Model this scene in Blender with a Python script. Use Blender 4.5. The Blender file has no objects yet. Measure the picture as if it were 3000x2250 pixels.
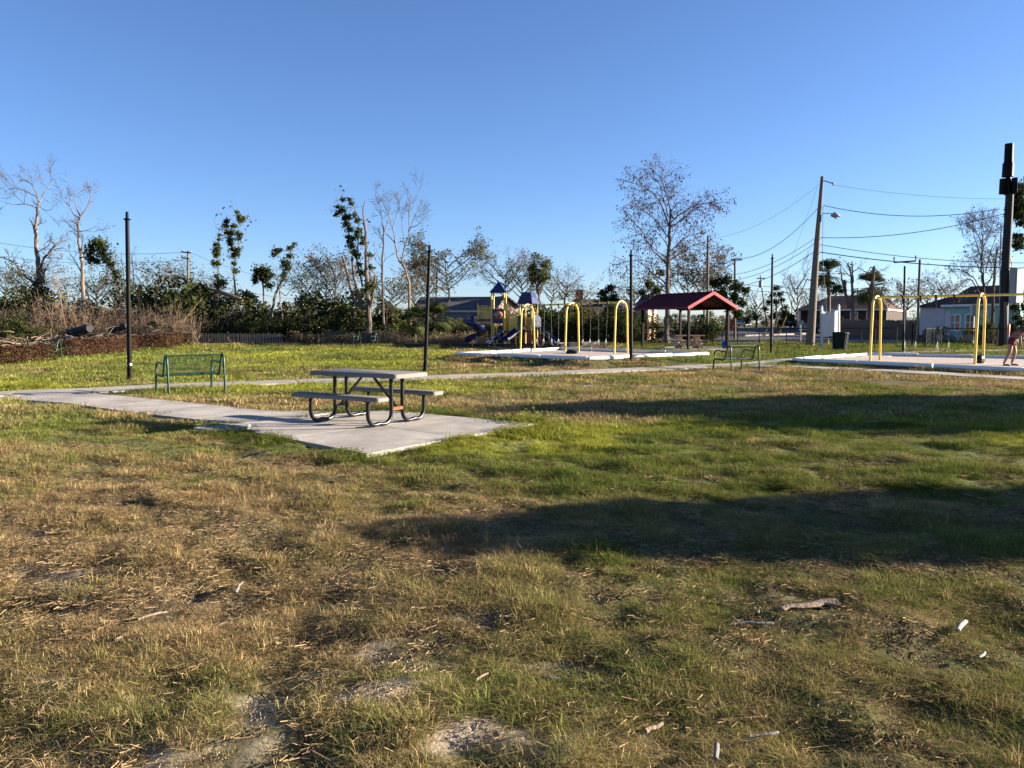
import bpy, math, random
import numpy as np
from mathutils import Vector, Matrix

S = bpy.context.scene
COL = S.collection

# ------------------------------------------------------------------ camera, sky, sun, exposure
EYE, FPX, PITCH = 1.53, 2350.0, math.atan(180 / 2350.0)
cam_data = bpy.data.cameras.new('camera')
cam = bpy.data.objects.new('camera', cam_data)
COL.objects.link(cam)
cam.location = (0, 0, EYE)
cam.rotation_euler = (math.pi / 2 - PITCH, 0, 0)
cam_data.sensor_width = 36.0
cam_data.lens = 36.0 * FPX / 3000.0
cam_data.clip_end = 4000
S.camera = cam

SUN_EL, SUN_AZ = math.radians(12.6), math.radians(82.0)      # azimuth clockwise from the view direction
world = bpy.data.worlds.new('World')
S.world = world
world.use_nodes = True
wn = world.node_tree
sky = wn.nodes.new('ShaderNodeTexSky')
sky.sky_type = 'NISHITA'
sky.sun_disc = False
sky.sun_elevation = SUN_EL
sky.sun_rotation = SUN_AZ
sky.air_density = 0.8
sky.dust_density = 0.2
sky.ozone_density = 4.2
tint = wn.nodes.new('ShaderNodeMix'); tint.data_type = 'RGBA'; tint.blend_type = 'MULTIPLY'      # white balance of the air
tint.inputs[0].default_value = 1.0
tint.inputs[7].default_value = (1.03, 0.96, 1.04, 1.0)
wn.links.new(sky.outputs[0], tint.inputs[6])
wn.links.new(tint.outputs[2], wn.nodes['Background'].inputs[0])
wn.nodes['Background'].inputs[1].default_value = 0.05

sun_data = bpy.data.lights.new('sun', 'SUN')
sun_data.energy = 5.0
sun_data.color = (1.0, 0.89, 0.74)
sun_data.angle = math.radians(0.53)
sun = bpy.data.objects.new('sun', sun_data)
COL.objects.link(sun)
sdir = Vector((math.sin(SUN_AZ) * math.cos(SUN_EL), math.cos(SUN_AZ) * math.cos(SUN_EL), math.sin(SUN_EL)))
sun.rotation_euler = (-sdir).to_track_quat('-Z', 'Y').to_euler()
sun.location = (60, 8, 30)

S.view_settings.view_transform = 'Standard'
S.view_settings.look = 'None'
S.view_settings.gamma = 1.0
S.view_settings.use_curve_mapping = False
S.view_settings.exposure = 2.18

# ------------------------------------------------------------------ helpers
RNG = np.random.default_rng(7)
PR = random.Random(11)

def ray(u, v):
    xc, yc = (u - 1500) / FPX, -(v - 1125) / FPX
    c, s = math.cos(PITCH), math.sin(PITCH)
    return Vector((xc, c + yc * s, -s + yc * c))

def G(u, v, z=0.0):
    """where the sight line through a spot of the photograph meets the level z"""
    d = ray(u, v); t = (z - EYE) / d.z
    return Vector((d.x * t, d.y * t, z))

def W(u, v, depth):
    """the point at that depth on the sight line through a spot of the photograph"""
    d = ray(u, v); t = depth / d.y
    return Vector((d.x * t, depth, EYE + d.z * t))

def zc(pts, x0, y0, s):
    return [(x0 + p[0] * s, y0 + p[1] * s) for p in pts]

def tag(o, label=None, cat=None, group=None, kind=None):
    if label: o['label'] = label
    if cat: o['category'] = cat
    if group: o['group'] = group
    if kind: o['kind'] = kind
    return o

def thing(name, label, cat, loc=(0, 0, 0), rz=0.0, group=None):
    o = bpy.data.objects.new(name, None)
    o.empty_display_size = 0.2
    COL.objects.link(o)
    o.location = loc
    o.rotation_euler = (0, 0, rz)
    return tag(o, label, cat, group)

def copy_thing(src, loc, rz=0.0, scale=1.0, label=None, group=None):
    r = src.copy(); COL.objects.link(r)
    r.location = loc; r.rotation_euler = (0, 0, rz)
    r.scale = (scale, scale, scale) if not isinstance(scale, (tuple, list)) else scale
    if label: r['label'] = label
    if group: r['group'] = group
    for ch in src.children:
        c = ch.copy(); COL.objects.link(c); c.parent = r
        for g in ch.children:
            d = g.copy(); COL.objects.link(d); d.parent = c
    return r

def transport_frames(P):
    n = len(P)
    T = np.empty_like(P)
    T[1:-1] = P[2:] - P[:-2]; T[0] = P[1] - P[0]; T[-1] = P[-1] - P[-2]
    T /= np.maximum(np.linalg.norm(T, axis=1), 1e-9)[:, None]
    ref = np.array([0, 0, 1.0]) if abs(T[0][2]) < 0.9 else np.array([1.0, 0, 0])
    U = np.empty_like(P)
    u = np.cross(ref, T[0]); u /= np.linalg.norm(u)
    U[0] = u
    for i in range(1, n):
        u = u - T[i] * np.dot(u, T[i])
        l = np.linalg.norm(u)
        if l < 1e-6:
            u = np.cross(np.array([0.3, 0.5, 0.8]), T[i]); l = np.linalg.norm(u)
        u = u / l
        U[i] = u
    return U, np.cross(T, U)

class MB:
    """collects shapes, then links them as one mesh object"""
    def __init__(self):
        self.v = []; self.f = []; self.n = 0
    def add(self, v, f):
        v = np.asarray(v, float).reshape(-1, 3)
        self.v.append(v)
        k = self.n
        self.f.extend([[i + k for i in q] for q in f])
        self.n += len(v)
        return self
    def box(self, c, s, rz=0.0, M=None, taper=1.0):
        x, y, z = s[0] / 2, s[1] / 2, s[2] / 2
        v = np.array([(-x, -y, -z), (x, -y, -z), (x, y, -z), (-x, y, -z), (-x * taper, -y * taper, z), (x * taper, -y * taper, z), (x * taper, y * taper, z), (-x * taper, y * taper, z)])
        if M is not None:
            v = v @ np.array(M.to_3x3()).T
        elif rz:
            c_, s_ = math.cos(rz), math.sin(rz)
            v = v @ np.array([[c_, s_, 0], [-s_, c_, 0], [0, 0, 1]])
        return self.add(v + np.array(c), [(0, 3, 2, 1), (4, 5, 6, 7), (0, 1, 5, 4), (1, 2, 6, 5), (2, 3, 7, 6), (3, 0, 4, 7)])
    def beam(self, a, b, w, h, up=(0, 0, 1)):
        a, b = Vector(a), Vector(b)
        d = b - a; L = d.length; d.normalize()
        u = Vector(up)
        if abs(d.dot(u)) > 0.98: u = Vector((1, 0, 0))
        sx = d.cross(u).normalized(); uz = sx.cross(d)
        M = Matrix((d, sx, uz)).transposed()
        return self.box((a + b) / 2, (L, w, h), M=M)
    def tube(self, pts, r, n=8, cap=True):
        P = np.array([tuple(p) for p in pts], float)
        R = np.full(len(P), r, float) if np.isscalar(r) else np.asarray(r, float)
        U, V = transport_frames(P)
        a = np.arange(n) * 2 * math.pi / n
        ring = (U[:, None, :] * np.cos(a)[None, :, None] + V[:, None, :] * np.sin(a)[None, :, None]) * R[:, None, None] + P[:, None, :]
        f = []
        for i in range(len(P) - 1):
            for j in range(n):
                k = (j + 1) % n
                f.append((i * n + j, i * n + k, (i + 1) * n + k, (i + 1) * n + j))
        if cap:
            f.append(tuple(range(n - 1, -1, -1))); f.append(tuple((len(P) - 1) * n + j for j in range(n)))
        return self.add(ring.reshape(-1, 3), f)
    def lathe(self, prof, c=(0, 0, 0), n=16, tilt=None):
        v = []
        for r, z in prof:
            for j in range(n):
                a = 2 * math.pi * j / n
                v.append((r * math.cos(a), r * math.sin(a), z))
        v = np.array(v)
        if tilt is not None: v = v @ np.array(tilt.to_3x3()).T
        f = []
        for i in range(len(prof) - 1):
            for j in range(n):
                k = (j + 1) % n
                f.append((i * n + j, i * n + k, (i + 1) * n + k, (i + 1) * n + j))
        f.append(tuple(range(n - 1, -1, -1))); f.append(tuple((len(prof) - 1) * n + j for j in range(n)))
        return self.add(v + np.array(c), f)
    def prism(self, poly, z0, z1):
        """poly counter-clockwise in plan; z0/z1 numbers or functions of x, y"""
        f0 = z0 if callable(z0) else (lambda x, y: z0)
        f1 = z1 if callable(z1) else (lambda x, y: z1)
        n = len(poly)
        v = [(p[0], p[1], f0(p[0], p[1])) for p in poly] + [(p[0], p[1], f1(p[0], p[1])) for p in poly]
        f = [tuple(range(n - 1, -1, -1)), tuple(range(n, 2 * n))] + [(i, (i + 1) % n, n + (i + 1) % n, n + i) for i in range(n)]
        return self.add(v, f)
    def extrude(self, prof, axis_a, axis_b, origin, along, closed=True):
        """profile points (a, b) swept from origin over the vector along"""
        A, B, O, L = (np.array(tuple(q), float) for q in (axis_a, axis_b, origin, along))
        p = np.array([O + A * a + B * b for a, b in prof])
        n = len(p)
        f = [(i, (i + 1) % n, n + (i + 1) % n, n + i) for i in range(n if closed else n - 1)]
        if closed: f += [tuple(range(n - 1, -1, -1)), tuple(range(n, 2 * n))]
        return self.add(np.vstack([p, p + L]), f)
    def build(self, name, mat, parent=None, smooth=False, bevel=0.0, fix=True):
        me = bpy.data.meshes.new(name)
        V = np.vstack(self.v) if self.v else np.zeros((0, 3))
        me.from_pydata(V.tolist(), [], self.f)
        if fix and len(self.f) < 20000:
            import bmesh
            bm = bmesh.new(); bm.from_mesh(me)
            bmesh.ops.recalc_face_normals(bm, faces=bm.faces)
            bm.to_mesh(me); bm.free()
        return link_mesh(name, me, mat, parent, smooth, bevel)

def link_mesh(name, me, mat, parent=None, smooth=False, bevel=0.0):
    if mat is not None: me.materials.append(mat)
    if smooth:
        me.polygons.foreach_set('use_smooth', np.ones(len(me.polygons), bool))
        try: me.set_sharp_from_angle(angle=math.radians(42))
        except Exception: pass
    o = bpy.data.objects.new(name, me)
    COL.objects.link(o)
    if parent is not None: o.parent = parent
    if bevel:
        b = o.modifiers.new('bevel', 'BEVEL'); b.width = bevel; b.segments = 2; b.limit_method = 'ANGLE'; b.angle_limit = math.radians(40)
    return o

def quads_mesh(name, V, mat, parent=None):
    """V: (N, 4, 3) loose quads in one mesh"""
    V = np.asarray(V, np.float32); N = len(V)
    me = bpy.data.meshes.new(name)
    me.vertices.add(N * 4); me.vertices.foreach_set('co', V.reshape(-1))
    me.loops.add(N * 4); me.loops.foreach_set('vertex_index', np.arange(N * 4, dtype=np.int32))
    me.polygons.add(N)
    me.polygons.foreach_set('loop_start', np.arange(0, N * 4, 4, dtype=np.int32))
    me.update(calc_edges=True)
    return link_mesh(name, me, mat, parent)

def leaf_quads(P, size, rng, aspect=0.55, droop=0.0, spread=None):
    """a leaf-shaped quad at every point, turned at random"""
    P = np.asarray(P, float)
    if spread is not None: P = P + rng.normal(0, 1, P.shape) * spread
    N = len(P)
    a = rng.normal(0, 1, (N, 3)); a[:, 2] = a[:, 2] * 0.7 - droop
    a /= np.linalg.norm(a, axis=1)[:, None]
    b = np.cross(a, rng.normal(0, 1, (N, 3))); b /= np.maximum(np.linalg.norm(b, axis=1), 1e-6)[:, None]
    s = size * rng.uniform(0.55, 1.3, N)[:, None]
    a = a * s; b = b * s * aspect
    return np.stack([P, P + a * 0.5 + b * 0.5, P + a, P + a * 0.5 - b * 0.5], 1)

# value noise in the plan, used for where things grow and how the ground rolls
def vnoise(x, y, scale, seed=0):
    x = np.asarray(x, float) / scale + 1000.0 + seed * 17.31; y = np.asarray(y, float) / scale + 1000.0 + seed * 9.77
    xi = np.floor(x).astype(np.int64); yi = np.floor(y).astype(np.int64)
    fx = x - xi; fy = y - yi
    fx = fx * fx * (3 - 2 * fx); fy = fy * fy * (3 - 2 * fy)
    def h(a, b):
        n = (a * 374761393 + b * 668265263 + seed * 1442695041) & 0xffffffff
        n = ((n ^ (n >> 13)) * 1274126177) & 0xffffffff
        return ((n ^ (n >> 16)) & 0xffff) / 65535.0
    return (h(xi, yi) * (1 - fx) + h(xi + 1, yi) * fx) * (1 - fy) + (h(xi, yi + 1) * (1 - fx) + h(xi + 1, yi + 1) * fx) * fy

def fbm(x, y, scale, seed=0, octv=3):
    t = 0.0; a = 1.0; n = 0.0
    for k in range(octv):
        t = t + a * vnoise(x, y, scale / 2 ** k, seed + k * 5); n += a; a *= 0.55
    return t / n

def sstep(a, b, x):
    t = np.clip((np.asarray(x, float) - a) / (b - a), 0, 1)
    return t * t * (3 - 2 * t)

def order_ccw(poly):
    a = sum(poly[i][0] * poly[(i + 1) % len(poly)][1] - poly[(i + 1) % len(poly)][0] * poly[i][1] for i in range(len(poly)))
    return list(poly) if a > 0 else list(reversed(poly))

def poly_dist(poly, x, y):
    """outward distance from a convex plan polygon (negative inside)"""
    x = np.asarray(x, float); y = np.asarray(y, float)
    d = np.full(np.broadcast(x, y).shape, -1e9)
    p = order_ccw(poly)
    for i in range(len(p)):
        a, b = p[i], p[(i + 1) % len(p)]
        ex, ey = b[0] - a[0], b[1] - a[1]; L = math.hypot(ex, ey)
        d = np.maximum(d, ((x - a[0]) * ey - (y - a[1]) * ex) / L)
    return d

# ------------------------------------------------------------------ materials
MATS = {}
def rgb(c): return (c[0], c[1], c[2], 1.0)

def mat(name, col, rough=0.6, metal=0.0, var=0.12, scale=6.0, col2=None, bump=0.0, bscale=60.0, spec=0.5, coat=0.0, stretch=None, coords='Object'):
    if name in MATS: return MATS[name]
    m = bpy.data.materials.new(name); m.use_nodes = True
    nt = m.node_tree; N = nt.nodes; L = nt.links
    b = N['Principled BSDF']
    b.inputs['Roughness'].default_value = rough
    b.inputs['Metallic'].default_value = metal
    b.inputs['Specular IOR Level'].default_value = spec if rough < .85 else min(spec, .15)
    if coat: b.inputs['Coat Weight'].default_value = coat
    tc = N.new('ShaderNodeTexCoord')
    src = tc.outputs[coords]
    if stretch:
        mp = N.new('ShaderNodeMapping'); mp.inputs['Scale'].default_value = stretch
        L.new(src, mp.inputs[0]); src = mp.outputs[0]
    nz = N.new('ShaderNodeTexNoise'); nz.inputs['Scale'].default_value = scale; nz.inputs['Detail'].default_value = 5; nz.inputs['Roughness'].default_value = 0.62
    L.new(src, nz.inputs['Vector'])
    rp = N.new('ShaderNodeValToRGB')
    rp.color_ramp.elements[0].position = 0.32; rp.color_ramp.elements[1].position = 0.70
    c2 = col2 if col2 else tuple(min(1, c * (1 + var)) for c in col)
    c1 = col if col2 else tuple(c * (1 - var) for c in col)
    rp.color_ramp.elements[0].color = rgb(c1); rp.color_ramp.elements[1].color = rgb(c2)
    L.new(nz.outputs['Fac'], rp.inputs[0]); L.new(rp.outputs[0], b.inputs['Base Color'])
    if bump:
        n2 = N.new('ShaderNodeTexNoise'); n2.inputs['Scale'].default_value = bscale; n2.inputs['Detail'].default_value = 4
        L.new(src, n2.inputs['Vector'])
        bp = N.new('ShaderNodeBump'); bp.inputs['Strength'].default_value = bump; bp.inputs['Distance'].default_value = 0.02
        L.new(n2.outputs['Fac'], bp.inputs['Height']); L.new(bp.outputs[0], b.inputs['Normal'])
    MATS[name] = m
    return m

def foliage(name, cols, trans=0.3, scale=0.8):
    """leaf material: colours wander through the crown and from plant to plant"""
    m = bpy.data.materials.new(name); m.use_nodes = True
    nt = m.node_tree; N = nt.nodes; L = nt.links
    N.remove(N['Principled BSDF'])
    out = N['Material Output']
    geo = N.new('ShaderNodeNewGeometry'); oi = N.new('ShaderNodeObjectInfo')
    nz = N.new('ShaderNodeTexNoise'); nz.inputs['Scale'].default_value = scale; nz.inputs['Detail'].default_value = 3
    L.new(geo.outputs['Position'], nz.inputs['Vector'])
    ad = N.new('ShaderNodeMath'); ad.operation = 'MULTIPLY_ADD'; ad.inputs[1].default_value = 0.25
    L.new(oi.outputs['Random'], ad.inputs[0]); L.new(nz.outputs['Fac'], ad.inputs[2])
    a2 = N.new('ShaderNodeMath'); a2.operation = 'MULTIPLY_ADD'; a2.inputs[1].default_value = 0.3
    L.new(geo.outputs['Random Per Island'], a2.inputs[0]); L.new(ad.outputs[0], a2.inputs[2])
    rp = N.new('ShaderNodeValToRGB')
    el = rp.color_ramp.elements
    pos = np.linspace(0.45, 0.95, len(cols))
    el[0].position = pos[0]; el[0].color = rgb(cols[0]); el[1].position = pos[-1]; el[1].color = rgb(cols[-1])
    for k in range(1, len(cols) - 1):
        e = el.new(float(pos[k])); e.color = rgb(cols[k])
    L.new(a2.outputs[0], rp.inputs[0])
    d = N.new('ShaderNodeBsdfDiffuse'); t = N.new('ShaderNodeBsdfTranslucent'); mx = N.new('ShaderNodeMixShader')
    mx.inputs[0].default_value = trans
    L.new(rp.outputs[0], d.inputs[0]); L.new(rp.outputs[0], t.inputs[0])
    L.new(d.outputs[0], mx.inputs[1]); L.new(t.outputs[0], mx.inputs[2]); L.new(mx.outputs[0], out.inputs[0])
    MATS[name] = m
    return m

M_CONC = mat('concrete', (0.385, 0.345, 0.295), 0.9, var=0.26, scale=1.3, bump=0.5, bscale=90, coords='Object')
M_CONC_OLD = mat('worn_concrete', (0.36, 0.315, 0.26), 0.9, var=0.18, scale=0.8, bump=0.3, bscale=60)
M_BLACK = mat('black_paint', (0.006, 0.006, 0.007), 0.30, var=0.25, scale=9, spec=.35)
M_BRONZE = mat('dark_bronze', (0.0065, 0.0052, 0.005), 0.5, var=0.3, scale=5, spec=.09)
M_GREEN = mat('green_plastic_coat', (0.003, 0.034, 0.019), 0.36, var=0.12, scale=7, spec=.3)
M_TABLE = mat('speckled_table_coat', (0.125, 0.115, 0.10), 0.72, spec=.25, scale=220, col2=(0.215, 0.20, 0.18), bump=0.3, bscale=260)
M_RUST = mat('rusty_steel', (0.20, 0.075, 0.03), 0.85, var=0.4, scale=30)
M_YELLOW = mat('yellow_paint', (0.74, 0.49, 0.065), 0.34, var=0.08, scale=4)
M_OLIVE = mat('faded_yellow_beam', (0.46, 0.40, 0.07), 0.45, var=0.12, scale=4)
M_BLUE = mat('blue_plastic', (0.003, 0.011, 0.075), 0.36, var=0.12, scale=3)
M_RED = mat('red_plastic', (0.52, 0.035, 0.035), 0.45, var=0.12, scale=4)
M_DECK = mat('maroon_deck', (0.13, 0.03, 0.025), 0.6, var=0.15, scale=5)
M_WHITE = mat('white_paint', (0.64, 0.63, 0.60), 0.55, var=0.06, scale=3, bump=0.1, bscale=30)
M_VINYL = mat('white_vinyl', (0.42, 0.42, 0.42), 0.55, spec=.3, var=0.03, scale=2)
M_ROOFRED = mat('red_roof_metal', (0.10, 0.008, 0.015), 0.5, spec=.25, var=0.1, scale=2)
M_TRIMRED = mat('red_trim_metal', (0.42, 0.028, 0.034), 0.5, spec=.3, var=0.06, scale=2)
M_STEEL = mat('galvanised_steel', (0.16, 0.165, 0.17), 0.5, metal=0.6, var=0.1, scale=8)
M_GREYMETAL = mat('grey_metal', (0.24, 0.245, 0.25), 0.5, var=0.1, scale=3)
M_POLE = mat('weathered_pole_wood', (0.105, 0.083, 0.062), 0.9, col2=(0.20, 0.165, 0.125), scale=7, stretch=(6, 6, 0.4), bump=0.3, bscale=20)
M_TAR = mat('creosote_pole', (0.014, 0.012, 0.011), 0.8, var=0.35, scale=4, bump=0.25, bscale=14)
M_BARK = mat('grey_bark', (0.085, 0.066, 0.052), 0.95, col2=(0.17, 0.135, 0.105), scale=2.2, stretch=(3, 3, 0.8), bump=0.5, bscale=9)
M_BARKPALE = mat('pale_dead_wood', (0.12, 0.09, 0.068), 0.95, col2=(0.23, 0.18, 0.14), scale=1.6, stretch=(3, 3, 0.8), bump=0.4, bscale=9)
M_BARKDARK = mat('dark_bark', (0.05, 0.038, 0.03), 0.95, col2=(0.11, 0.085, 0.066), scale=2.2, stretch=(3, 3, 0.8), bump=0.5, bscale=9)
M_TWIG = mat('twig_wood', (0.060, 0.046, 0.038), 0.95, col2=(0.11, 0.086, 0.070), scale=1.2)
M_DRYTWIG = mat('dry_brush_wood', (0.135, 0.090, 0.058), 0.95, col2=(0.23, 0.168, 0.108), scale=0.8)
M_RAWWOOD = mat('raw_split_wood', (0.25, 0.17, 0.11), 0.85, col2=(0.36, 0.27, 0.19), scale=5, stretch=(1, 1, 4))
M_CHAR = mat('charred_log', (0.012, 0.011, 0.011), 0.8, var=0.5, scale=5, bump=0.5, bscale=12)
M_STICK = mat('bleached_stick', (0.17, 0.12, 0.08), 0.9, col2=(0.30, 0.23, 0.165), scale=14, bump=0.4, bscale=60)
M_STICKGREY = mat('grey_stick', (0.11, 0.10, 0.092), 0.9, col2=(0.22, 0.205, 0.19), scale=14, bump=0.4, bscale=60)
M_PICKET = mat('weathered_picket', (0.15, 0.125, 0.10), 0.9, col2=(0.27, 0.23, 0.19), scale=3, stretch=(4, 4, 0.5))
M_FENCEWOOD = mat('fence_wood', (0.105, 0.08, 0.06), 0.9, col2=(0.19, 0.15, 0.115), scale=3, stretch=(4, 4, 0.5))
M_MULCH = mat('sand_and_chip_bed', (0.36, 0.29, 0.235), 0.95, col2=(0.52, 0.44, 0.37), scale=9, bump=0.8, bscale=22)
M_DARKMULCH = mat('dark_wood_chips', (0.05, 0.038, 0.03), 0.95, col2=(0.10, 0.075, 0.055), scale=9, bump=0.8, bscale=22)
M_ASPHALT = mat('asphalt', (0.070, 0.070, 0.074), 0.9, var=0.25, scale=0.35, bump=0.2, bscale=40)
M_RUBBER = mat('black_rubber', (0.016, 0.016, 0.017), 0.75, spec=.15, var=0.2, scale=10)
M_GLASS = mat('dark_window_glass', (0.020, 0.026, 0.034), 0.08, var=0.2, scale=0.5, spec=0.8)
M_CAR = mat('black_car_paint', (0.008, 0.009, 0.011), 0.35, var=0.1, scale=2, coat=0.1)
M_TEAL = mat('teal_stucco', (0.23, 0.41, 0.39), 0.85, var=0.07, scale=1.5)
M_WHITEWALL = mat('white_siding', (0.46, 0.455, 0.45), 0.8, var=0.06, scale=1.5)
M_BRICK = mat('brown_brick', (0.060, 0.043, 0.035), 0.9, var=0.3, scale=3)
M_PEACH = mat('peach_stucco', (0.60, 0.39, 0.26), 0.9, var=0.1, scale=1.2)
M_GREYWALL = mat('grey_siding', (0.24, 0.24, 0.245), 0.85, var=0.1, scale=1.5)
M_ROOFBROWN = mat('brown_shingles', (0.060, 0.034, 0.024), 0.95, col2=(0.11, 0.066, 0.048), scale=2.2, bump=0.4, bscale=10)
M_ROOFGREY = mat('grey_shingles', (0.070, 0.066, 0.070), 0.95, col2=(0.13, 0.12, 0.125), scale=2.2, bump=0.4, bscale=10)
M_BIN = mat('dark_green_bin', (0.005, 0.016, 0.013), 0.65, spec=.2, var=0.15, scale=3)
M_BLUEBIN = mat('blue_bin', (0.02, 0.10, 0.50), 0.5, var=0.1, scale=3)
M_TAN = mat('tan_concrete', (0.55, 0.41, 0.28), 0.9, var=0.12, scale=4)
M_TABLETOPRED = mat('reddish_table_top', (0.22, 0.10, 0.065), 0.75, var=0.2, scale=4)
M_WIRE = mat('black_cable', (0.018, 0.018, 0.02), 0.6, var=0.1, scale=1)
M_GUY = mat('yellow_guy_guard', (0.62, 0.42, 0.06), 0.55, var=0.1, scale=2)
M_ORANGE = mat('orange_marker', (0.75, 0.12, 0.04), 0.5, var=0.1, scale=2)

L_EVER = foliage('evergreen_leaf', [(0.030, 0.040, 0.012), (0.055, 0.068, 0.020), (0.095, 0.098, 0.034)], 0.25)
L_DARK = foliage('dark_leaf', [(0.016, 0.024, 0.009), (0.032, 0.042, 0.014), (0.055, 0.064, 0.022)], 0.2)
L_OLIVE = foliage('olive_leaf', [(0.040, 0.042, 0.015), (0.072, 0.068, 0.025), (0.108, 0.095, 0.040)], 0.3)
L_RED = foliage('russet_leaf', [(0.040, 0.018, 0.012), (0.070, 0.033, 0.021), (0.095, 0.060, 0.030)], 0.25)
L_DRY = foliage('dead_leaf', [(0.085, 0.056, 0.037), (0.13, 0.09, 0.058), (0.18, 0.135, 0.085)], 0.3)
L_CONE = foliage('cypress_catkin', [(0.070, 0.034, 0.026), (0.115, 0.062, 0.045)], 0.15)
L_PALM = foliage('palm_leaf', [(0.028, 0.042, 0.014), (0.060, 0.075, 0.026), (0.11, 0.11, 0.05)], 0.25)
L_WEED = foliage('weed_leaf', [(0.050, 0.085, 0.016), (0.085, 0.13, 0.026), (0.14, 0.17, 0.04)], 0.35, 3.0)
L_STRAW = foliage('straw', [(0.17, 0.12, 0.06), (0.26, 0.19, 0.10), (0.34, 0.26, 0.14)], 0.3, 2.0)

# ------------------------------------------------------------------ plan of the park
def P2(u, v, z=0.0):
    q = G(u, v, z); return (q.x, q.y)

SWING_BED_A = [P2(1338, 1037, .29), P2(1722, 1050, .29), P2(2075, 1036, .29), P2(1640, 1021, .29)]
SWING_BED_B = [P2(2325, 1053, .15), P2(3000, 1085, .15), P2(3560, 1062, .15), P2(3020, 1047, .15), P2(2541, 1037.5, .15)]
BEDZ = 0.09
PLAY_BED = [(-6.3, 47.4), (2.9, 48.4), (6.2, 57.0), (-7.2, 58.3)]

def hgt(x, y):
    x = np.asarray(x, float); y = np.asarray(y, float)
    z = 0.85 * sstep(62, 112, y)
    far = sstep(14, 26, np.hypot(x, y))
    z = z + (fbm(x, y, 9.0, 3) - 0.5) * (0.03 + 0.10 * far)
    for bed, lev, wid in ((SWING_BED_A, .23, 1.15), (SWING_BED_B, BEDZ, .8)):
        d = poly_dist(bed, x, y)
        m = 1 - sstep(0.12, wid, d)
        z = z * (1 - m) + lev * m
    return z
def hz(x, y): return float(hgt(x, y))
def on_ground(x, y, dz=0.0): return Vector((x, y, hz(x, y) + dz))
def foot(u, v):
    q = G(u, v); return on_ground(q.x, q.y)

# concrete: one square pad, one walk to it, one path across the park
PAD = [P2(1073, 1336), P2(1568, 1246), P2(1121, 1205), P2(640, 1252)]
def strip(left, right, step=1.5):
    """two edge polylines -> list of quads cut about every `step` metres"""
    def resample(p, ts):
        p = np.array(p); L = np.concatenate([[0], np.cumsum(np.linalg.norm(np.diff(p, axis=0), axis=1))]); L /= L[-1]
        return np.stack([np.interp(ts, L, p[:, k]) for k in (0, 1)], 1)
    Ltot = np.sum(np.linalg.norm(np.diff(np.array(left), axis=0), axis=1))
    n = max(1, int(round(Ltot / step)))
    ts = np.linspace(0, 1, n + 1)
    a, b = resample(left, ts), resample(right, ts)
    return [[tuple(a[i]), tuple(a[i + 1]), tuple(b[i + 1]), tuple(b[i])] for i in range(n)]

def smooth_line(pts, n=40):
    p = np.array(pts, float)
    p = np.vstack([2 * p[0] - p[1], p, 2 * p[-1] - p[-2]])
    out = []
    for i in range(1, len(p) - 2):
        for t in np.linspace(0, 1, n, endpoint=False):
            out.append(0.5 * ((2 * p[i]) + (-p[i - 1] + p[i + 1]) * t + (2 * p[i - 1] - 5 * p[i] + 4 * p[i + 1] - p[i + 2]) * t * t + (-p[i - 1] + 3 * p[i] - 3 * p[i + 1] + p[i + 2]) * t ** 3))
    out.append(p[-2])
    return np.array(out)

def ribbon(center, width, step=1.6):
    c = smooth_line(center)
    d = np.gradient(c, axis=0); d /= np.linalg.norm(d, axis=1)[:, None]
    nrm = np.stack([-d[:, 1], d[:, 0]], 1)
    return strip([tuple(q) for q in c + nrm * width / 2], [tuple(q) for q in c - nrm * width / 2], step)

WALK = strip([P2(40, 1157), P2(240, 1154), P2(475, 1175), P2(650, 1194), P2(800, 1208.5), P2(985, 1209)],
             [P2(-80, 1168), P2(180, 1184), P2(373, 1212), P2(500, 1226), P2(640, 1240), P2(770, 1246)], 1.45)
def path_mid(u, va, vb):
    a, b = G(u, va), G(u, vb); return ((a.x + b.x) / 2, (a.y + b.y) / 2)
PATH_LEFT = ribbon([(-15.5, 13.2), (-12.3, 14.6), path_mid(60, 1150, 1160), path_mid(250, 1144, 1155), path_mid(480, 1130, 1140), path_mid(814, 1116, 1125.5), path_mid(1180, 1104, 1114), path_mid(1500, 1093, 1102), path_mid(1850, 1079, 1086.5), path_mid(2080, 1068, 1076.5), path_mid(2230, 1061, 1067.5), path_mid(2330, 1052, 1058), (16.2, 35.0), (17.6, 38.6), (20.5, 41.0), (27.0, 43.0), (36, 44)], 1.35)
PATH_RIGHT = ribbon([path_mid(2210, 1068.5, 1077), path_mid(2400, 1075, 1083.5), path_mid(2600, 1085, 1094.5), path_mid(2800, 1095, 1105), path_mid(3000, 1106, 1116), path_mid(3250, 1117, 1128)], 1.3)
PAD_SLABS = []
def lerp2(a, b, t): return (a[0] + (b[0] - a[0]) * t, a[1] + (b[1] - a[1]) * t)
for (s0, s1) in ((0, .5), (.5, 1)):
    for (t0, t1) in ((0, .5), (.5, 1)):
        q = lambda s, t: lerp2(lerp2(PAD[0], PAD[1], s), lerp2(PAD[3], PAD[2], s), t)
        PAD_SLABS.append([q(s0, t0), q(s1, t0), q(s1, t1), q(s0, t1)])
SHELTER_SLAB = [(8.4, 45.3), (10.3, 43.6), (14.2, 46.0), (12.2, 49.2), (9.8, 50.6)]

def in_quads(quads, x, y, grow=0.0):
    m = np.zeros(np.shape(x), bool)
    for q in quads:
        cx = sum(p[0] for p in q) / len(q); cy = sum(p[1] for p in q) / len(q)
        r = max(math.hypot(p[0] - cx, p[1] - cy) for p in q) + grow
        near = (np.abs(x - cx) < r) & (np.abs(y - cy) < r)
        if near.any():
            idx = np.nonzero(near)[0]
            m[idx[poly_dist(q, x[idx], y[idx]) < grow]] = True
    return m

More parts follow.
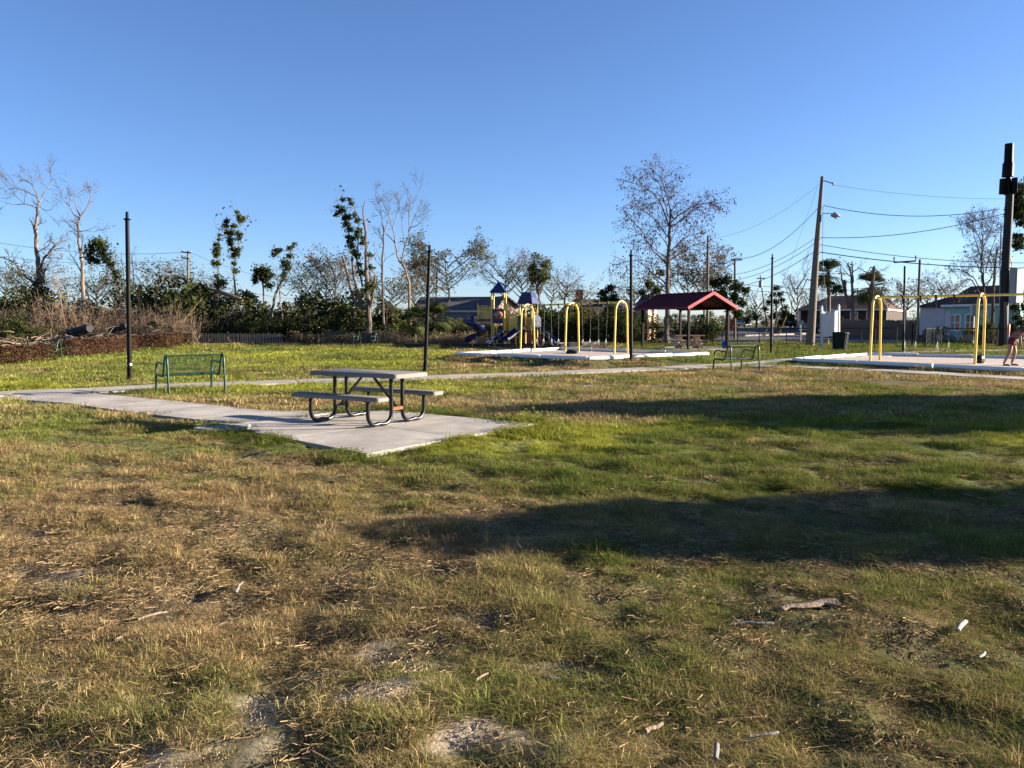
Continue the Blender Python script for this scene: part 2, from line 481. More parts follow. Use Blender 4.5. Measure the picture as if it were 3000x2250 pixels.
ROAD = [(14, 63.5), (120, 57), (120, 66), (62, 72), (44, 110), (60, 175), (48, 175), (37, 112), (30, 82), (22, 76), (-5, 82), (-5, 74)]

# ------------------------------------------------------------------ where the lawn is green, dry or bare
def near_poly_edge(poly, x, y, w):
    d = poly_dist(poly, x, y)
    return np.where(d > -0.05, 1 - sstep(w * 0.3, w, d), 0)

def sand_spot(u0, u1, v0, v1, k):
    c, a, e = G((u0 + u1) / 2, (v0 + v1) / 2), G(u1, (v0 + v1) / 2), G((u0 + u1) / 2, v0)
    return (c.x, c.y, max(.08, (a.x - c.x) * 2.6), max(.06, (e.y - c.y) * 3.0), k)
SAND_SPOTS = [sand_spot(*q) for q in ((1071, 1230, 2050, 2110, 1.2), (1200, 1370, 2055, 2140, 1.2), (630, 770, 2097, 2190, 1.1), (1385, 1445, 1985, 2040, 1.0), (845, 965, 1880, 1934, .9), (430, 500, 2195, 2245, 1.0), (1185, 1260, 2195, 2230, .9), (1510, 1660, 2180, 2250, 1.1), (1650, 1800, 2170, 2200, .7), (60, 200, 1980, 2010, .8), (1290, 1350, 1590, 1604, .6), (1560, 1720, 1945, 1975, .6), (1950, 1980, 2120, 2140, .5))]
def lawn_zones(x, y):
    """0..1 greenness, yellowness and bare sand for every plan position"""
    r = np.hypot(x, y)
    n1 = fbm(x, y, 3.2, 21, 4); n2 = fbm(x, y, 0.9, 33, 3); n3 = fbm(x, y, 11.0, 5, 3)
    g = 0.33 + 0.0 * x
    # close ground: mostly dry, a little greener to the right
    g = g + 0.12 * sstep(-1.5, 2.5, x) * (1 - sstep(5, 7, y))
    # rich strip beside and right of the pad
    strip_r = sstep(6.6, 7.6, y + 0.06 * x) * (1 - sstep(11.3, 12.8, y - 0.12 * x)) * sstep(-2.0, -0.4, x + 0.25 * (y - 9))
    g = g + 0.55 * strip_r
    g = g + 0.55 * near_poly_edge(PAD, x, y, 0.75) * (y > 6)
    # the flat middle of the park is straw coloured
    mid = sstep(12.5, 14.5, y) * (1 - sstep(22, 26, y)) * sstep(-6, -1, x)
    g = g + 0.08 * mid
    # left field beyond the path
    g = g + 0.52 * sstep(15.5, 17.5, y) * sstep(2.0, -5.0, x + 0.10 * (y - 20)) * (1 - sstep(44, 56, y))
    # right of the bench and up to the fence
    g = g + 0.5 * sstep(24, 30, y) * sstep(4, 9, x)
    g = g + 0.30 * sstep(28, 31, y) * (1 - sstep(33, 40, y)) * sstep(-4, 0, x)
    # along the near side of the walk
    g = g + 0.28 * sstep(9.4, 10.2, y) * (1 - sstep(12.5, 13.5, y)) * (1 - sstep(-3.2, -2.4, x))
    g = g + 0.75 * np.exp(-(((x - 9.0) / 1.6) ** 2 + ((y - 18.0) / 0.75) ** 2))
    g = np.clip(g + 0.95 * (n1 - 0.5) + 1.05 * (n2 - 0.5), 0, 1)
    yel = np.clip(sstep(0.42, 0.60, fbm(x, y, 2.4, 71, 3)) * 1.1 * strip_r * sstep(8.6, 9.6, y - 0.06 * x) + 0.75 * sstep(16, 18, y) * (x < 0) * sstep(0.4, 0.7, n1), 0, 1)
    sand = 0.0 * x
    for cx, cy, rx, ry, k in SAND_SPOTS:
        sand = np.maximum(sand, k * np.exp(-(((x - cx) / rx) ** 2 + ((y - cy) / ry) ** 2)))
    sand = np.clip(sand * np.clip(.25 + 1.7 * fbm(x, y, .22, 47, 3), 0, 1.15), 0, 1)
    sand = np.maximum(sand, 0.8 * np.exp(-(((x - 0.9) / 2.4) ** 2 + ((y - 19.6) / 0.45) ** 2)))
    sand = np.maximum(sand, 0.95 * np.exp(-(((x - 7.6) / 0.9) ** 2 + ((y - 25.6) / 0.5) ** 2)))
    sand = np.clip(sand * np.clip(2.6 * (fbm(x, y, 0.35, 44, 3) - 0.32), 0, 1.1), 0, 1)
    sand = np.maximum(sand, 0.55 * sstep(0.66, 0.78, fbm(x, y, 0.8, 91, 3)) * (1 - sstep(4.2, 6, y)))
    return g, yel, sand

# ------------------------------------------------------------------ ground
def spaced(lo, hi, fine, step, growth):
    """grid lines: `step` apart inside the fine interval, growing outwards"""
    a = list(np.arange(fine[0], fine[1] + 1e-6, step))
    s = step; v = fine[1]
    while v < hi:
        s *= growth; v += s; a.append(min(v, hi))
    s = step; v = fine[0]
    while v > lo:
        s *= growth; v -= s; a.insert(0, max(v, lo))
    return np.array(sorted(set(a)))

def ground_material():
    m = bpy.data.materials.new('lawn_soil'); m.use_nodes = True
    nt = m.node_tree; N = nt.nodes; L = nt.links
    b = N['Principled BSDF']; b.inputs['Roughness'].default_value = 1.0; b.inputs['Specular IOR Level'].default_value = 0.1
    at = N.new('ShaderNodeAttribute'); at.attribute_name = 'zone'
    sp = N.new('ShaderNodeSeparateColor'); L.new(at.outputs['Color'], sp.inputs[0])
    geo = N.new('ShaderNodeNewGeometry')
    def noise(s, det=5, rough=0.65):
        n = N.new('ShaderNodeTexNoise'); n.inputs['Scale'].default_value = s; n.inputs['Detail'].default_value = det; n.inputs['Roughness'].default_value = rough
        L.new(geo.outputs['Position'], n.inputs['Vector']); return n.outputs['Fac']
    def ramp(f, c1, c2, p1=0.35, p2=0.68):
        r = N.new('ShaderNodeValToRGB'); e = r.color_ramp.elements
        e[0].position = p1; e[1].position = p2; e[0].color = rgb(c1); e[1].color = rgb(c2)
        L.new(f, r.inputs[0]); return r.outputs[0]
    def mix(f, a, b_):
        x = N.new('ShaderNodeMix'); x.data_type = 'RGBA'
        L.new(f, x.inputs[0]); L.new(a, x.inputs[6]); L.new(b_, x.inputs[7]); return x.outputs[2]
    def math_(op, a, b_, c=None):
        x = N.new('ShaderNodeMath'); x.operation = op; x.use_clamp = True
        for k, q in enumerate((a, b_, c)):
            if q is None: continue
            if isinstance(q, (int, float)): x.inputs[k].default_value = q
            else: L.new(q, x.inputs[k])
        return x.outputs[0]
    fine = noise(75, 6, 0.8); mid = noise(5.5); blot = noise(1.3)
    dry = ramp(fine, (0.022, 0.016, 0.010), (0.30, 0.215, 0.115), 0.42, 0.68)  # dark thatch tone deepened to put shade into the gaps between tufts
    grn = ramp(fine, (0.045, 0.055, 0.014), (0.165, 0.175, 0.045))
    yel = ramp(fine, (0.12, 0.125, 0.022), (0.29, 0.275, 0.055))
    snd = ramp(noise(140, 4, 0.75), (0.30, 0.235, 0.165), (0.56, 0.46, 0.34))
    gm = math_('MULTIPLY_ADD', math_('SUBTRACT', mid, 0.5), 1.3, sp.outputs[0])
    gm = math_('MULTIPLY_ADD', math_('SUBTRACT', blot, 0.5), 0.9, gm)
    c = mix(gm, dry, grn)
    c = mix(math_('MULTIPLY', sp.outputs[1], ramp(blot, (0, 0, 0), (1, 1, 1), 0.35, 0.6)), c, yel)
    c = mix(math_('MULTIPLY_ADD', math_('SUBTRACT', mid, 0.5), 0.8, sp.outputs[2]) if False else sp.outputs[2], c, snd)
    L.new(c, b.inputs['Base Color'])
    bp = N.new('ShaderNodeBump'); bp.inputs['Strength'].default_value = 0.9; bp.inputs['Distance'].default_value = 0.05
    L.new(noise(16, 6, 0.7), bp.inputs['Height'])
    bp2 = N.new('ShaderNodeBump'); bp2.inputs['Strength'].default_value = 0.6; bp2.inputs['Distance'].default_value = 0.3
    L.new(noise(1.8, 4, 0.6), bp2.inputs['Height']); L.new(bp.outputs[0], bp2.inputs['Normal'])
    L.new(bp2.outputs[0], b.inputs['Normal'])
    return m

def lawn_lumps(x, y):
    return (fbm(x, y, 0.60, 51, 3) - 0.5) * 0.125 + (fbm(x, y, 0.25, 57, 2) - 0.5) * 0.045 + (vnoise(x, y, 0.09, 58) - 0.5) * 0.018
gx = spaced(-1800, 1800, (-5, 5), 0.055, 1.03)
gy = spaced(-400, 2600, (2.2, 7.5), 0.05, 1.022)
XX, YY = np.meshgrid(gx, gy)
x_, y_ = XX.ravel(), YY.ravel()
z_ = hgt(x_, y_)
nearm = (1 - sstep(9, 16, np.hypot(x_, y_)))
lump = lawn_lumps(x_, y_)
hard = in_quads(PAD_SLABS + WALK, x_, y_, 0.12)
z_ = z_ + nearm * np.where(hard, -0.02, lump)
z_[in_quads([SWING_BED_A], x_, y_) | in_quads([SWING_BED_B], x_, y_)] -= 0.05
nx, ny = len(gx), len(gy)
ii = np.arange(nx * ny).reshape(ny, nx)
quads = np.stack([ii[:-1, :-1], ii[:-1, 1:], ii[1:, 1:], ii[1:, :-1]], -1).reshape(-1, 4)
me = bpy.data.meshes.new('ground')
me.vertices.add(nx * ny); me.vertices.foreach_set('co', np.stack([x_, y_, z_], 1).astype(np.float32).ravel())
me.loops.add(quads.size); me.loops.foreach_set('vertex_index', quads.astype(np.int32).ravel())
me.polygons.add(len(quads)); me.polygons.foreach_set('loop_start', np.arange(0, quads.size, 4, dtype=np.int32))
me.update(calc_edges=True)
g_, yl_, sd_ = lawn_zones(x_, y_)
ca = me.attributes.new('zone', 'FLOAT_COLOR', 'POINT')
ca.data.foreach_set('color', np.stack([g_, yl_, sd_, np.ones_like(g_)], 1).astype(np.float32).ravel())
ground = link_mesh('ground', me, ground_material(), smooth=True)
tag(ground, 'park lawn of dry straw grass with green patches and bare sand', 'ground', kind='structure')

def drape_slabs(name, label, quads, m, lift, thick, gap=0.012, seed=1, lip=0.003):
    root = thing(name, label, 'path'); root['kind'] = 'structure'
    rr = random.Random(seed)
    for q in quads:
        cx = sum(p[0] for p in q) / len(q); cy = sum(p[1] for p in q) / len(q)
        L = max(math.dist(q[0], q[1]), 0.2)
        q2 = []
        for p in q:
            k = max(0.0, 1 - gap / max(0.3, math.dist(p, (cx, cy))))
            q2.append((cx + (p[0] - cx) * k, cy + (p[1] - cy) * k))
        q2 = order_ccw(q2)
        dz = rr.uniform(-lip, lip); tx, ty = rr.uniform(-lip, lip), rr.uniform(-lip, lip)
        f1 = lambda x, y: hz(x, y) + lift + dz + (x - cx) * tx + (y - cy) * ty
        mb = MB()
        # subdivide long sides a little so that the slab follows the ground
        mb.prism(q2, lambda x, y: f1(x, y) - thick, f1)
        mb.build('slab', m, root, bevel=0.005)
    return root
drape_slabs('concrete_pad', 'square grey concrete pad under the picnic table', PAD_SLABS, M_CONC, 0.035, 0.14, 0.005, 3, 0.0)['category'] = 'concrete pad'
drape_slabs('walk', 'short grey concrete walk from the path to the picnic pad', WALK, M_CONC, 0.026, 0.12, 0.004, 4, 0.0005)
drape_slabs('path', 'long pale concrete path crossing the park behind the benches', PATH_LEFT, M_CONC_OLD, 0.035, 0.12, 0.008, 5)
drape_slabs('path', 'pale concrete path branching off past the right sandy swing bed', PATH_RIGHT, M_CONC_OLD, 0.042, 0.12, 0.008, 6)
drape_slabs('pavement', 'concrete floor slab under the red roofed shelter', [SHELTER_SLAB], M_CONC_OLD, 0.03, 0.12, 0.0, 7)

# broken rounded footing beside the pad corner
mb = MB()
fq = [P2(563, 1266), P2(600, 1271), P2(690, 1271), P2(735, 1262), P2(735, 1252), P2(650, 1250), P2(590, 1256)]
mb.prism(order_ccw(fq), -0.1, 0.06)
tag(mb.build('concrete_fragment', M_CONC, bevel=0.03), 'rounded broken lump of pale concrete at the pad corner', 'concrete lump')

# road beyond the fence, with its kerbs
def densify(poly, step=4):
    out = []
    for i in range(len(poly)):
        a, b = poly[i], poly[(i + 1) % len(poly)]
        n = max(1, int(math.dist(a, b) / step))
        out += [lerp2(a, b, k / n) for k in range(n)]
    return out
import bmesh
def sheet(name, poly, m, lift, label, cat):
    bm = bmesh.new()
    vs = [bm.verts.new((p[0], p[1], 0)) for p in poly]
    bmesh.ops.triangulate(bm, faces=[bm.faces.new(vs)])
    for _ in range(4):
        long = [e for e in bm.edges if e.calc_length() > 3.0]
        if not long: break
        bmesh.ops.subdivide_edges(bm, edges=long, cuts=1)
        bmesh.ops.triangulate(bm, faces=bm.faces[:])
    V = np.array([v.co for v in bm.verts]); Z = hgt(V[:, 0], V[:, 1]) + lift
    for v, z in zip(bm.verts, Z): v.co.z = z
    bmesh.ops.recalc_face_normals(bm, faces=bm.faces)
    if sum(f.normal.z for f in bm.faces) < 0: bmesh.ops.reverse_faces(bm, faces=bm.faces)
    me = bpy.data.meshes.new(name); bm.to_mesh(me); bm.free()
    return tag(link_mesh(name, me, m, smooth=True), label, cat, kind='structure')
sheet('road', order_ccw(ROAD), M_ASPHALT, 0.06, 'grey asphalt street junction beyond the black park fence', 'road')
def kerb(pts, label):
    mb = MB(); p = densify(pts + pts[::-1], 3)[: len(densify(pts, 3))]
    p = []
    for i in range(len(pts) - 1):
        n = max(1, int(math.dist(pts[i], pts[i + 1]) / 3))
        p += [lerp2(pts[i], pts[i + 1], k / n) for k in range(n)]
    p.append(pts[-1])
    for a, b in zip(p[:-1], p[1:]):
        mb.beam((a[0], a[1], hz(*a) + 0.09), (b[0], b[1], hz(*b) + 0.09), 0.28, 0.22)
    tag(mb.build('kerb', M_CONC_OLD), label, 'kerb', kind='structure')
kerb([(14, 63.3), (120, 56.8)], 'pale concrete kerb along the near side of the street')
kerb([(30.2, 82.2), (22, 76.2), (-5, 82.2)], 'pale concrete kerb around the left street corner')
kerb([(62, 72.2), (44.2, 110), (60.2, 175)], 'pale concrete kerb along the right side of the far street')

# swing beds: sandy chip fill inside a rail of white painted timbers
def swing_bed(poly, name, label, rail_label, sides, seg=2.4, rows=None):
    sheet(name, order_ccw(poly), M_MULCH, 0.0, label, 'swing bed')
    bed_root = thing('border_rail', rail_label, 'border', (0, 0, 0))
    for i in sides:
        a, b = poly[i], poly[(i + 1) % len(poly)]
        n = max(1, int(round(math.dist(a, b) / seg)))
        for k in range(n):
            p, q = lerp2(a, b, (k + 0.008) / n), lerp2(a, b, (k + 0.992) / n)
            mb = MB()
            j1, j2 = PR.uniform(-.015, .015), PR.uniform(-.015, .015)
            P0 = Vector((p[0], p[1], hz(*p) + 0.06 + j1)); P1 = Vector((q[0], q[1], hz(*q) + 0.06 + j2))
            d = (P1 - P0).normalized()
            mb.tube([P0, P0 + d * .02, P1 - d * .02, P1], [0.06, 0.075, 0.075, 0.06], 10)
            mb.build('timber', M_WHITE, bed_root, smooth=True)
swing_bed(SWING_BED_A, 'swing_bed', 'sandy bed under the middle yellow swing set', 'white painted timber rail around the middle swing bed', (0, 1, 2, 3))
swing_bed(SWING_BED_B, 'swing_bed', 'sandy bed under the right yellow swing set', 'white painted timber rail around the right swing bed', (0, 1, 2, 3, 4))
sheet('play_bed', order_ccw(PLAY_BED), M_DARKMULCH, 0.05, 'dark wood chip bed under the blue and yellow playground', 'play bed')
root = thing('border_rail', 'low black plastic border around the playground bed', 'border')
for i in (0, 1, 2, 3):
    a, b = PLAY_BED[i], PLAY_BED[(i + 1) % 4]
    n = int(math.dist(a, b) / 1.3)
    for k in range(n):
        p, q = lerp2(a, b, (k + .02) / n), lerp2(a, b, (k + .98) / n)
        mb = MB(); mb.beam((p[0], p[1], hz(*p) + 0.14), (q[0], q[1], hz(*q) + 0.14), 0.12, 0.30)
        mb.build('timber', M_BLACK, root, bevel=0.02)

# ------------------------------------------------------------------ picnic table on the pad
def arc_pts(c, r, a0, a1, n=6):
    return [(c[0] + r * math.cos(a0 + (a1 - a0) * k / n), c[1] + r * math.sin(a0 + (a1 - a0) * k / n)) for k in range(n + 1)]

def rounded_rect(w, h, r, n=4):
    p = []
    for sx, sy, a in ((1, 1, 0), (-1, 1, 90), (-1, -1, 180), (1, -1, 270)):
        p += arc_pts((sx * (w / 2 - r), sy * (h / 2 - r)), r, math.radians(a), math.radians(a + 90), n)
    return p

def slab_top(w, d, t, z, m, name, parent, y0=0.0, r=0.05):
    mb = MB()
    prof = [(0.0, -t + 0.006, 0.012), (0.0, -t, 0.0), (0, -0.022, -0.002), (0, -0.008, 0.006), (0, 0, 0.022)]
    rings = []
    for _, dz, ins in ((0, -t, 0.0), (0, -0.024, -0.003), (0, -0.009, 0.004), (0, 0.0, 0.024)):
        rings.append([(p[0] * (1 - 2 * ins / w), p[1] * (1 - 2 * ins / d) + y0, z + dz) for p in rounded_rect(w, d, r)])
    n = len(rings[0]); v = [q for rr in rings for q in rr]; f = []
    for i in range(len(rings) - 1):
        for j in range(n):
            k = (j + 1) % n; f.append((i * n + j, i * n + k, (i + 1) * n + k, (i + 1) * n + j))
    f.append(tuple((len(rings) - 1) * n + j for j in range(n))); f.append(tuple(range(n - 1, -1, -1)))
    mb.add(v, f)
    return mb.build(name, m, parent, smooth=True)

tc_ = Vector((-2.19, 12.16))
pz = hz(tc_.x, tc_.y) + 0.035
table = thing('picnic_table', 'grey speckled picnic table with black tube frame on the concrete pad', 'picnic table', (tc_.x, tc_.y, pz), math.radians(-32.5))
slab_top(1.74, 0.76, 0.065, 0.765, M_TABLE, 'tabletop', table)
for s in (-1, 1):
    slab_top(1.74, 0.26, 0.060, 0.455, M_TABLE, 'seat', table, y0=s * 0.63, r=0.045)
for sx in (-1, 1):
    for sy in (-1, 1):
        mb = MB(); X = sx * 0.57; r = 0.155
        pth = [(0.125, 0.70), (0.125, 0.03 + r + 0.05)] + [(0.125 + r - r * math.cos(a), 0.03 + r - r * math.sin(a)) for a in np.linspace(0.15, math.pi / 2, 7)]
        pth += [(0.36, 0.036), (0.40, 0.044), (0.44, 0.036)]
        pth += [(0.63 - r + r * math.sin(a), 0.03 + r - r * math.cos(a)) for a in np.linspace(0.1, math.pi / 2, 7)] + [(0.63, 0.40)]
        mb.tube([(X, sy * y, z) for y, z in pth], 0.030, 12)
        mb.build('leg', M_BLACK, table, smooth=True)
    mb = MB(); mb.beam((sx * 0.57, -0.11, 0.235), (sx * 0.57, 0.11, 0.235), 0.05, 0.045)
    tag(mb.build('cross_plate', M_RUST if sx > 0 else M_BLACK, table), 'rusty cross plate between the near legs' if sx > 0 else None)
    mb = MB(); mb.beam((sx * 0.555, 0, 0.26), (sx * 0.09, 0, 0.705), 0.032, 0.028)
    mb.build('brace', M_BLACK, table)
    for y0_, y1_, z0_ in ((-0.72, -0.52, 0.387), (0.52, 0.72, 0.387), (-0.32, 0.32, 0.694)):
        mb = MB(); mb.beam((sx * 0.57, y0_, z0_), (sx * 0.57, y1_, z0_), 0.06, 0.012); mb.build('support_plate', M_BLACK, table)

# ------------------------------------------------------------------ green mesh benches
def bench_profile():
    top = [(-0.285, 0.76), (-0.26, 0.815), (-0.215, 0.835), (-0.17, 0.815), (-0.145, 0.765)]
    back = [(-0.115, 0.66), (-0.075, 0.53), (-0.045, 0.45), (-0.015, 0.405), (0.04, 0.385)]
    seat = [(0.15, 0.392), (0.27, 0.405), (0.345, 0.415), (0.40, 0.405), (0.42, 0.385)]
    return top, back, seat

def make_bench(label, loc, rz, L=1.22, group='green mesh park benches'):
    b = thing('park_bench', label, 'bench', loc, rz, group)
    top, back, seat = bench_profile()
    for s in (-1, 1):
        X = s * L / 2
        mb = MB(); mb.tube([(X, -0.335, 0.0), (X, -0.315, 0.30), (X, -0.295, 0.64)] + [(X, y, z) for y, z in top], 0.024, 10)
        mb.build('rear_leg', M_GREEN, b, smooth=True)
        mb = MB(); mb.tube([(X, y, z) for y, z in top[-1:] + back + seat[:-1]], 0.024, 10)
        mb.build('side_rail', M_GREEN, b, smooth=True)
        mb = MB(); mb.tube([(X, 0.385, 0.41), (X, 0.415, 0.385), (X, 0.43, 0.30), (X, 0.445, 0.0)], 0.024, 10)
        mb.build('front_leg', M_GREEN, b, smooth=True)
        mb = MB(); mb.tube([(X, -0.11, 0.635), (X, 0.10, 0.665), (X, 0.28, 0.685), (X, 0.355, 0.665), (X, 0.40, 0.60), (X, 0.405, 0.52), (X, 0.385, 0.42)], 0.021, 10)
        mb.build('armrest', M_GREEN, b, smooth=True)
    mb = MB()
    for y, z in ((-0.215, 0.832), (0.405, 0.40)):
        mb.tube([(-L / 2, y, z), (L / 2, y, z)], 0.017, 8)
    mb.tube([(-L / 2, -0.03, 0.42), (L / 2, -0.03, 0.42)], 0.012, 8)
    mb.build('cross_tube', M_GREEN, b, smooth=True)
    # expanded metal: crossing ribbons that follow the bent profile
    p = np.array(top[2:] + back + seat); n = len(p)
    sl = np.concatenate([[0], np.cumsum(np.linalg.norm(np.diff(p, axis=0), axis=1))])
    T = np.linspace(0, sl[-1], 26)
    py, pzz = np.interp(T, sl, p[:, 0]), np.interp(T, sl, p[:, 1])
    half = L / 2 - 0.02
    Q = []
    for sgn in (-1, 1):
        for x0 in np.arange(-half - sl[-1] * 1.3, half + sl[-1] * 1.3, 0.058):
            xs = x0 + sgn * T * 1.25
            for k in range(len(T) - 1):
                xa, xb = xs[k], xs[k + 1]
                if min(xa, xb) < -half or max(xa, xb) > half: continue
                w = 0.0042
                Q.append([(xa - w, py[k], pzz[k]), (xa + w, py[k], pzz[k]), (xb + w, py[k + 1], pzz[k + 1]), (xb - w, py[k + 1], pzz[k + 1])])
    # give the strands thickness
    Q = np.array(Q); off = np.array([0, 0.004, 0.004])
    quads_mesh('wire_mesh', np.concatenate([Q, Q[:, ::-1] - off]), M_GREEN, b)
    return b

b1 = (G(500, 1159) + G(656.7, 1151.6)) / 2
ax1 = math.radians(42)
fw = Vector((-math.sin(ax1), math.cos(ax1), 0))
q = b1 + fw * 0.335
make_bench('green mesh bench beside the walk, left of the picnic table', on_ground(q.x, q.y), ax1, 1.20)
b2 = (G(2144, 1093) + G(2224, 1088)) / 2
ax2 = math.radians(30)
fw = Vector((-math.sin(ax2), math.cos(ax2), 0)); q = b2 + fw * 0.335
make_bench('green mesh bench where the concrete path forks, left of the right swings', on_ground(q.x, q.y), ax2, 1.20)
q = G(1072, 1019)
make_bench('dark shaded green bench at the edge of the brush, far across the lawn', on_ground(q.x, q.y), math.radians(155), 1.25)
q = G(116, 1056)
make_bench('green bench tucked behind the end of the russet hedge at far left', on_ground(q.x, q.y), math.radians(170), 1.5)

# ------------------------------------------------------------------ headless lamp posts
def lamp_post(ub, vb, ut, vt, label, sticker=False, bar=False):
    b = G(ub, vb); top = W(ut, vt, b.y)
    z0 = hz(b.x, b.y); Hh = top.z - z0
    t = thing('lamp_post', label, 'lamp post', (b.x, b.y, z0), 0.3, 'black lamp posts without lamp heads')
    lean = (top.x - b.x) / Hh
    M = Matrix(((1, 0, lean, 0), (0, 1, 0, 0), (0, 0, 1, 0), (0, 0, 0, 1)))
    t.rotation_euler = (0, math.atan(lean), 0)
    mb = MB(); mb.lathe([(0.062, -0.1), (0.062, 0.02), (0.060, 0.5), (0.050, Hh - 0.22), (0.050, Hh - 0.20)], n=14)
    mb.build('shaft', M_BRONZE, t, smooth=True)
    if not bar:
        mb = MB(); mb.lathe([(0.07, Hh - 0.22), (0.092, Hh - 0.20), (0.092, Hh - 0.185), (0.04, Hh - 0.17)], n=14); mb.build('collar', M_BRONZE, t, smooth=True)
        mb = MB(); mb.lathe([(0.040, Hh - 0.19), (0.038, Hh - 0.03), (0.025, Hh)], n=10); mb.build('tenon', M_BRONZE, t, smooth=True)
    mb = MB(); mb.box((0, -0.056, 0.42), (0.07, 0.02, 0.14)); mb.build('hand_hole_cover', M_BLACK, t, bevel=0.004)
    mb = MB(); mb.lathe([(0.08, -0.05), (0.08, 0.05), (0.066, 0.08)], n=14); mb.build('base_ring', M_BRONZE, t, smooth=True)
    if sticker:
        mb = MB(); mb.lathe([(0.0622, 0.40), (0.0620, 0.46)], n=14); mb.build('sticker', M_VINYL, t)
    if bar:
        mb = MB(); w = 0.56
        mb.tube([(-w, 0, Hh + 0.28), (-w, 0, Hh), (w, 0, Hh + 0.05), (w, 0, Hh + 0.33)], 0.04, 8); mb.build('crossbar', M_BRONZE, t)
    return t
lamp_post(380, 1114, 372, 620, 'tallest looking black lamp post without head, left of the first bench', sticker=True)
lamp_post(1245, 1088, 1259, 717, 'black lamp post without head behind the picnic table')
lamp_post(1849, 1071, 1849, 732, 'black lamp post without head in front of the middle swing bed')
lamp_post(2259, 1038, 2263, 744, 'black lamp post without head between the right bench and the street')
lamp_post(2646, 1031, 2651, 768, 'black lamp post with a bare two ended crossbar behind the right swings', bar=True)

# ------------------------------------------------------------------ swing sets
def swing_set(A, B, ztops, label, nbay, width=0.95, r=0.040, rb=0.035):
    A = Vector((A[0], A[1], 0)); B = Vector((B[0], B[1], 0))
    ax = (B - A).normalized(); pr = Vector((-ax.y, ax.x, 0))
    s = thing('swing_set', label, 'swing set', (A.x, A.y, 0))
    for k in range(nbay + 1):
        c = A.lerp(B, k / nbay) - A; z1 = ztops[0] + (ztops[1] - ztops[0]) * k / nbay
        rad = width / 2 - 0.03
        pts = [c + pr * (-width / 2 - 0.05) + Vector((0, 0, -0.1)), c + pr * (-width / 2 - 0.02) + Vector((0, 0, 0.8)), c + pr * (-rad) + Vector((0, 0, z1 - rad))]
        pts += [c + pr * (-rad * math.cos(a)) + Vector((0, 0, z1 - rad + rad * math.sin(a))) for a in np.linspace(0.16, math.pi - 0.16, 13)]
        pts += [c + pr * rad + Vector((0, 0, z1 - rad)), c + pr * (width / 2 + 0.02) + Vector((0, 0, 0.8)), c + pr * (width / 2 + 0.05) + Vector((0, 0, -0.1))]
        mb = MB(); mb.tube(pts, r, 12); mb.build('arch_leg', M_YELLOW, s, smooth=True)
    mb = MB()
    p0 = Vector((0, 0, ztops[0] - 0.05)); p1 = (B - A) + Vector((0, 0, ztops[1] - 0.05))
    mb.tube([p0 - ax * 0.1, p1 + ax * 0.1], rb, 12); mb.build('top_beam', M_OLIVE if nbay == 2 and A.x < 5 else M_YELLOW, s, smooth=True)
    for k in range(nbay + 1):
        c = p0.lerp(p1, k / nbay); mb = MB(); mb.tube([c - ax * 0.07, c + ax * 0.07], rb * 1.35, 12); mb.build('joint_sleeve', M_YELLOW, s, smooth=True)
    return A, B, ax, pr, ztops

def beam_t(set_, u):
    A, B = set_[0], set_[1]; k = (u - 1500) / FPX
    return (k * A.y - A.x) / ((B.x - A.x) - k * (B.y - A.y))

def swing(set_, ua, ub, seat_z, label, group, sway=0.0, squeeze=0.62):
    A, B, ax, pr, zt = set_
    ta, tb = beam_t(set_, ua), beam_t(set_, ub)
    pa = A.lerp(B, ta); pb = A.lerp(B, tb)
    za = zt[0] + (zt[1] - zt[0]) * ta - 0.05; zb = zt[0] + (zt[1] - zt[0]) * tb - 0.05
    mid = (pa + pb) / 2
    t = thing('swing', label, 'swing', (mid.x, mid.y, 0), 0, group)
    half = (pb - pa).length / 2; sw = pr * sway
    w = max(0.19, half * squeeze)
    # belt seat
    prof = [(-w, 0.17), (-w * 0.93, 0.07), (-w * 0.62, 0.0), (0, -0.03), (w * 0.62, 0.0), (w * 0.93, 0.07), (w, 0.17)]
    mb = MB(); hw = 0.075
    v = []; f = []
    for a, z in prof:
        for sy, dz in ((-hw, 0), (hw, 0), (hw, -0.014), (-hw, -0.014)):
            q = ax * a + pr * sy + sw + Vector((0, 0, seat_z + z + dz)); v.append(tuple(q))
    for i in range(len(prof) - 1):
        for j in range(4): f.append((i * 4 + j, i * 4 + (j + 1) % 4, (i + 1) * 4 + (j + 1) % 4, (i + 1) * 4 + j))
    f += [(0, 1, 2, 3), (24, 27, 26, 25)]
    mb.add(v, f); mb.build('belt_seat', M_RUBBER, t, smooth=True)
    for s, p, z in ((-1, pa - mid, za), (1, pb - mid, zb)):
        mb = MB(); e = ax * (s * w) + sw + Vector((0, 0, seat_z + 0.30)); st = p + Vector((0, 0, z - 0.04))
        n = 40; mb.tube([st.lerp(e, k / n) for k in range(n + 1)], [0.006 + (0.004 if k % 2 else 0) for k in range(n + 1)], 5, cap=False)
        for sy in (-hw * 0.8, hw * 0.8):
            mb.tube([e, ax * (s * w) + pr * sy + sw + Vector((0, 0, seat_z + 0.16))], 0.008, 4)
        mb.build('chain', M_STEEL, t)
        mb = MB(); c = p + Vector((0, 0, z)); mb.tube([c - ax * 0.035, c + ax * 0.035], 0.055, 10); mb.beam(c - Vector((0, 0, 0.03)), c - Vector((0, 0, 0.16)), 0.05, 0.05, up=(1, 0, 0))
        mb.build('hanger', M_BLACK, t)
    return t

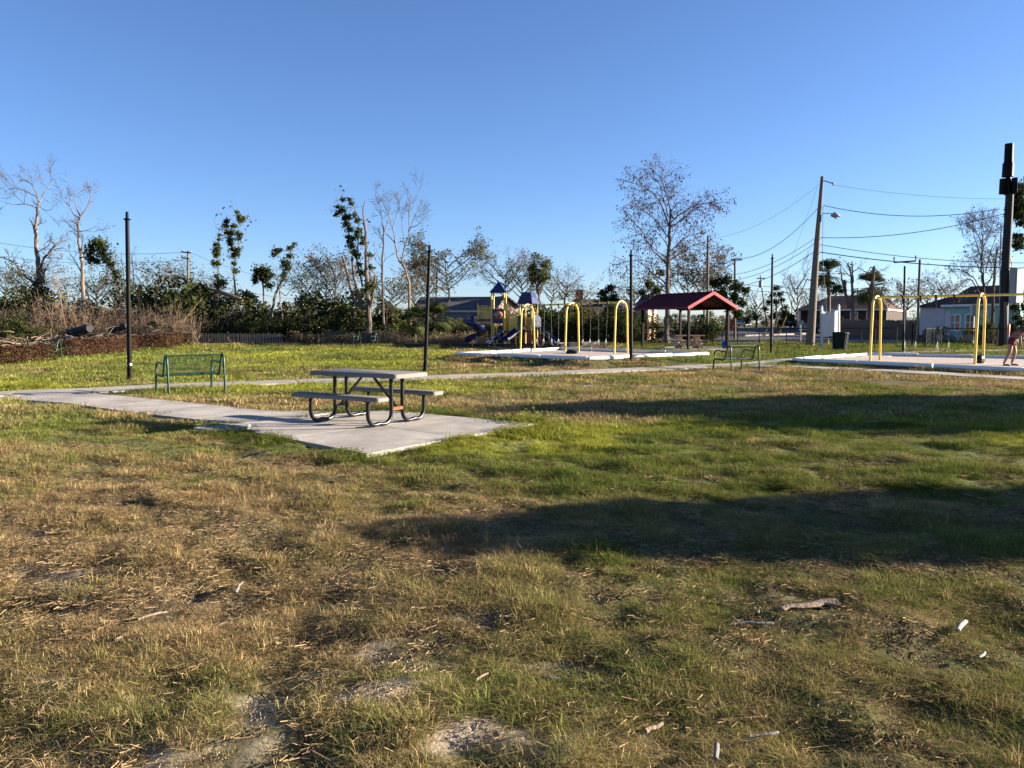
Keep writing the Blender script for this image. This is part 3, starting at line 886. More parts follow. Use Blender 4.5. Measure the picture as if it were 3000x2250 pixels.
SET_A = swing_set((0.72, 37.3), (4.62, 34.0), (2.36, 2.44), 'yellow three arch swing set on the middle sandy bed', 2)
SET_B = swing_set((13.9, 30.7), (18.9, 25.6), (2.53, 2.53), 'yellow arched swing set on the right sandy bed, by the person', 2, 0.85, 0.046, 0.041)
gA, gB = 'belt swings on the middle swing set', 'belt swings on the right swing set'
swing(SET_A, 1573, 1595, 0.50, 'first swing from the left on the middle yellow swing set', gA, -0.02)
swing(SET_A, 1614, 1636, 0.50, 'second swing from the left on the middle set, in front of the blue slide', gA, 0.03)
swing(SET_A, 1704, 1730.5, 0.50, 'third swing from the left on the middle set, right of its centre arch', gA, 0.02)
swing(SET_A, 1752, 1779, 0.50, 'rightmost swing on the middle yellow swing set', gA, -0.03)
swing(SET_B, 2639, 2691, 0.53, 'left swing on the right swing set, by the lamp post with crossbar', gB, 0.02, 0.42)
swing(SET_B, 2736, 2790, 0.53, 'right swing on the right swing set, in front of the teal house', gB, -0.05, 0.5)

# ------------------------------------------------------------------ playground tower with slides
PD = 52.0
PZ = hz(-0.5, PD) + 0.05
def PG(zx, zy, off=0.0):
    return Vector(((zx / 6.32 + 1330 - 1500) / FPX * (PD + off), PD + off, PZ + (1340 - zy) * 0.00350))
play = thing('playground', 'blue and yellow playground with two roofed towers and slides', 'playground')
def post(zx, zt, off, m=M_YELLOW, r=0.055, zb=1345, name='post'):
    mb = MB(); a, b = PG(zx, zb, off), PG(zx, zt, off); mb.tube([a, b], r, 10); return mb.build(name, m, play, smooth=True)
for zx, off in ((700, -.45), (737, .45), (932, -.45), (962, .45)): post(zx, 350, off)
for zx, off in ((1215, -.25), (1322, .55), (1435, -.45), (1540, .35)): post(zx, 555, off)
for zx, zt, off in ((1028, 790, -.3), (1145, 720, .5), (1003, 800, .5)): post(zx, zt, off)
for zx, zt, off in ((742, 925, -.7), (797, 925, -.7)): post(zx, zt, off, r=0.04)
for zy in (992, 1060, 1130):
    mb = MB(); mb.tube([PG(742, zy, -.7), PG(797, zy, -.7)], 0.018, 6); mb.build('rung', M_YELLOW, play)

def pyramid_roof(corners, zeave, zmid, kmid, ztop, ktop, name, m):
    mb = MB(); c = sum(corners, Vector()) / 4
    def ring(k, zy, drop=0.0):
        out = []
        for q in corners:
            p = c + (q - c) * k; p.z = PZ + (1340 - zy) * 0.0035 - drop; out.append(tuple(p))
        return out
    rings = [ring(1.0, zeave, 0.05), ring(1.0, zeave), ring(kmid, zmid), ring(ktop, ztop)]
    v = [p for r in rings for p in r]; f = [(3, 2, 1, 0), (12, 13, 14, 15)]
    for i in range(3):
        for j in range(4): f.append((i * 4 + j, i * 4 + (j + 1) % 4, i * 4 + 4 + (j + 1) % 4, i * 4 + 4 + j))
    mb.add(v, f); return mb.build(name, m, play, bevel=0.02)
def grow(ps, k):
    c = sum(ps, Vector()) / len(ps); return [c + (p - c) * k for p in ps]
t1 = [PG(700, 355, -.45), PG(932, 355, -.45), PG(962, 355, .45), PG(737, 355, .45)]
r1 = pyramid_roof(grow(t1, 1.30), 355, 262, 0.52, 165, 0.09, 'tower_roof', M_BLUE)
mb = MB(); c = PG(822, 165, 0.0); mb.lathe([(0.10, -0.02), (0.08, 0.05), (0.03, 0.075)], c, 10); f_ = mb.build('roof_cap', M_BLUE, r1, smooth=True)
t2 = [PG(1215, 555, -.25), PG(1435, 555, -.45), PG(1540, 555, .35), PG(1322, 555, .55)]
r2 = pyramid_roof(grow(t2, 1.30), 560, 455, 0.80, 355, 0.52, 'tower_roof', M_BLUE)
# low relief shingles on the second roof's front faces
mb = MB(); cc = sum(grow(t2, 1.3), Vector()) / 4
for row in range(4):
    for k in range(7):
        s = (k + 0.5 + 0.25 * (row % 2)) / 7.6; h = row / 4 + 0.08
        a, b = grow(t2, 1.3)[0], grow(t2, 1.3)[1]
        kk = 1.0 - 0.20 * (h * 2) if h < 0.5 else 0.80 - 0.28 * (h - 0.5) * 2
        p = cc + (a.lerp(b, s) - cc) * (kk + 0.015); p.z = PZ + (1340 - (560 - 205 * h)) * 0.0035
        mb.box(p, (0.10, 0.02, 0.09), rz=-0.2)
mb.build('roof_relief', M_BLUE, r2)
def deck(cs, zy, t=0.10, name='deck'):
    z = PZ + (1340 - zy) * 0.0035
    mb = MB(); mb.prism(order_ccw([(p.x, p.y) for p in cs]), z - t, z); return mb.build(name, M_DECK, play)
deck(grow(t1, 0.96), 905); deck(grow(t2, 0.96), 1060)
deck([PG(438, 0, -.45), PG(690, 0, -.45), PG(720, 0, .45), PG(470, 0, .45)], 848, 0.14)
deck([PG(985, 0, -.35), PG(1210, 0, -.35), PG(1300, 0, .5), PG(1000, 0, .5)], 1062)
post(445, 565, -.45, r=0.035, zb=860); post(690, 640, -.45, r=0.03, zb=860)
def pickets(x0, x1, ytop0, ytop1, ybot, off0, off1, n, arch=0.0, name='picket'):
    for k in range(n):
        t = k / (n - 1); zx = x0 + (x1 - x0) * t; off = off0 + (off1 - off0) * t
        yt = ytop0 + (ytop1 - ytop0) * t + arch * (2 * t - 1) ** 2
        mb = MB(); mb.tube([PG(zx, ybot, off), PG(zx, yt, off)], 0.016, 6); mb.build(name, M_YELLOW, play)
    for zy0, zy1 in ((ytop0, ytop1), (ybot, ybot), ((ytop0 + ybot) / 2.0 - 25, (ytop1 + ybot) / 2.0 - 25)):
        mb = MB(); m = 8
        mb.tube([PG(x0 + (x1 - x0) * i / m, zy0 + (zy1 - zy0) * i / m + (arch * (2 * i / m - 1) ** 2 if zy0 == ytop0 else 0), off0 + (off1 - off0) * i / m) for i in range(m + 1)], 0.022, 6)
        mb.build('rail', M_YELLOW, play)
pickets(455, 680, 600, 612, 836, -.45, -.45, 10, 18)
pickets(985, 1145, 762, 762, 830, .5, .5, 7)
pickets(470, 720, 640, 650, 836, .45, .45, 9, 10)
# yellow play wall with raised pattern
def panel(x0, x1, y0, y1, off0, off1, m, name, t=0.05):
    a, b = PG(x0, y1, off0), PG(x1, y1, off1); h = (y1 - y0) * 0.0035
    mb = MB(); mb.beam(a + Vector((0, 0, h / 2)), b + Vector((0, 0, h / 2)), t, h); return mb.build(name, m, play, bevel=0.012)
w1 = panel(1032, 1212, 826, 1058, -.34, -.34, M_YELLOW, 'wall_panel')
w2 = panel(1330, 1425, 818, 1058, .45, .40, M_YELLOW, 'wall_panel')
w3 = panel(1480, 1535, 840, 1058, -.2, .3, M_YELLOW, 'wall_panel')
for w_, x0, x1, off in ((w1, 1045, 1205, -.385), (w2, 1338, 1418, .37)):
    mb = MB()
    for k in range(int((x1 - x0) / 20)):
        for zy in ((875, 905), (945, 1040)):
            zx = x0 + k * 20 + 8; mb.beam(PG(zx, zy[1], off), PG(zx, zy[0], off), 0.012, 0.02)
    mb.build('slot_relief', M_OLIVE, w_)
# bubble window panel
bp_ = panel(716, 916, 665, 908, -.50, -.50, M_BLUE, 'bubble_panel', 0.07)
mb = MB(); c = PG(818, 660, -.50); mb.tube([c + Vector((-.22, 0, -.02)), c + Vector((-.12, 0, .05)), c + Vector((.12, 0, .05)), c + Vector((.22, 0, -.02))], 0.035, 8); mb.build('panel_crest', M_BLUE, bp_)
tilt = Matrix.Rotation(math.radians(90), 3, 'X')
M_BUBBLE = mat('reflection_brown_bubble', (0.30, 0.12, 0.07), 0.08, var=0.5, scale=3, spec=0.8)  # brown colour stands in for the orange reflection in a clear dome
mb = MB(); mb.lathe([(0.29 * math.cos(a), 0.16 * math.sin(a) + 0.02) for a in np.linspace(0, 1.5, 7)], PG(820, 778, -.53), 20, tilt); mb.build('bubble_window', M_BUBBLE, bp_, smooth=True)
mb = MB(); mb.lathe([(0.29, 0.0), (0.335, 0.0), (0.335, 0.05), (0.29, 0.05)], PG(820, 778, -.53), 24, tilt); mb.build('bubble_ring', M_BLUE, bp_, smooth=True)

def sweep(path, width, wall, name, m, parent, t=0.03, hood=0.0):
    P = np.array([tuple(p) for p in path]); n = len(P)
    T = np.gradient(P, axis=0); S_ = np.stack([T[:, 1], -T[:, 0], np.zeros(n)], 1); S_ /= np.maximum(np.linalg.norm(S_, axis=1), 1e-6)[:, None]
    w = width / 2
    inner = [(-w, wall), (-w, wall * .35), (-w * .72, 0.03), (0, 0), (w * .72, 0.03), (w, wall * .35), (w, wall)]
    outer = [(a * (1 + t / w), b - (t if abs(a) < w else 0)) for a, b in inner][::-1]
    sec = inner + outer; k = len(sec)
    v = []; f = []
    for i in range(n):
        for a, b in sec: v.append(P[i] + S_[i] * a + np.array([0, 0, b]))
    for i in range(n - 1):
        for j in range(k): f.append((i * k + j, i * k + (j + 1) % k, (i + 1) * k + (j + 1) % k, (i + 1) * k + j))
    f += [tuple(range(k)), tuple(range((n - 1) * k + k - 1, (n - 1) * k - 1, -1))]
    mb = MB(); mb.add(v, f); return mb.build(name, m, parent, smooth=True)
spiral = [PG(*p) for p in ((450, 850, .1), (380, 858, -.05), (310, 875, -.30), (268, 915, -.62), (300, 965, -.92), (390, 1010, -1.0), (480, 1050, -.85), (530, 1095, -.45), (500, 1145, -.02), (420, 1190, .15), (340, 1225, .05), (255, 1275, -.12), (225, 1290, -.16))]
spiral = [Vector(q) for q in smooth_line(np.array([tuple(q) for q in spiral]), 5)]
sweep(spiral, 0.52, 0.30, 'spiral_slide', M_BLUE, play)
post(418, 1150, -.5, M_GREYMETAL, 0.03, name='slide_support')
slide_l = [Vector(q) for q in smooth_line(np.array([tuple(PG(*p)) for p in ((1270, 1040, -.3), (1200, 1060, -.55), (1110, 1130, -.95), (1020, 1205, -1.3), (965, 1235, -1.5), (930, 1238, -1.65))]), 5)]
sweep(slide_l, 0.55, 0.20, 'slide', M_BLUE, play)
slide_r = [Vector(q) for q in smooth_line(np.array([tuple(PG(*p)) for p in ((1520, 1040, .1), (1590, 1055, -.1), (1680, 1130, -.35), (1780, 1215, -.6), (1850, 1265, -.8), (1910, 1275, -.95))]), 5)]
sweep(slide_r, 0.55, 0.20, 'slide', M_BLUE, play)
def hood(zx, off, zx2, off2, ytop, ybot, name='slide_hood'):
    a, b = PG(zx, ybot, off), PG(zx2, ybot, off2); h = (ybot - ytop) * 0.0035
    ax_ = (b - a); L = ax_.length; ax_.normalize(); nrm = Vector((-ax_.y, ax_.x, 0)); c = (a + b) / 2
    out = [(-L / 2, 0)] + [(-L / 2 * math.cos(t), h * (0.55 + 0.45 * math.sin(t))) for t in np.linspace(0, math.pi, 12)] + [(L / 2, 0)]
    mb = MB(); mb.extrude(out, ax_, (0, 0, 1), c - nrm * 0.06, nrm * 0.12); return mb.build(name, M_BLUE, play, bevel=0.02)
hood(1165, -.30, 1312, -.38, 775, 1050); hood(1432, -.48, 1600, .30, 765, 1000)
# pod climber
cl = [PG(*p) for p in ((985, 1075, -.4), (900, 1090, -.75), (800, 1160, -1.15), (700, 1215, -1.5), (620, 1265, -1.75))]
for s in (-.22, .22):
    mb = MB(); mb.tube([p + Vector((s * .5, s, 0)) for p in cl], 0.055, 8); mb.build('climber_rail', M_BLUE, play, smooth=True)
for k, (zx, zy, off) in enumerate(((880, 1080, -.85), (790, 1165, -1.2), (690, 1235, -1.6))):
    mb = MB(); c = PG(zx, zy, off); mb.lathe([(0.05, -.14), (0.17, -.10), (0.22, 0.02), (0.17, 0.10), (0.05, 0.12)], c, 14, Matrix.Rotation(math.radians(50), 3, 'Y')); mb.build('climber_pod', M_BLUE, play, smooth=True)
mb = MB(); mb.lathe([(0.10, 0), (0.10, 0.03), (0.03, 0.035)], PG(675, 1262, -1.83), 14, tilt); mb.build('pod_disc', M_VINYL, play, smooth=True)
for zx in (605, 655): post(zx, 1245, -1.72, M_GREYMETAL, 0.02, name='climber_foot')
# red transfer steps and their handrails
def rbox(x0, x1, y0, y1, off, dep, name, m=M_RED):
    a, b = PG(x0, y1, off), PG(x1, y0, off); c = (a + b) / 2
    mb = MB(); mb.box(c, (abs(b.x - a.x), dep, abs(b.z - a.z))); return mb.build(name, m, play, bevel=0.012)
rbox(1342, 1415, 1085, 1298, -.62, .06, 'step_side'); rbox(1352, 1408, 1170, 1285, -.66, .04, 'side_recess')
rbox(1400, 1545, 1125, 1150, -.60, .5, 'step'); rbox(1490, 1600, 1175, 1240, -.72, .45, 'step'); rbox(1560, 1645, 1222, 1240, -.80, .45, 'step'); rbox(1672, 1742, 1272, 1296, -.9, .4, 'step')
rbox(1415, 1480, 1155, 1180, -.62, .4, 'step'); rbox(1360, 1545, 1062, 1090, -.3, .6, 'step', M_DECK)
def handrail(pts, r=0.022, m=M_OLIVE):
    mb = MB(); q = smooth_line(np.array([tuple(PG(*p)) for p in pts]), 4); mb.tube([Vector(p) for p in q], r, 7); mb.build('handrail', m, play, smooth=True)
handrail([(1385, 1060, -.5), (1388, 970, -.5), (1400, 960, -.52), (1432, 1010, -.7), (1437, 1300, -.75)])
handrail([(1545, 1060, -.4), (1548, 990, -.4), (1560, 975, -.42), (1594, 1005, -.7), (1597, 1330, -.75)])
handrail([(1665, 1335, -.8), (1665, 1105, -.8), (1685, 1082, -.82), (1745, 1110, -.95), (1758, 1140, -.98), (1760, 1330, -1.0)])
handrail([(975, 690, .4), (985, 668, .4), (1003, 680, .4), (1003, 1060, .4)], 0.018)
handrail([(1640, 1340, -.5), (1625, 1345, -.55), (1660, 1330, -.6)], 0.02, M_GREYMETAL)
# pale timbers right of the playground
tm = thing('retaining_timbers', 'pale grey timbers edging the sand right of the playground', 'timber edging')
for x0, x1, dz in ((1636, 1669, 0), (1670, 1706, -1.5), (1707, 1746, -2)):
    a, b = G(x0, 1016 + dz), G(x1, 1015 + dz); mb = MB()
    mb.beam((a.x, a.y, hz(a.x, a.y) + .13), (b.x, b.y, hz(b.x, b.y) + .13), .16, .28); mb.build('timber', mat('grey_timber', (0.36, 0.30, 0.25), 0.9, var=0.15, scale=4), tm, bevel=0.015)

# ------------------------------------------------------------------ red roofed shelter
shl = thing('shelter', 'open picnic shelter with a red metal gable roof on black posts', 'shelter')
gz = hz(10.5, 47)
C1 = Vector((9.77, 44.6, 0)); rv = Vector((-2.3, 4.6, 0)); gd = Vector((.894, .447, 0)); gv = gd * 3.55
rd = rv.normalized()
ZE, ZR = 2.40, 3.25
up = Vector((0, 0, 1))
for side in (0, 1):
    e0 = C1 + (gv if side else Vector()) + up * ZE; rg = C1 + gv / 2 + up * ZR
    sl = (rg - e0); nrm = sl.cross(rv).normalized()
    if nrm.z < 0: nrm = -nrm
    mb = MB(); mb.add([tuple(e0), tuple(e0 + rv), tuple(rg + rv), tuple(rg), tuple(e0 - nrm * .04), tuple(e0 + rv - nrm * .04), tuple(rg + rv - nrm * .04), tuple(rg - nrm * .04)],
           [(0, 1, 2, 3), (7, 6, 5, 4), (0, 4, 5, 1), (1, 5, 6, 2), (2, 6, 7, 3), (3, 7, 4, 0)])
    rp_ = mb.build('roof_panel', M_ROOFRED, shl)
    n = 17
    for k in range(n):
        o = rv * ((k + .5) / n)
        mb = MB(); mb.beam(e0 + o + nrm * .018, rg + o + nrm * .018, .035, .036, up=nrm); mb.build('seam_rib', M_ROOFRED, rp_)
    for off, nm in ((-rd * .02, 'gable_trim'), (rv + rd * .02, 'gable_trim')):
        mb = MB(); mb.beam(e0 + off - sl.normalized() * .04 - up * .05, rg + off - up * .05, .03, .17, up=up); mb.build(nm, M_TRIMRED, shl)
    d = gd if side else -gd
    mb = MB(); mb.beam(e0 + d * .02 - up * .06, e0 + rv + d * .02 - up * .06, .03, .13); mb.build('eave_trim', M_TRIMRED if side else M_ROOFRED, shl)
mb = MB(); mb.beam(C1 + gv / 2 + up * (ZR + .025), C1 + gv / 2 + rv + up * (ZR + .025), .22, .03); mb.build('ridge_cap', M_ROOFRED, shl)
corners = [C1 + gd * .35 + rd * .40, C1 + gv - gd * .35 + rd * .40, C1 + gd * .35 + rv - rd * .40, C1 + gv - gd * .35 + rv - rd * .40]
rz_s = math.atan2(gd.y, gd.x)
for c in corners:
    mb = MB(); mb.box((c.x, c.y, (gz - .1 + ZE) / 2 + .02), (.13, .13, ZE - gz + .14), rz=rz_s); mb.build('post', M_BRONZE, shl, bevel=.008)
for a, b in ((corners[0], corners[2]), (corners[1], corners[3])):
    mb = MB(); mb.beam(a + up * (ZE - .02) - rd * .3, b + up * (ZE - .02) + rd * .3, .10, .16); mb.build('eave_beam', M_BRONZE, shl)
for t in (0.09, 0.5, 0.91):
    o = rv * t; a = C1 + gd * .3 + o; b = C1 + gv - gd * .3 + o; m_ = C1 + gv / 2 + o
    mb = MB()
    mb.beam(a + up * (ZE + .02), m_ + up * (ZR - .14), .07, .07); mb.beam(b + up * (ZE + .02), m_ + up * (ZR - .14), .07, .07)
    mb.beam(a + up * (ZE - .05), m_ + up * (ZR - .42), .05, .05); mb.beam(b + up * (ZE - .05), m_ + up * (ZR - .42), .05, .05)
    for s_ in (a, b):
        for k in range(5):
            p0 = (s_ + up * (ZE + .02)).lerp(m_ + up * (ZR - .14), k / 5); p1 = (s_ + up * (ZE - .05)).lerp(m_ + up * (ZR - .42), (k + .5) / 5); p2 = (s_ + up * (ZE + .02)).lerp(m_ + up * (ZR - .14), (k + 1) / 5)
            mb.beam(p0, p1, .03, .03); mb.beam(p1, p2, .03, .03)
    mb.build('truss', M_BRONZE, shl)

# concrete table in the shelter
ct = thing('concrete_picnic_table', 'tan concrete picnic table with angled legs under the red roofed shelter', 'picnic table', on_ground(10.25, 46.9, .03), math.radians(12))
mb = MB(); mb.box((0, 0, .735), (1.85, .76, .07)); mb.build('tabletop', M_TABLETOPRED, ct, bevel=.012)
for s in (-1, 1):
    mb = MB(); mb.box((0, s * .68, .43), (2.1, .28, .06)); mb.build('seat', M_TABLETOPRED, ct, bevel=.01)
for sx in (-.55, .55):
    mb = MB(); mb.box((sx, 0, .42), (.30, .42, .56)); mb.build('pedestal', M_TAN, ct, bevel=.015)
    for s in (-1, 1):
        mb = MB(); mb.beam((sx, s * .05, .08), (sx, s * .66, .38), .26, .16, up=(1, 0, 0)); mb.build('seat_arm', M_TAN, ct, bevel=.015)
        mb = MB(); mb.beam((sx + s * .30, -.25, .07), (sx, -.1, .42), .16, .16); mb.build('slanted_leg', M_TAN, ct, bevel=.015)
# blue bin by the post
q = foot(2122, 1020)
bb = thing('recycling_bin', 'small blue bin standing at the right shelter post', 'bin', q, .2)
mb = MB(); mb.lathe([(.13, 0), (.17, .38), (.18, .40), (.15, .40), (.12, .03)], n=14); mb.build('tub', M_BLUEBIN, bb, smooth=True)
mb = MB(); mb.tube([(-.175, 0, .38), (-.12, 0, .47), (.12, 0, .47), (.175, 0, .38)], .008, 5); mb.build('handle', M_GREYMETAL, bb)

# ------------------------------------------------------------------ trash can, blank sign
q = foot(2459, 1027)
tcn = thing('trash_can', 'tilted dark green trash can on the grass before the white sign', 'trash can', q, .3)
tcn.rotation_euler = (math.radians(-2), math.radians(5), .3)
mb = MB(); mb.lathe([(.33, .10), (.36, .30), (.40, .95), (.37, .95), (.31, .15)], n=20); mb.build('drum', M_BIN, tcn, smooth=True)
mb = MB()
for k in range(20):
    a = 2 * math.pi * k / 20; mb.beam((.355 * math.cos(a), .355 * math.sin(a), .14), (.412 * math.cos(a), .412 * math.sin(a), .93), .05, .02, up=(math.cos(a), math.sin(a), 0))
mb.build('slat_shell', M_BIN, tcn)
mb = MB(); mb.lathe([(.44, .95), (.45, .98), (.43, 1.02), (.30, 1.04), (.30, 1.0), (.40, .96)], n=20); mb.build('lid_rim', M_BIN, tcn, smooth=True)
mb = MB(); mb.lathe([(.10, -.05), (.10, .12)], n=10); mb.build('base_post', M_BIN, tcn)
L = W(2407, 1015, 48); Rr = W(2457, 1010, 49.0); lz = hz(L.x, L.y); rzz = hz(Rr.x, Rr.y)
sg = thing('blank_sign', 'blank white vinyl notice board leaning between two white posts', 'sign', (L.x, L.y, lz))
ax_ = Vector((Rr.x - L.x, Rr.y - L.y, 0)); sw_ = ax_.length; ang = math.atan2(ax_.y, ax_.x)
sg.rotation_euler = (0, math.radians(-3.2), ang)
for x, m_ in ((0, 'post'), (sw_, 'post')):
    Ht = 2.42
    mb = MB(); mb.box((x, 0, Ht / 2 - .1), (.125, .125, Ht + .2)); mb.build('post', M_VINYL, sg, bevel=.008)
    mb = MB(); mb.box((x, 0, Ht + .012), (.155, .155, .024)); mb.lathe([(.05, .02), (.075, .07), (.06, .13), (.01, .155)], (x, 0, Ht), 12); mb.build('post_cap', M_VINYL, sg, smooth=True)
mb = MB(); mb.box((sw_ / 2, 0, 1.43), (sw_ - .13, .035, 1.46)); mb.build('board', M_VINYL, sg)
for z in (.72, 2.14):
    mb = MB(); mb.box((sw_ / 2, 0, z), (sw_ - .126, .06, .09)); mb.build('rail', M_VINYL, sg, bevel=.006)

# small metal street sign plates
def small_sign(u, v, vt, depth, w, h, label, m_plate, lean=0):
    b = W(u, v, depth); z0 = hz(b.x, b.y); top = W(u + lean, vt, depth)
    t = thing('street_sign', label, 'sign', (b.x, b.y, z0))
    mb = MB(); mb.tube([(0, 0, -.1), (top.x - b.x, 0, top.z - z0)], .03, 6); mb.build('post', M_GREYMETAL, t)
    mb = MB(); mb.box((top.x - b.x, -.05, top.z - z0 - h / 2), (w, .012, h)); mb.build('plate', m_plate, t)
small_sign(2346, 1005, 939, 60, .42, .30, 'grey fence post holding a small pale plate near the leaning pole', M_GREYMETAL)
small_sign(2411, 1005, 885, 66, .28, .62, 'back of a narrow metal street sign above the blank white board', M_GREYMETAL)
small_sign(2142, 1005, 941, 70, .30, .75, 'small red and white roadside sign behind the shelter', M_TRIMRED)

# ------------------------------------------------------------------ black chain link fence along the street
def chain_fence(pts, label, h=1.15):
    f = thing('chain_link_fence', label, 'fence')
    tops = []
    for p in pts:
        z = hz(p[0], p[1]); hh = p[2] if len(p) > 2 else h
        mb = MB(); mb.tube([(p[0], p[1], z - .1), (p[0], p[1], z + hh + .03)], .035, 8); mb.build('post', M_BRONZE, f, smooth=True)
        tops.append(Vector((p[0], p[1], z + hh)))
    for a, b in zip(tops[:-1], tops[1:]):
        mb = MB(); mb.tube([a, a.lerp(b, .5) - up * .015, b], .025, 6); mb.build('top_rail', M_BRONZE, f)
    Q = []
    for i, (a, b) in enumerate(zip(tops[:-1], tops[1:])):
        Ln = (b - a).length; n = max(2, int(Ln / .16)); m = 7
        for sgn in (-1, 1):
            for k in range(-m, n + m):
                s0 = k / n; s1 = (k + sgn * m) / n
                lo, hi = max(0, min(s0, s1)), min(1, max(s0, s1))
                if hi <= lo: continue
                def pt(s):
                    tt = (s - s0) / (s1 - s0); q = a.lerp(b, s); g = hz(q.x, q.y) + .03
                    return Vector((q.x, q.y, g + (q.z - g) * tt))
                p0, p1 = pt(lo), pt(hi); wv = (b - a).normalized() * .004
                Q.append([tuple(p0 - wv), tuple(p0 + wv), tuple(p1 + wv), tuple(p1 - wv)])
    if Q: tag(quads_mesh('wire_mesh', Q, M_BRONZE, f), kind='stuff')
    return f
def fp(u, d): 
    return ((u - 1500) / FPX * d, d)
chain_fence([fp(u, d) for u, d in ((2223, 55), (2303, 55.5), (2402, 55.5), (2521, 54), (2562, 52.5), (2625, 51.2))], 'black chain link fence along the street behind the blank sign')
chain_fence([fp(u, d) for u, d in ((2711, 47.5), (2755, 50.2), (2858, 49.5), (2920, 48.8), (3040, 47.8), (3250, 46))], 'black chain link fence in front of the teal house')
chain_fence([fp(u, d) + (hh,) for u, d, hh in ((2059, 57, 1.15), (2087, 55.5, 1.45), (2115, 54.5, .85), (2125, 54, 1.35), (2160, 54.3, 1.15), (2223, 55, 1.15))], 'bent storm damaged stretch of black chain link fence behind the shelter')
chain_fence([fp(u, d) for u, d in ((1655, 60), (1760, 60), (1860, 60), (1960, 59.5), (2059, 57.2))], 'black chain link fence in the shade behind the middle swings')
f = thing('gate_post', 'black gate post between the two right fences', 'post', on_ground(*fp(2671, 49.2)))
mb = MB(); mb.tube([(0, 0, -.1), (0, 0, 1.35)], .045, 8); mb.build('shaft', M_BRONZE, f, smooth=True)
mb = MB(); mb.lathe([(.05, 1.34), (.06, 1.37), (.02, 1.42)], n=8); mb.build('cap', M_BRONZE, f, smooth=True)

# ------------------------------------------------------------------ wooden fences
def picket_fence(a, b, h, n, label, name='picket_fence', width=.085, gap_fn=None, m=None, rails=2, tops=True, t=.025):
    f = thing(name, label, 'fence'); a, b = Vector(a), Vector(b); d = (b - a); Ln = d.length; d.normalize(); rz = math.atan2(d.y, d.x)
    rr = random.Random(int(Ln * 100)); m = m or M_FENCEWOOD
    nrm = Vector((d.y, -d.x))
    shared = None
    for k in range(n):
        p = a + d * (Ln * (k + .5) / n); z = hz(p.x, p.y)
        hh = h * rr.uniform(.95, 1.03)
        if shared is None:
            mb = MB(); w = width / 2
            pr_ = [(-w, 0), (w, 0), (w, h * (.94 if tops else 1)), (w * .4, h), (-w * .4, h), (-w, h * (.94 if tops else 1))]
            mb.extrude(pr_, (1, 0, 0), (0, 0, 1), (0, 0, 0), (0, t, 0)); o = mb.build('picket' if tops else 'board', m, f); shared = o
        else:
            o = shared.copy(); COL.objects.link(o); o.parent = f
        o.location = (p.x, p.y, z); o.rotation_euler = (0, rr.uniform(-.02, .02), rz + rr.uniform(-.02, .02)); o.scale = (1, 1, hh / h)
    for k in range(rails):
        z = (.25 + .5 * k) * h
        m_ = 6; mb = MB()
        for i in range(m_):
            p, q = a + d * Ln * i / m_, a + d * Ln * (i + 1) / m_
            p = p - nrm * .045; q = q - nrm * .045
            mb.beam((p.x, p.y, hz(p.x, p.y) + z), (q.x, q.y, hz(q.x, q.y) + z), .04, .085)
        mb.build('rail', m, f)
    return f
picket_fence(fp(547, 56.5), fp(829, 57.5), .80, 42, 'low weathered picket fence before the dark bushes, left of the middle', width=.085, m=M_PICKET)
picket_fence(fp(498, 56), fp(542, 56.4), .80, 7, 'short end of picket fence just behind the russet hedge', width=.085, m=M_PICKET)
picket_fence(fp(2430, 77), fp(2768, 71), 1.65, 92, 'tall brown board privacy fence left of the teal house', 'board_fence', width=.135, tops=False)

# ------------------------------------------------------------------ hedges
def hedge(pts, h, w, label, m, ndens=900, seed=1, side=None):
    t = thing('hedge', label, 'hedge'); rng = np.random.default_rng(seed)
    P = []
    for a, b in zip(pts[:-1], pts[1:]):
        a, b = np.array(a), np.array(b); Ln = np.linalg.norm(b - a); d = (b - a) / Ln; nr = np.array([-d[1], d[0]])
        n = int(Ln * ndens)
        s = rng.uniform(-.1, Ln + .1, n); o = rng.uniform(-1, 1, n); z = rng.uniform(0, 1, n)
        k = rng.integers(0, 3, n)      # keep most leaves near the clipped faces
        o = np.where(k == 0, np.sign(o) * rng.uniform(.8, 1.05, n), o); z = np.where(k == 1, rng.uniform(.85, 1.04, n), z)
        x = a[0] + d[0] * s + nr[0] * o * w / 2; y = a[1] + d[1] * s + nr[1] * o * w / 2
        hh = h * (1 + .16 * (vnoise(x, y, .5, seed) - .5) + .10 * (vnoise(x, y, .15, seed + 3) - .5))
        P.append(np.stack([x, y, hgt(x, y) + .03 + z * hh], 1))
    P = np.concatenate(P)
    quads_mesh('foliage', leaf_quads(P, .085, rng, .6), m, t)
    mb = MB()
    for a, b in zip(pts[:-1], pts[1:]):
        Ln = math.dist(a, b)
        for k in range(int(Ln / .35)):
            p = lerp2(a, b, (k + .5) * .35 / Ln)
            for j in range(3):
                x, y = p[0] + PR.uniform(-.15, .15), p[1] + PR.uniform(-.15, .15)
                mb.tube([(p[0], p[1], hz(*p)), ((p[0] + x) / 2, (p[1] + y) / 2, hz(*p) + h * .4), (x, y, hz(*p) + h * .85)], [.018, .012, .006], 4, cap=False)
    mb.build('stem', M_TWIG, t)
    return t
hedge([(-25, 24.5), P2(-120, 1075), P2(60, 1064), P2(146, 1059)], .62, .6, 'clipped russet hedge at the left edge of the lawn', L_RED, 1500, 3)
hedge([P2(196, 1048), P2(300, 1039), P2(386, 1029.5)], .70, .8, 'clipped russet hedge just left of the tall lamp post', L_RED, 1500, 4)
hedge([P2(380, 1026), P2(470, 1024), P2(545, 1013)], .72, .85, 'clipped russet hedge to the right of the tall lamp post', L_RED, 1500, 5)

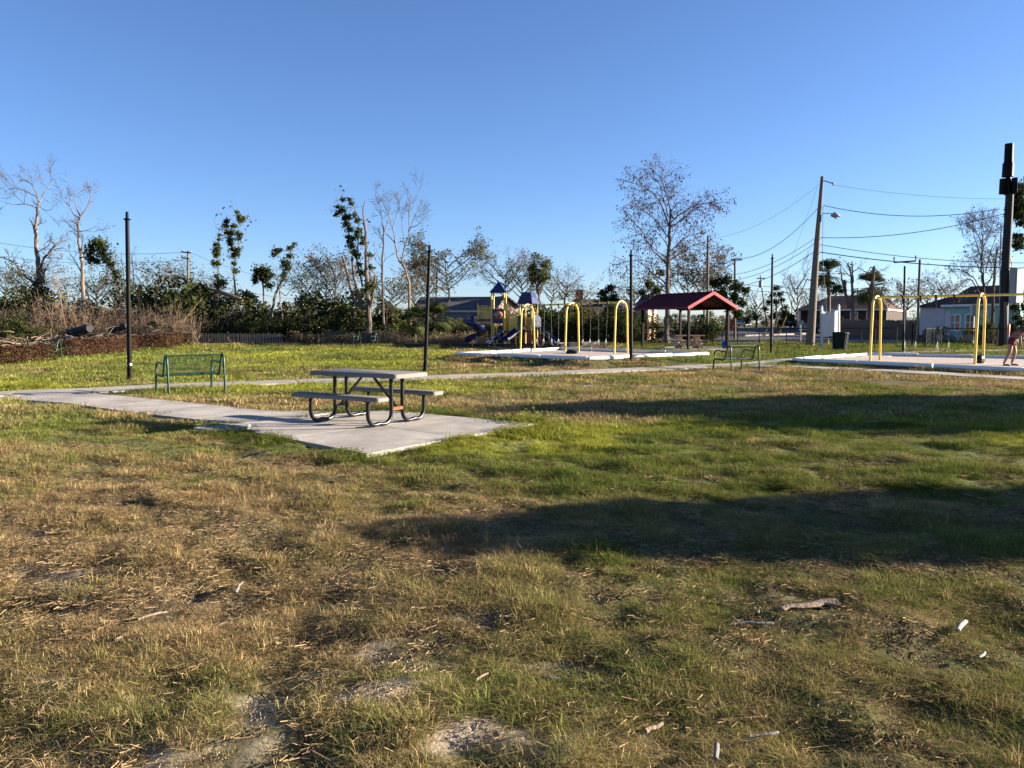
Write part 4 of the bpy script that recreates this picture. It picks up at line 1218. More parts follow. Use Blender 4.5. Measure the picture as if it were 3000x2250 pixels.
# ------------------------------------------------------------------ houses
def wall_quad(mb, a, b, z0, z1):
    mb.beam(((a[0] + b[0]) / 2 - (b[0] - a[0]) / 2, (a[1] + b[1]) / 2 - (b[1] - a[1]) / 2, (z0 + z1) / 2), (b[0], b[1], (z0 + z1) / 2), .18, z1 - z0)

def window(house, a, b, t0, t1, z0, z1, sash=2, frame=M_WHITE):
    """a framed window in the wall a-b, standing on the side facing the park"""
    a, b = Vector((a[0], a[1], 0)), Vector((b[0], b[1], 0)); d = (b - a).normalized(); n = Vector((d.y, -d.x, 0))
    if n.dot(-(a + b) / 2) < 0: n = -n
    p, q = a.lerp(b, t0) + n * .10, a.lerp(b, t1) + n * .10
    mb = MB(); m = (p + q) / 2; wdt = (q - p).length; zz = (z0 + z1) / 2
    mb.beam(p + up * z0, q + up * z0, .09, .09); mb.beam(p + up * z1, q + up * z1, .08, .09)
    mb.beam(p + up * z0, p + up * z1, .08, .09, up=d); mb.beam(q + up * z0, q + up * z1, .08, .09, up=d)
    for k in range(1, sash):
        c = p.lerp(q, k / sash); mb.beam(c + up * z0, c + up * z1, .08, .08, up=d)
    mb.beam(p + up * zz, q + up * zz, .06, .06)
    w = mb.build('window', frame, house)
    mb = MB(); mb.beam(p + up * zz - n * .02, q + up * zz - n * .02, .02, z1 - z0); mb.build('pane', M_GLASS, w)

def house(name, label, plan, eave, m_wall, m_roof, ridge, over=.4, base=None, walls=None, fascia=M_WHITE):
    """plan: 4 corners counter-clockwise; ridge: (end, end, height) in plan; gable where a ridge end lies over a wall"""
    h = thing(name, label, 'house')
    plan = order_ccw(plan)
    z0 = min(hz(*p) for p in plan) - .1 if base is None else base
    for i in range(4):
        mb = MB(); wall_quad(mb, plan[i], plan[(i + 1) % 4], z0, eave); mb.build('wall', walls[i] if walls else m_wall, h)
    c = (sum(p[0] for p in plan) / 4, sum(p[1] for p in plan) / 4)
    E_ = [Vector((c[0] + (p[0] - c[0]) * (1 + over / max(.1, math.dist(p, c))) , c[1] + (p[1] - c[1]) * (1 + over / max(.1, math.dist(p, c))), eave)) for p in plan]
    r0, r1 = Vector((ridge[0][0], ridge[0][1], ridge[2])), Vector((ridge[1][0], ridge[1][1], ridge[2]))
    # r0 belongs to the edge 3-0, r1 to the edge 1-2
    v = [tuple(e) for e in E_] + [tuple(r0), tuple(r1)] + [tuple(e - up * .16) for e in E_]
    f = [(0, 1, 5, 4), (1, 2, 5), (2, 3, 4, 5), (3, 0, 4), (0, 6, 7, 1), (1, 7, 8, 2), (2, 8, 9, 3), (3, 9, 6, 0), (9, 8, 7, 6)]
    mb = MB(); mb.add(v, f); mb.build('roof', m_roof, h)
    mb = MB()
    for i in range(4): mb.beam(E_[i] - up * .10, E_[(i + 1) % 4] - up * .10, .03, .16)
    mb.build('fascia', fascia, h)
    return h, plan, z0

# grey roofed house with a peach gable behind the playground
D1 = 72.0
A_, B_ = fp(1215, D1), fp(1440, D1 - 1); Cc, Dd = fp(1470, D1 + 8), fp(1250, D1 + 9)
h1, pl, z0 = house('house', 'low house with a dark grey roof behind the playground', [A_, B_, Cc, Dd], 2.62, M_GREYWALL, M_ROOFGREY, (fp(1232, D1 + 4.2), fp(1452, D1 + 3.5), 3.95))
window(h1, A_, B_, .80, .90, z0 + 1.0, z0 + 2.1, 1)
h1b = thing('house', 'peach gabled house wing catching the sun behind the playground tower', 'house')
D2 = 68.0
a, b = W(1447, 920, D2), W(1513, 918, D2 + 3.0); pk = W(1478, 871, D2 + 1.5)
zb = hz(a.x, a.y) - .1
mb = MB(); back = Vector((-2.2, 6, 0))
ea, eb = W(1447, 903, D2), W(1513, 899, D2 + 3.0)
mb.add([(a.x, a.y, zb), (b.x, b.y, zb), tuple(eb), tuple(pk), tuple(ea)] + [tuple(Vector(q) + back) for q in ((a.x, a.y, zb), (b.x, b.y, zb), tuple(eb), tuple(pk), tuple(ea))],
       [(0, 1, 2, 3, 4), (9, 8, 7, 6, 5), (0, 5, 6, 1), (1, 6, 7, 2), (4, 9, 5, 0)])
mb.build('wall', M_PEACH, h1b)
for e in (ea, eb):
    d_ = (pk - e).normalized(); fr = Vector((.25, -.35, 0))
    mb = MB(); q0, q1 = e - d_ * .35 + fr, pk + fr
    mb.add([tuple(q0), tuple(q1), tuple(q1 + back * 1.1), tuple(q0 + back * 1.1), tuple(q0 + up * .14), tuple(q1 + up * .14), tuple(q1 + back * 1.1 + up * .14), tuple(q0 + back * 1.1 + up * .14)],
           [(0, 1, 2, 3), (7, 6, 5, 4), (0, 4, 5, 1), (1, 5, 6, 2), (2, 6, 7, 3), (3, 7, 4, 0)])
    mb.build('roof', M_ROOFGREY, h1b)
# low house with chimney behind the swings
D3 = 78
A_, B_ = fp(1640, D3), fp(1850, D3 - 2); Cc, Dd = fp(1880, D3 + 8), fp(1665, D3 + 9)
h2, pl, z0 = house('house', 'low dark house with a brick chimney behind the swings', [A_, B_, Cc, Dd], 2.5, M_GREYWALL, M_ROOFGREY, (fp(1680, D3 + 4.5), fp(1840, D3 + 4), 3.9), fascia=M_FENCEWOOD)
mb = MB(); c = W(1697, 868, D3 + 4); mb.box((c.x, c.y, c.z - .2), (.75, .6, 1.5)); ch = mb.build('chimney', mat('red_brick', (.30, .13, .085), .9, var=.25, scale=5), h2)
mb = MB(); mb.box((c.x, c.y, c.z + .6), (.9, .75, .14)); mb.build('chimney_cap', M_CONC_OLD, ch)
# peach house behind the shelter post
D4 = 66
a, b, c_ = fp(1893, D4), fp(1921, D4 + 2.0), fp(1935, D4 + 9)
A_, B_, Cc, Dd = fp(1862, D4 + 1), fp(1893, D4), fp(1919, D4 + 5), fp(1888, D4 + 7)
h3, pl, z0 = house('house', 'small peach house seen under the left side of the shelter roof', [A_, B_, Cc, Dd], 2.95, M_PEACH, M_ROOFGREY, (fp(1880, D4 + 3), fp(1905, D4 + 2.5), 3.9), .3)
window(h3, B_, Cc, .35, .55, z0 + 1.0, z0 + 2.2, 1)
# dark brick house across the street
D5 = 92
A_, B_ = fp(2335, D5 + 2), fp(2590, D5 - 4); Cc, Dd = fp(2640, D5 + 8), fp(2400, D5 + 14)
h4, pl, z0 = house('house', 'long brown brick house with a dark hip roof across the street', [A_, B_, Cc, Dd], 3.05, M_BRICK, M_ROOFBROWN, (fp(2430, D5 + 5.5), fp(2570, D5 + 2.5), 4.75), .5)
for t0, t1 in ((.30, .38), (.62, .70), (.80, .88)): window(h4, A_, B_, t0, t1, z0 + 1.15, z0 + 2.35, 2)
mb = MB(); cq = Vector((*fp(2345, D5 + 1), 0)); mb.box((cq.x, cq.y - .6, z0 + 2.55), (1.6, 1.8, .16)); mb.build('porch_roof', M_ROOFBROWN, h4)
mb = MB(); mb.box((cq.x - .7, cq.y - 1.4, (z0 + z0 + 2.5) / 2), (.14, .14, 2.5)); mb.build('porch_post', M_WHITE, h4)
# teal house at the right
D6 = 64
A_, B_ = fp(2765, D6), fp(2975, D6 - 5.5); Cc, Dd = fp(3050, D6 + 3), fp(2850, D6 + 9)
A2 = fp(2692, D6 + 5)
h5, pl, z0 = house('house', 'teal house with a brown hip roof behind the right swings', [A_, B_, Cc, Dd], 2.95, M_TEAL, M_ROOFBROWN, (fp(2835, D6 + 3.5), fp(2960, D6 + .5), 4.55), .5)
window(h5, A_, B_, .09, .245, z0 + 1.0, z0 + 2.25, 2); window(h5, A_, B_, .32, .45, z0 + 1.05, z0 + 2.25, 2); window(h5, A_, B_, .84, .96, z0 + 1.0, z0 + 2.4, 1, M_GREYMETAL)
mb = MB(); wall_quad(mb, A2, fp(2768, D6 + 3.2), z0, 2.93); mb.build('wall', M_WHITEWALL, h5)
mb = MB(); e_ = [Vector((*A2, 3.0)), Vector((*fp(2768, D6 + 2.9), 3.0)), Vector((*fp(2835, D6 + 6), 4.3)), Vector((*fp(2800, D6 + 12), 3.0))]
e_[0] = e_[0] + Vector((-.4, -.3, -.04)); e_[1] = e_[1] + Vector((.3, -.35, -.04))
mb.add([tuple(q) for q in e_] + [tuple(q - up * .15) for q in e_], [(0, 1, 2), (0, 2, 3), (4, 6, 5), (4, 7, 6), (0, 4, 5, 1), (1, 5, 6, 2), (2, 6, 7, 3), (3, 7, 4, 0)]); mb.build('roof', M_ROOFBROWN, h5)
mb = MB(); p = Vector((*A_, 0)).lerp(Vector((*B_, 0)), .055); n_ = (Vector((B_[1] - A_[1], -(B_[0] - A_[0]), 0))).normalized(); mb.box((p.x + n_.x * .12, p.y + n_.y * .12, z0 + 1.55), (.5, .05, 2.0), rz=math.atan2(B_[1] - A_[1], B_[0] - A_[0])); mb.build('door', M_WHITEWALL, h5)
ac = W(2852, 909, 57.5)
mt = thing('utility_box', 'tall pale metal box mounted in front of the teal house', 'utility box', (ac.x, ac.y, hz(ac.x, ac.y)))
mb = MB(); mb.tube([(.1, .1, -.1), (.1, .1, ac.z - hz(ac.x, ac.y))], .05, 6); mb.build('post', M_GREYMETAL, mt)
mb = MB(); mb.box((0, 0, ac.z - hz(ac.x, ac.y)), (.36, .3, .86)); bx_ = mb.build('case', M_VINYL, mt, bevel=.02)
mb = MB(); mb.box((0, -.157, ac.z - hz(ac.x, ac.y)), (.29, .012, .76)); mb.build('door', M_GREYMETAL, bx_)
# red roofed bits far left
mb_h = thing('house', 'distant orange roofed house glimpsed through the trees at far left', 'house')
a = W(20, 925, 82); mb = MB(); mb.box((a.x, a.y, hz(a.x, a.y) + 1.1), (9, 6, 2.2)); mb.build('wall', M_PEACH, mb_h)
mb = MB(); z_e = hz(a.x, a.y) + 2.2; mb.add([(a.x - 5, a.y - 3.4, z_e), (a.x + 5, a.y - 3.4, z_e), (a.x + 5, a.y + 3.4, z_e), (a.x - 5, a.y + 3.4, z_e), (a.x - 4.6, a.y, z_e + 1.2), (a.x + 4.6, a.y, z_e + 1.2)], [(0, 1, 5, 4), (1, 2, 5), (2, 3, 4, 5), (3, 0, 4), (3, 2, 1, 0)]); mb.build('roof', mat('orange_shingles', (.30, .12, .07), .9, var=.2, scale=2), mb_h)

# ------------------------------------------------------------------ parked vehicles across the street
def wheel(mb, c, r, w, ax):
    a = Vector(ax); mb.tube([c - a * w / 2, c - a * w * .42, c + a * w * .42, c + a * w / 2], [r * .86, r, r, r * .86], 14)
def vehicle(kind, label, u, depth, rz, L, Wd, Hh, paint=None):
    M_P = paint or M_CAR
    p = fp(u, depth); z = hz(*p) + .06
    v = thing(kind, label, 'car' if kind == 'parked_car' else 'pickup truck', (p[0], p[1], z), rz)
    h = L / 2
    if kind == 'parked_car':
        low = [(-h, .38), (-h, .72), (-h * .94, .95), (-h * .55, 1.0), (h * .40, .93), (h * .92, .78), (h, .60), (h, .35), (h * .93, .22), (-h * .93, .22)]
        cab = [(-h * .72, .97), (-h * .42, Hh), (h * .08, Hh), (h * .42, .92)]
    else:
        low = [(-h, .50), (-h, 1.12), (h * .50, 1.12), (h * .92, 1.05), (h, .95), (h, .45), (h * .9, .38), (-h * .95, .40)]
        cab = [(-h * .12, 1.10), (-h * .08, Hh), (h * .34, Hh), (h * .55, 1.10)]
    def body(prof, w0, w1, zsplit, name, m):
        mb = MB(); n = len(prof); ring = []
        for s, ins in ((-1, 0), (1, 0)):
            for x, zz in prof:
                k = 1.0 - (1 - w1 / w0) * max(0, min(1, (zz - zsplit[0]) / (zsplit[1] - zsplit[0])))
                ring.append((x, s * w0 / 2 * k, zz))
        f = [tuple(range(n)), tuple(range(2 * n - 1, n - 1, -1))] + [(i, i + n, (i + 1) % n + n, (i + 1) % n) for i in range(n)]
        mb.add(ring, f); return mb.build(name, m, v, bevel=.06, smooth=True)
    bd = body(low, Wd, Wd * .92, (.5, 1.1), 'body', M_P)
    body(cab, Wd * .90, Wd * .70, (.95, Hh), 'cabin', M_P)
    # glazing stands a hair proud of the cabin
    cx = [p_[0] for p_ in cab]
    mb = MB()
    x0, z0_, x1, z1_ = cab[0][0], cab[0][1], cab[1][0], cab[1][1]
    f0 = .12; f1 = .88
    qa = Vector((x0 + (x1 - x0) * f0, 0, z0_ + (z1_ - z0_) * f0)); qb = Vector((x0 + (x1 - x0) * f1, 0, z0_ + (z1_ - z0_) * f1)); nr = Vector((z0_ - z1_, 0, x1 - x0)).normalized() * .012
    wa, wb = Wd * .41, Wd * .34
    mb.add([tuple(qa + nr + Vector((0, -wa, 0))), tuple(qa + nr + Vector((0, wa, 0))), tuple(qb + nr + Vector((0, wb, 0))), tuple(qb + nr + Vector((0, -wb, 0)))], [(0, 1, 2, 3)])
    mb.build('rear_window', M_GLASS, v)
    for s in (-1, 1):
        mb = MB(); xs = [cab[0][0] * .8 + cab[1][0] * .2, cab[1][0] * .9 + cab[2][0] * .1, cab[2][0] * .95 + cab[1][0] * .05, cab[3][0] * .8 + cab[2][0] * .2]
        zl, zh = cab[0][1] + .08, Hh - .10; yl, yh = s * (Wd * .45 + .01), s * (Wd * .37 + .01)
        mb.add([(xs[0], yl, zl), (xs[3], yl, zl), (xs[2], yh, zh), (xs[1], yh, zh)], [(0, 1, 2, 3)]); mb.build('side_window', M_GLASS, v)
        for x in (-h * .62, h * .62):
            mb = MB(); wheel(mb, Vector((x, s * (Wd / 2 - .09), .33)), .33 if kind == 'parked_car' else .38, .22, (0, 1, 0)); wl = mb.build('wheel', M_RUBBER, v, smooth=True)
            mb = MB(); wheel(mb, Vector((x, s * (Wd / 2 - .085), .33)), .19, .225, (0, 1, 0)); mb.build('rim', M_GREYMETAL, wl, smooth=True)
        mb = MB(); mb.box((-h * .985, s * Wd * .36, .80), (.06, .32, .13)); mb.build('tail_light', M_RED, v)
        mb = MB(); mb.box((h * .16, s * (Wd / 2 + .06), 1.0), (.14, .16, .13)); mb.build('mirror', M_P, v, bevel=.02)
    mb = MB(); mb.box((-h - .01, 0, .72), (.02, .46, .14)); mb.build('number_plate', M_VINYL, v)
    mb = MB(); mb.box((-h - .02, 0, .42), (.12, Wd * .9, .18)); mb.build('bumper', M_GREYMETAL if kind != 'parked_car' else M_P, v, bevel=.03)
    return v
vehicle('parked_car', 'black sedan parked tail on at the far street corner', 2301, 104, math.radians(82), 4.5, 1.8, 1.42)
vehicle('pickup_truck', 'large black pickup truck in the drive behind the leaning pole', 2428, 84, math.radians(8), 5.4, 1.95, 1.85)
vehicle('parked_car', 'small pale car glimpsed behind the shelter post', 2172, 120, math.radians(60), 4.2, 1.75, 1.45, mat('silver_car_paint', (.45,.46,.48), .25, metal=.6, var=.05, scale=2))

# ------------------------------------------------------------------ trees
def rot_about(v, axis, ang):
    axis = axis / max(np.linalg.norm(axis), 1e-9)
    return v * math.cos(ang) + np.cross(axis, v) * math.sin(ang) + axis * np.dot(axis, v) * (1 - math.cos(ang))

def sub_branch(rng, p, d, L, r, spec, lev, out, tips):
    n = 5 if lev == 0 else 4
    pts = [p]; cur = d / np.linalg.norm(d)
    for k in range(n):
        cur = cur + rng.normal(0, spec.get('wob', .16), 3) + np.array([0, 0, spec.get('lift', .08)]) * (1 if lev < 2 else .5)
        cur /= np.linalg.norm(cur); pts.append(pts[-1] + cur * L / n)
    P = np.array(pts); R = np.linspace(r, r * .35, n + 1)
    out.append((P, R, 4 if lev == 0 else 3))
    if lev + 1 < spec['levels']:
        for _ in range(spec['kids'][lev]):
            t = rng.uniform(.25, 1.0); i = min(n - 1, int(t * n)); q = P[i] + (P[i + 1] - P[i]) * (t * n - i)
            tg = P[i + 1] - P[i]; tg /= np.linalg.norm(tg)
            dd = rot_about(rot_about(tg, np.cross(tg, rng.normal(0, 1, 3)), math.radians(rng.uniform(25, 60))), tg, rng.uniform(0, 6.28))
            sub_branch(rng, q, dd, L * rng.uniform(.4, .7), r * .5, spec, lev + 1, out, tips)
    else:
        tips.extend(P[2:])
    return P

def px_m(depth): return depth / FPX

def traced_tree(name, label, cat, depth, limbs, bark, seed, spec=None, leaf=None, group=None, parts=('trunk', 'branches', 'foliage'), twig=None, ground_first=True, clumps=None, zspread=1.0):
    """limbs: [(points in the photograph, radius start, radius end, twigs?)]; each bends out of the picture plane by its own amount"""
    rng = np.random.default_rng(seed)
    k = px_m(depth); rig = []; tips = []; out = []
    f0 = W(limbs[0][0][0][0], limbs[0][0][0][1], depth)
    t = thing(name, label, cat, (f0.x, f0.y, hz(f0.x, f0.y)), 0, group)
    org = np.array([f0.x, f0.y, hz(f0.x, f0.y)])
    placed = []
    for li, lb in enumerate(limbs):
        pts, ra, rb = lb[0], lb[1], lb[2]; tw = lb[3] if len(lb) > 3 else 1.0
        P = np.array([tuple(W(u, v, depth)) for u, v in pts])
        if li == 0 and ground_first:
            P[0][2] = min(P[0][2], org[2] - .2)
        L = np.linalg.norm(P[-1] - P[0])
        off0 = 0.0
        if li:
            # start where this limb leaves an earlier one
            best = min(((np.linalg.norm(q[[0, 2]] - P[0][[0, 2]]), q[1]) for pp in placed for q in pp), key=lambda z: z[0])
            off0 = best[1] - depth if best[0] < 1.2 else rng.normal(0, .4)
        s = np.linspace(0, 1, len(P)); bend = rng.normal(0, .28) * L * zspread * (0.15 if li == 0 else 1)
        P[:, 1] += off0 + bend * s
        if len(P) > 2: P = smooth_line(P, 5)
        P = P + np.concatenate([np.zeros((1, 3)), rng.normal(0, .012 * min(L, 4), (len(P) - 1, 3)) * .5])
        placed.append(P)
        R = np.linspace(ra, rb, len(P)) * k * (.74 if ra > 2.5 else .85)
        if li == 0 and ground_first: R[0] *= 1.35
        rig.append((P, R, 8 if ra > 4 else 6))
        if spec and tw > 0:
            n = int(spec['n'] * L * tw)
            for _ in range(n):
                tt = rng.uniform(spec.get('t0', .25), 1.0) ** .8; i = min(len(P) - 2, int(tt * (len(P) - 1)))
                tg = P[i + 1] - P[i]; tg /= max(np.linalg.norm(tg), 1e-6)
                dd = rot_about(rot_about(tg, np.cross(tg, rng.normal(0, 1, 3)), math.radians(rng.uniform(30, 75))), tg, rng.uniform(0, 6.28))
                sub_branch(rng, P[i], dd, spec['len'] * rng.uniform(.5, 1.2) * (1.15 - .55 * tt), max(.012, min(R[i] * .5, spec['r'])), spec, 0, out, tips)
    mb = MB()
    for P, R, n in rig: mb.tube(P - org, R, n)
    mb.build(parts[0], bark, t, smooth=True, fix=False)
    if out:
        mb = MB()
        for P, R, n in out: mb.tube(P - org, np.maximum(R, .007), n, cap=False)
        mb.build(parts[1], twig or bark, t, fix=False)
    LP = []
    if leaf and tips and leaf.get('per', 0) > 0:
        T = np.array(tips); n = int(len(T) * leaf['per']); idx = rng.integers(0, len(T), n)
        LP.append(leaf_quads(T[idx] - org - np.array([0, 0, leaf.get('hang', 0)]), leaf['size'], rng, leaf.get('aspect', .55), leaf.get('droop', 0), leaf.get('spread', .18)))
    if clumps:
        for u, v, r, cnt in clumps:
            cnt = int(cnt * 1.5)
            c = np.array(tuple(W(u, v, depth)))
            best = min((( (q[0] - c[0]) ** 2 + (q[2] - c[2]) ** 2, q[1]) for pp in placed for q in pp), key=lambda z: z[0])
            c[1] = best[1]
            g = rng.normal(0, 1, (cnt, 3)); g /= np.linalg.norm(g, axis=1)[:, None]; g *= np.minimum(np.abs(rng.normal(0, .62, cnt)) + .12, 1.5)[:, None] * r * k * np.array([1, 1, .85])
            LP.append(leaf_quads(c - org + g, leaf['size'] * .76, rng, .6))
    if LP: quads_mesh(parts[2], np.concatenate(LP), leaf['mat'], t)
    return t

BARE = dict(n=2.6, len=2.2, r=.045, levels=3, kids=(4, 4), wob=.17, lift=.10)
BARE_S = dict(n=3.2, len=1.5, r=.03, levels=3, kids=(3, 3), wob=.18, lift=.10)
SPARSE = dict(n=1.2, len=1.3, r=.03, levels=2, kids=(3,), wob=.2, lift=.08)
z1 = lambda p: zc(p, 0, 450, .4219)
z2 = lambda p: zc(p, 500, 500, .3618)
z3 = lambda p: zc(p, 900, 500, .3618)
z5 = lambda p: zc(p, 1750, 450, .3918)
z6 = lambda p: zc(p, 2150, 480, .3738)
z7 = lambda p: zc(p, 2500, 400, .4401)
z4 = lambda p: zc(p, 1300, 700, .2712)
def zcl(f, L): return [(*f([(a, b)])[0], r, n) for a, b, r, n in L]

traced_tree('bare_tree', 'tall bare dead tree at the far left with pale broken limbs', 'tree', 60,
    [(z1([(270, 1130), (272, 960), (265, 800), (248, 620), (243, 500), (258, 360)]), 13, 3.5, .25),
     (z1([(258, 360), (235, 280), (180, 200), (120, 170), (70, 175)]), 3, .8), (z1([(250, 375), (200, 355), (130, 360), (70, 345)]), 2.4, .7),
     (z1([(245, 300), (180, 265), (110, 240), (50, 250)]), 2.2, .6), (z1([(258, 350), (275, 270), (300, 210), (310, 160)]), 2, .5), (z1([(262, 360), (300, 390), (350, 380)]), 1.6, .5),
     (z1([(240, 560), (215, 490), (185, 450)]), 4, 2, .1), (z1([(280, 830), (330, 740), (400, 690), (470, 645)]), 6, 2.5, .8), (z1([(465, 645), (520, 610)]), 2, .8), (z1([(470, 650), (420, 620), (380, 640)]), 1.8, .6),
     (z1([(245, 900), (200, 850), (165, 770), (110, 735), (0, 745)]), 4, 1.6, .5), (z1([(290, 900), (310, 840), (330, 800)]), 5, 3, .2)],
    M_BARKPALE, 1, dict(BARE, n=2.4, len=2.0), twig=M_TWIG, leaf=dict(mat=L_DARK, size=.24, per=0), clumps=zcl(z1, [(262, 900, 22, 260), (285, 960, 26, 260), (262, 1010, 26, 220), (240, 960, 14, 80)]))
traced_tree('bare_tree', 'second bare crooked tree from the left behind the brush', 'tree', 60,
    [(z1([(570, 1060), (573, 900), (565, 730), (545, 620), (540, 500), (552, 440)]), 8, 3.5, .2),
     (z1([(552, 440), (590, 380), (615, 310), (610, 260)]), 2.8, .8), (z1([(548, 445), (500, 420), (460, 360), (420, 290)]), 2.4, .7), (z1([(550, 430), (520, 370), (505, 310), (500, 250)]), 2, .6),
     (z1([(540, 520), (500, 460), (470, 420)]), 2, .8), (z1([(542, 540), (600, 530), (650, 500)]), 1.6, .6), (z1([(570, 720), (620, 715), (660, 680)]), 3, 1.6, .3), (z1([(560, 820), (510, 750), (455, 690)]), 2.2, .8)],
    M_BARKPALE, 2, dict(BARE, n=2.2, len=1.5), twig=M_TWIG)
traced_tree('leaning_tree', 'leaning tree wrapped in dark leaves left of the tall lamp post', 'tree', 58,
    [(z1([(862, 1170), (840, 1050), (815, 920), (790, 840), (740, 770), (700, 720), (650, 660)]), 6, 2.5, .4), (z1([(820, 930), (780, 880), (720, 870)]), 2.5, 1.2, .5)],
    M_BARKPALE, 3, SPARSE, leaf=dict(mat=L_EVER, size=.24, per=2, spread=.22),
    clumps=zcl(z1, [(650, 620, 25, 420), (620, 640, 20, 240), (680, 650, 18, 220), (600, 730, 16, 200), (640, 740, 16, 160), (690, 700, 15, 170), (720, 740, 14, 160), (750, 770, 13, 140), (790, 820, 14, 150), (800, 860, 11, 100), (590, 680, 14, 140)]))
for (u, seed, lab) in ((175, 4, 'thin pale forked sapling in front of the tall bare tree'),):
    traced_tree('sapling', lab, 'tree', 54, [(z1([(435, 1190), (432, 1060), (400, 890)]), 3, 1.2), (z1([(430, 1050), (445, 960), (450, 920)]), 1.6, .6), (z1([(405, 1080), (395, 1010)]), 1.2, .5), (z1([(400, 890), (370, 800), (360, 740)]), 1.2, .5)], M_BARKPALE, seed, BARE_S)
traced_tree('bare_tree', 'pair of thin bare stems just right of the tall lamp post', 'tree', 70, [(z1([(905, 1000), (930, 880), (925, 760), (930, 690)]), 2, .6), (z1([(925, 850), (945, 780), (965, 720)]), 1.2, .4), (z1([(870, 950), (862, 800), (858, 690)]), 1.4, .5)], M_TWIG, 5, SPARSE)
traced_tree('snapped_tree', 'snapped slender tree with leaf tufts and its broken top lying aside', 'tree', 62,
    [(z2([(355, 1180), (360, 1060), (364, 975)]), 12, 10, 0), (z2([(372, 980), (372, 860), (368, 700), (372, 560), (378, 460)]), 3, 1, .6), (z2([(378, 470), (350, 450), (330, 390)]), 1, .4), (z2([(378, 465), (395, 420), (400, 380)]), 1, .4), (z2([(360, 770), (330, 755), (305, 745)]), 1, .4)],
    M_BARK, 6, SPARSE, leaf=dict(mat=L_EVER, size=.22, per=.6, spread=.2),
    clumps=zcl(z2, [(370, 550, 7, 70), (355, 595, 10, 130), (368, 625, 9, 120), (350, 650, 10, 130), (365, 670, 9, 110), (350, 690, 7, 70), (345, 748, 11, 130), (375, 752, 9, 100), (380, 515, 6, 40), (360, 850, 9, 70), (390, 910, 16, 220), (370, 930, 14, 150), (410, 905, 12, 120)]))
mb = MB(); q0, q1 = W(*z2([(365, 972)])[0], 62), W(*z2([(585, 1050)])[0], 61)
mb.tube([q0, q0.lerp(q1, .3), q0.lerp(q1, .7), q1], [.12, .17, .14, .09], 8)
tag(mb.build('fallen_log', mat('orange_split_trunk', (.17, .095, .05), .9, col2=(.27, .18, .11), scale=2, stretch=(.4, 4, 4)), smooth=True), 'orange brown broken trunk hanging off the snapped tree', 'tree trunk')
traced_tree('tufted_tree', 'tall forked tree with tufts of leaves along two bare stems', 'tree', 62,
    [(z2([(522, 1130), (525, 960), (512, 800), (522, 700), (505, 640)]), 4, 2.2, .4), (z2([(505, 640), (485, 560), (465, 490), (450, 420)]), 1.8, .7), (z2([(525, 690), (550, 620), (555, 540), (560, 450)]), 2, .9), (z2([(560, 450), (545, 380), (540, 325)]), 1, .4), (z2([(560, 440), (600, 400), (645, 345)]), 1, .4), (z2([(480, 540), (500, 480), (510, 400)]), 1.2, .4)],
    M_BARK, 7, SPARSE, leaf=dict(mat=L_EVER, size=.22, per=.5, spread=.2),
    clumps=zcl(z2, [(458, 412, 9, 110), (452, 450, 8, 90), (468, 500, 11, 160), (495, 500, 10, 130), (480, 560, 12, 170), (485, 595, 9, 110), (500, 635, 11, 150), (550, 640, 11, 150), (540, 675, 9, 110), (510, 685, 10, 130), (552, 510, 8, 90), (555, 550, 8, 90), (565, 520, 7, 70), (570, 405, 11, 150), (555, 370, 8, 90), (540, 335, 6, 50), (595, 390, 8, 70), (500, 450, 8, 80), (515, 750, 9, 90), (520, 810, 12, 150), (515, 440, 6, 40)]))
traced_tree('pine_tree', 'small rounded dark pine between the forked tree and the leaning one', 'tree', 66, [(z2([(755, 1080), (752, 960), (745, 870), (755, 810)]), 3.5, 1.5, .3)], M_BARK, 8, SPARSE, leaf=dict(mat=L_DARK, size=.26, per=2, spread=.25),
    clumps=zcl(z2, [(755, 805, 15, 260), (715, 815, 12, 170), (795, 815, 12, 170), (700, 860, 11, 130), (745, 860, 15, 220), (785, 850, 14, 200), (820, 850, 9, 110), (690, 900, 8, 80), (770, 890, 12, 150), (800, 930, 14, 180)]))
traced_tree('leaning_tree', 'crooked leaning tree with tufts on its spread arms, right of the pine', 'tree', 60,
    [(z2([(790, 1240), (830, 1080), (870, 960), (905, 890), (930, 820)]), 6, 3, .2), (z2([(930, 820), (900, 730), (870, 680), (840, 660)]), 1.6, .7), (z2([(935, 800), (950, 730), (970, 660), (985, 590)]), 1.6, .5), (z2([(910, 1220), (890, 1080), (880, 960), (860, 880), (840, 830)]), 3.5, 1.6, .5), (z2([(905, 800), (860, 795), (835, 765)]), 1, .5), (z2([(880, 970), (930, 1010), (985, 950), (1050, 940), (1110, 950)]), 1.6, .6)],
    M_BARKPALE, 9, SPARSE, leaf=dict(mat=L_EVER, size=.22, per=.6, spread=.2),
    clumps=zcl(z2, [(855, 650, 11, 160), (830, 680, 9, 110), (880, 640, 8, 90), (955, 690, 10, 140), (945, 625, 7, 70), (985, 590, 6, 50), (970, 610, 5, 40), (935, 760, 15, 280), (950, 790, 12, 170), (920, 745, 9, 100), (925, 830, 9, 90), (915, 860, 9, 80)]))
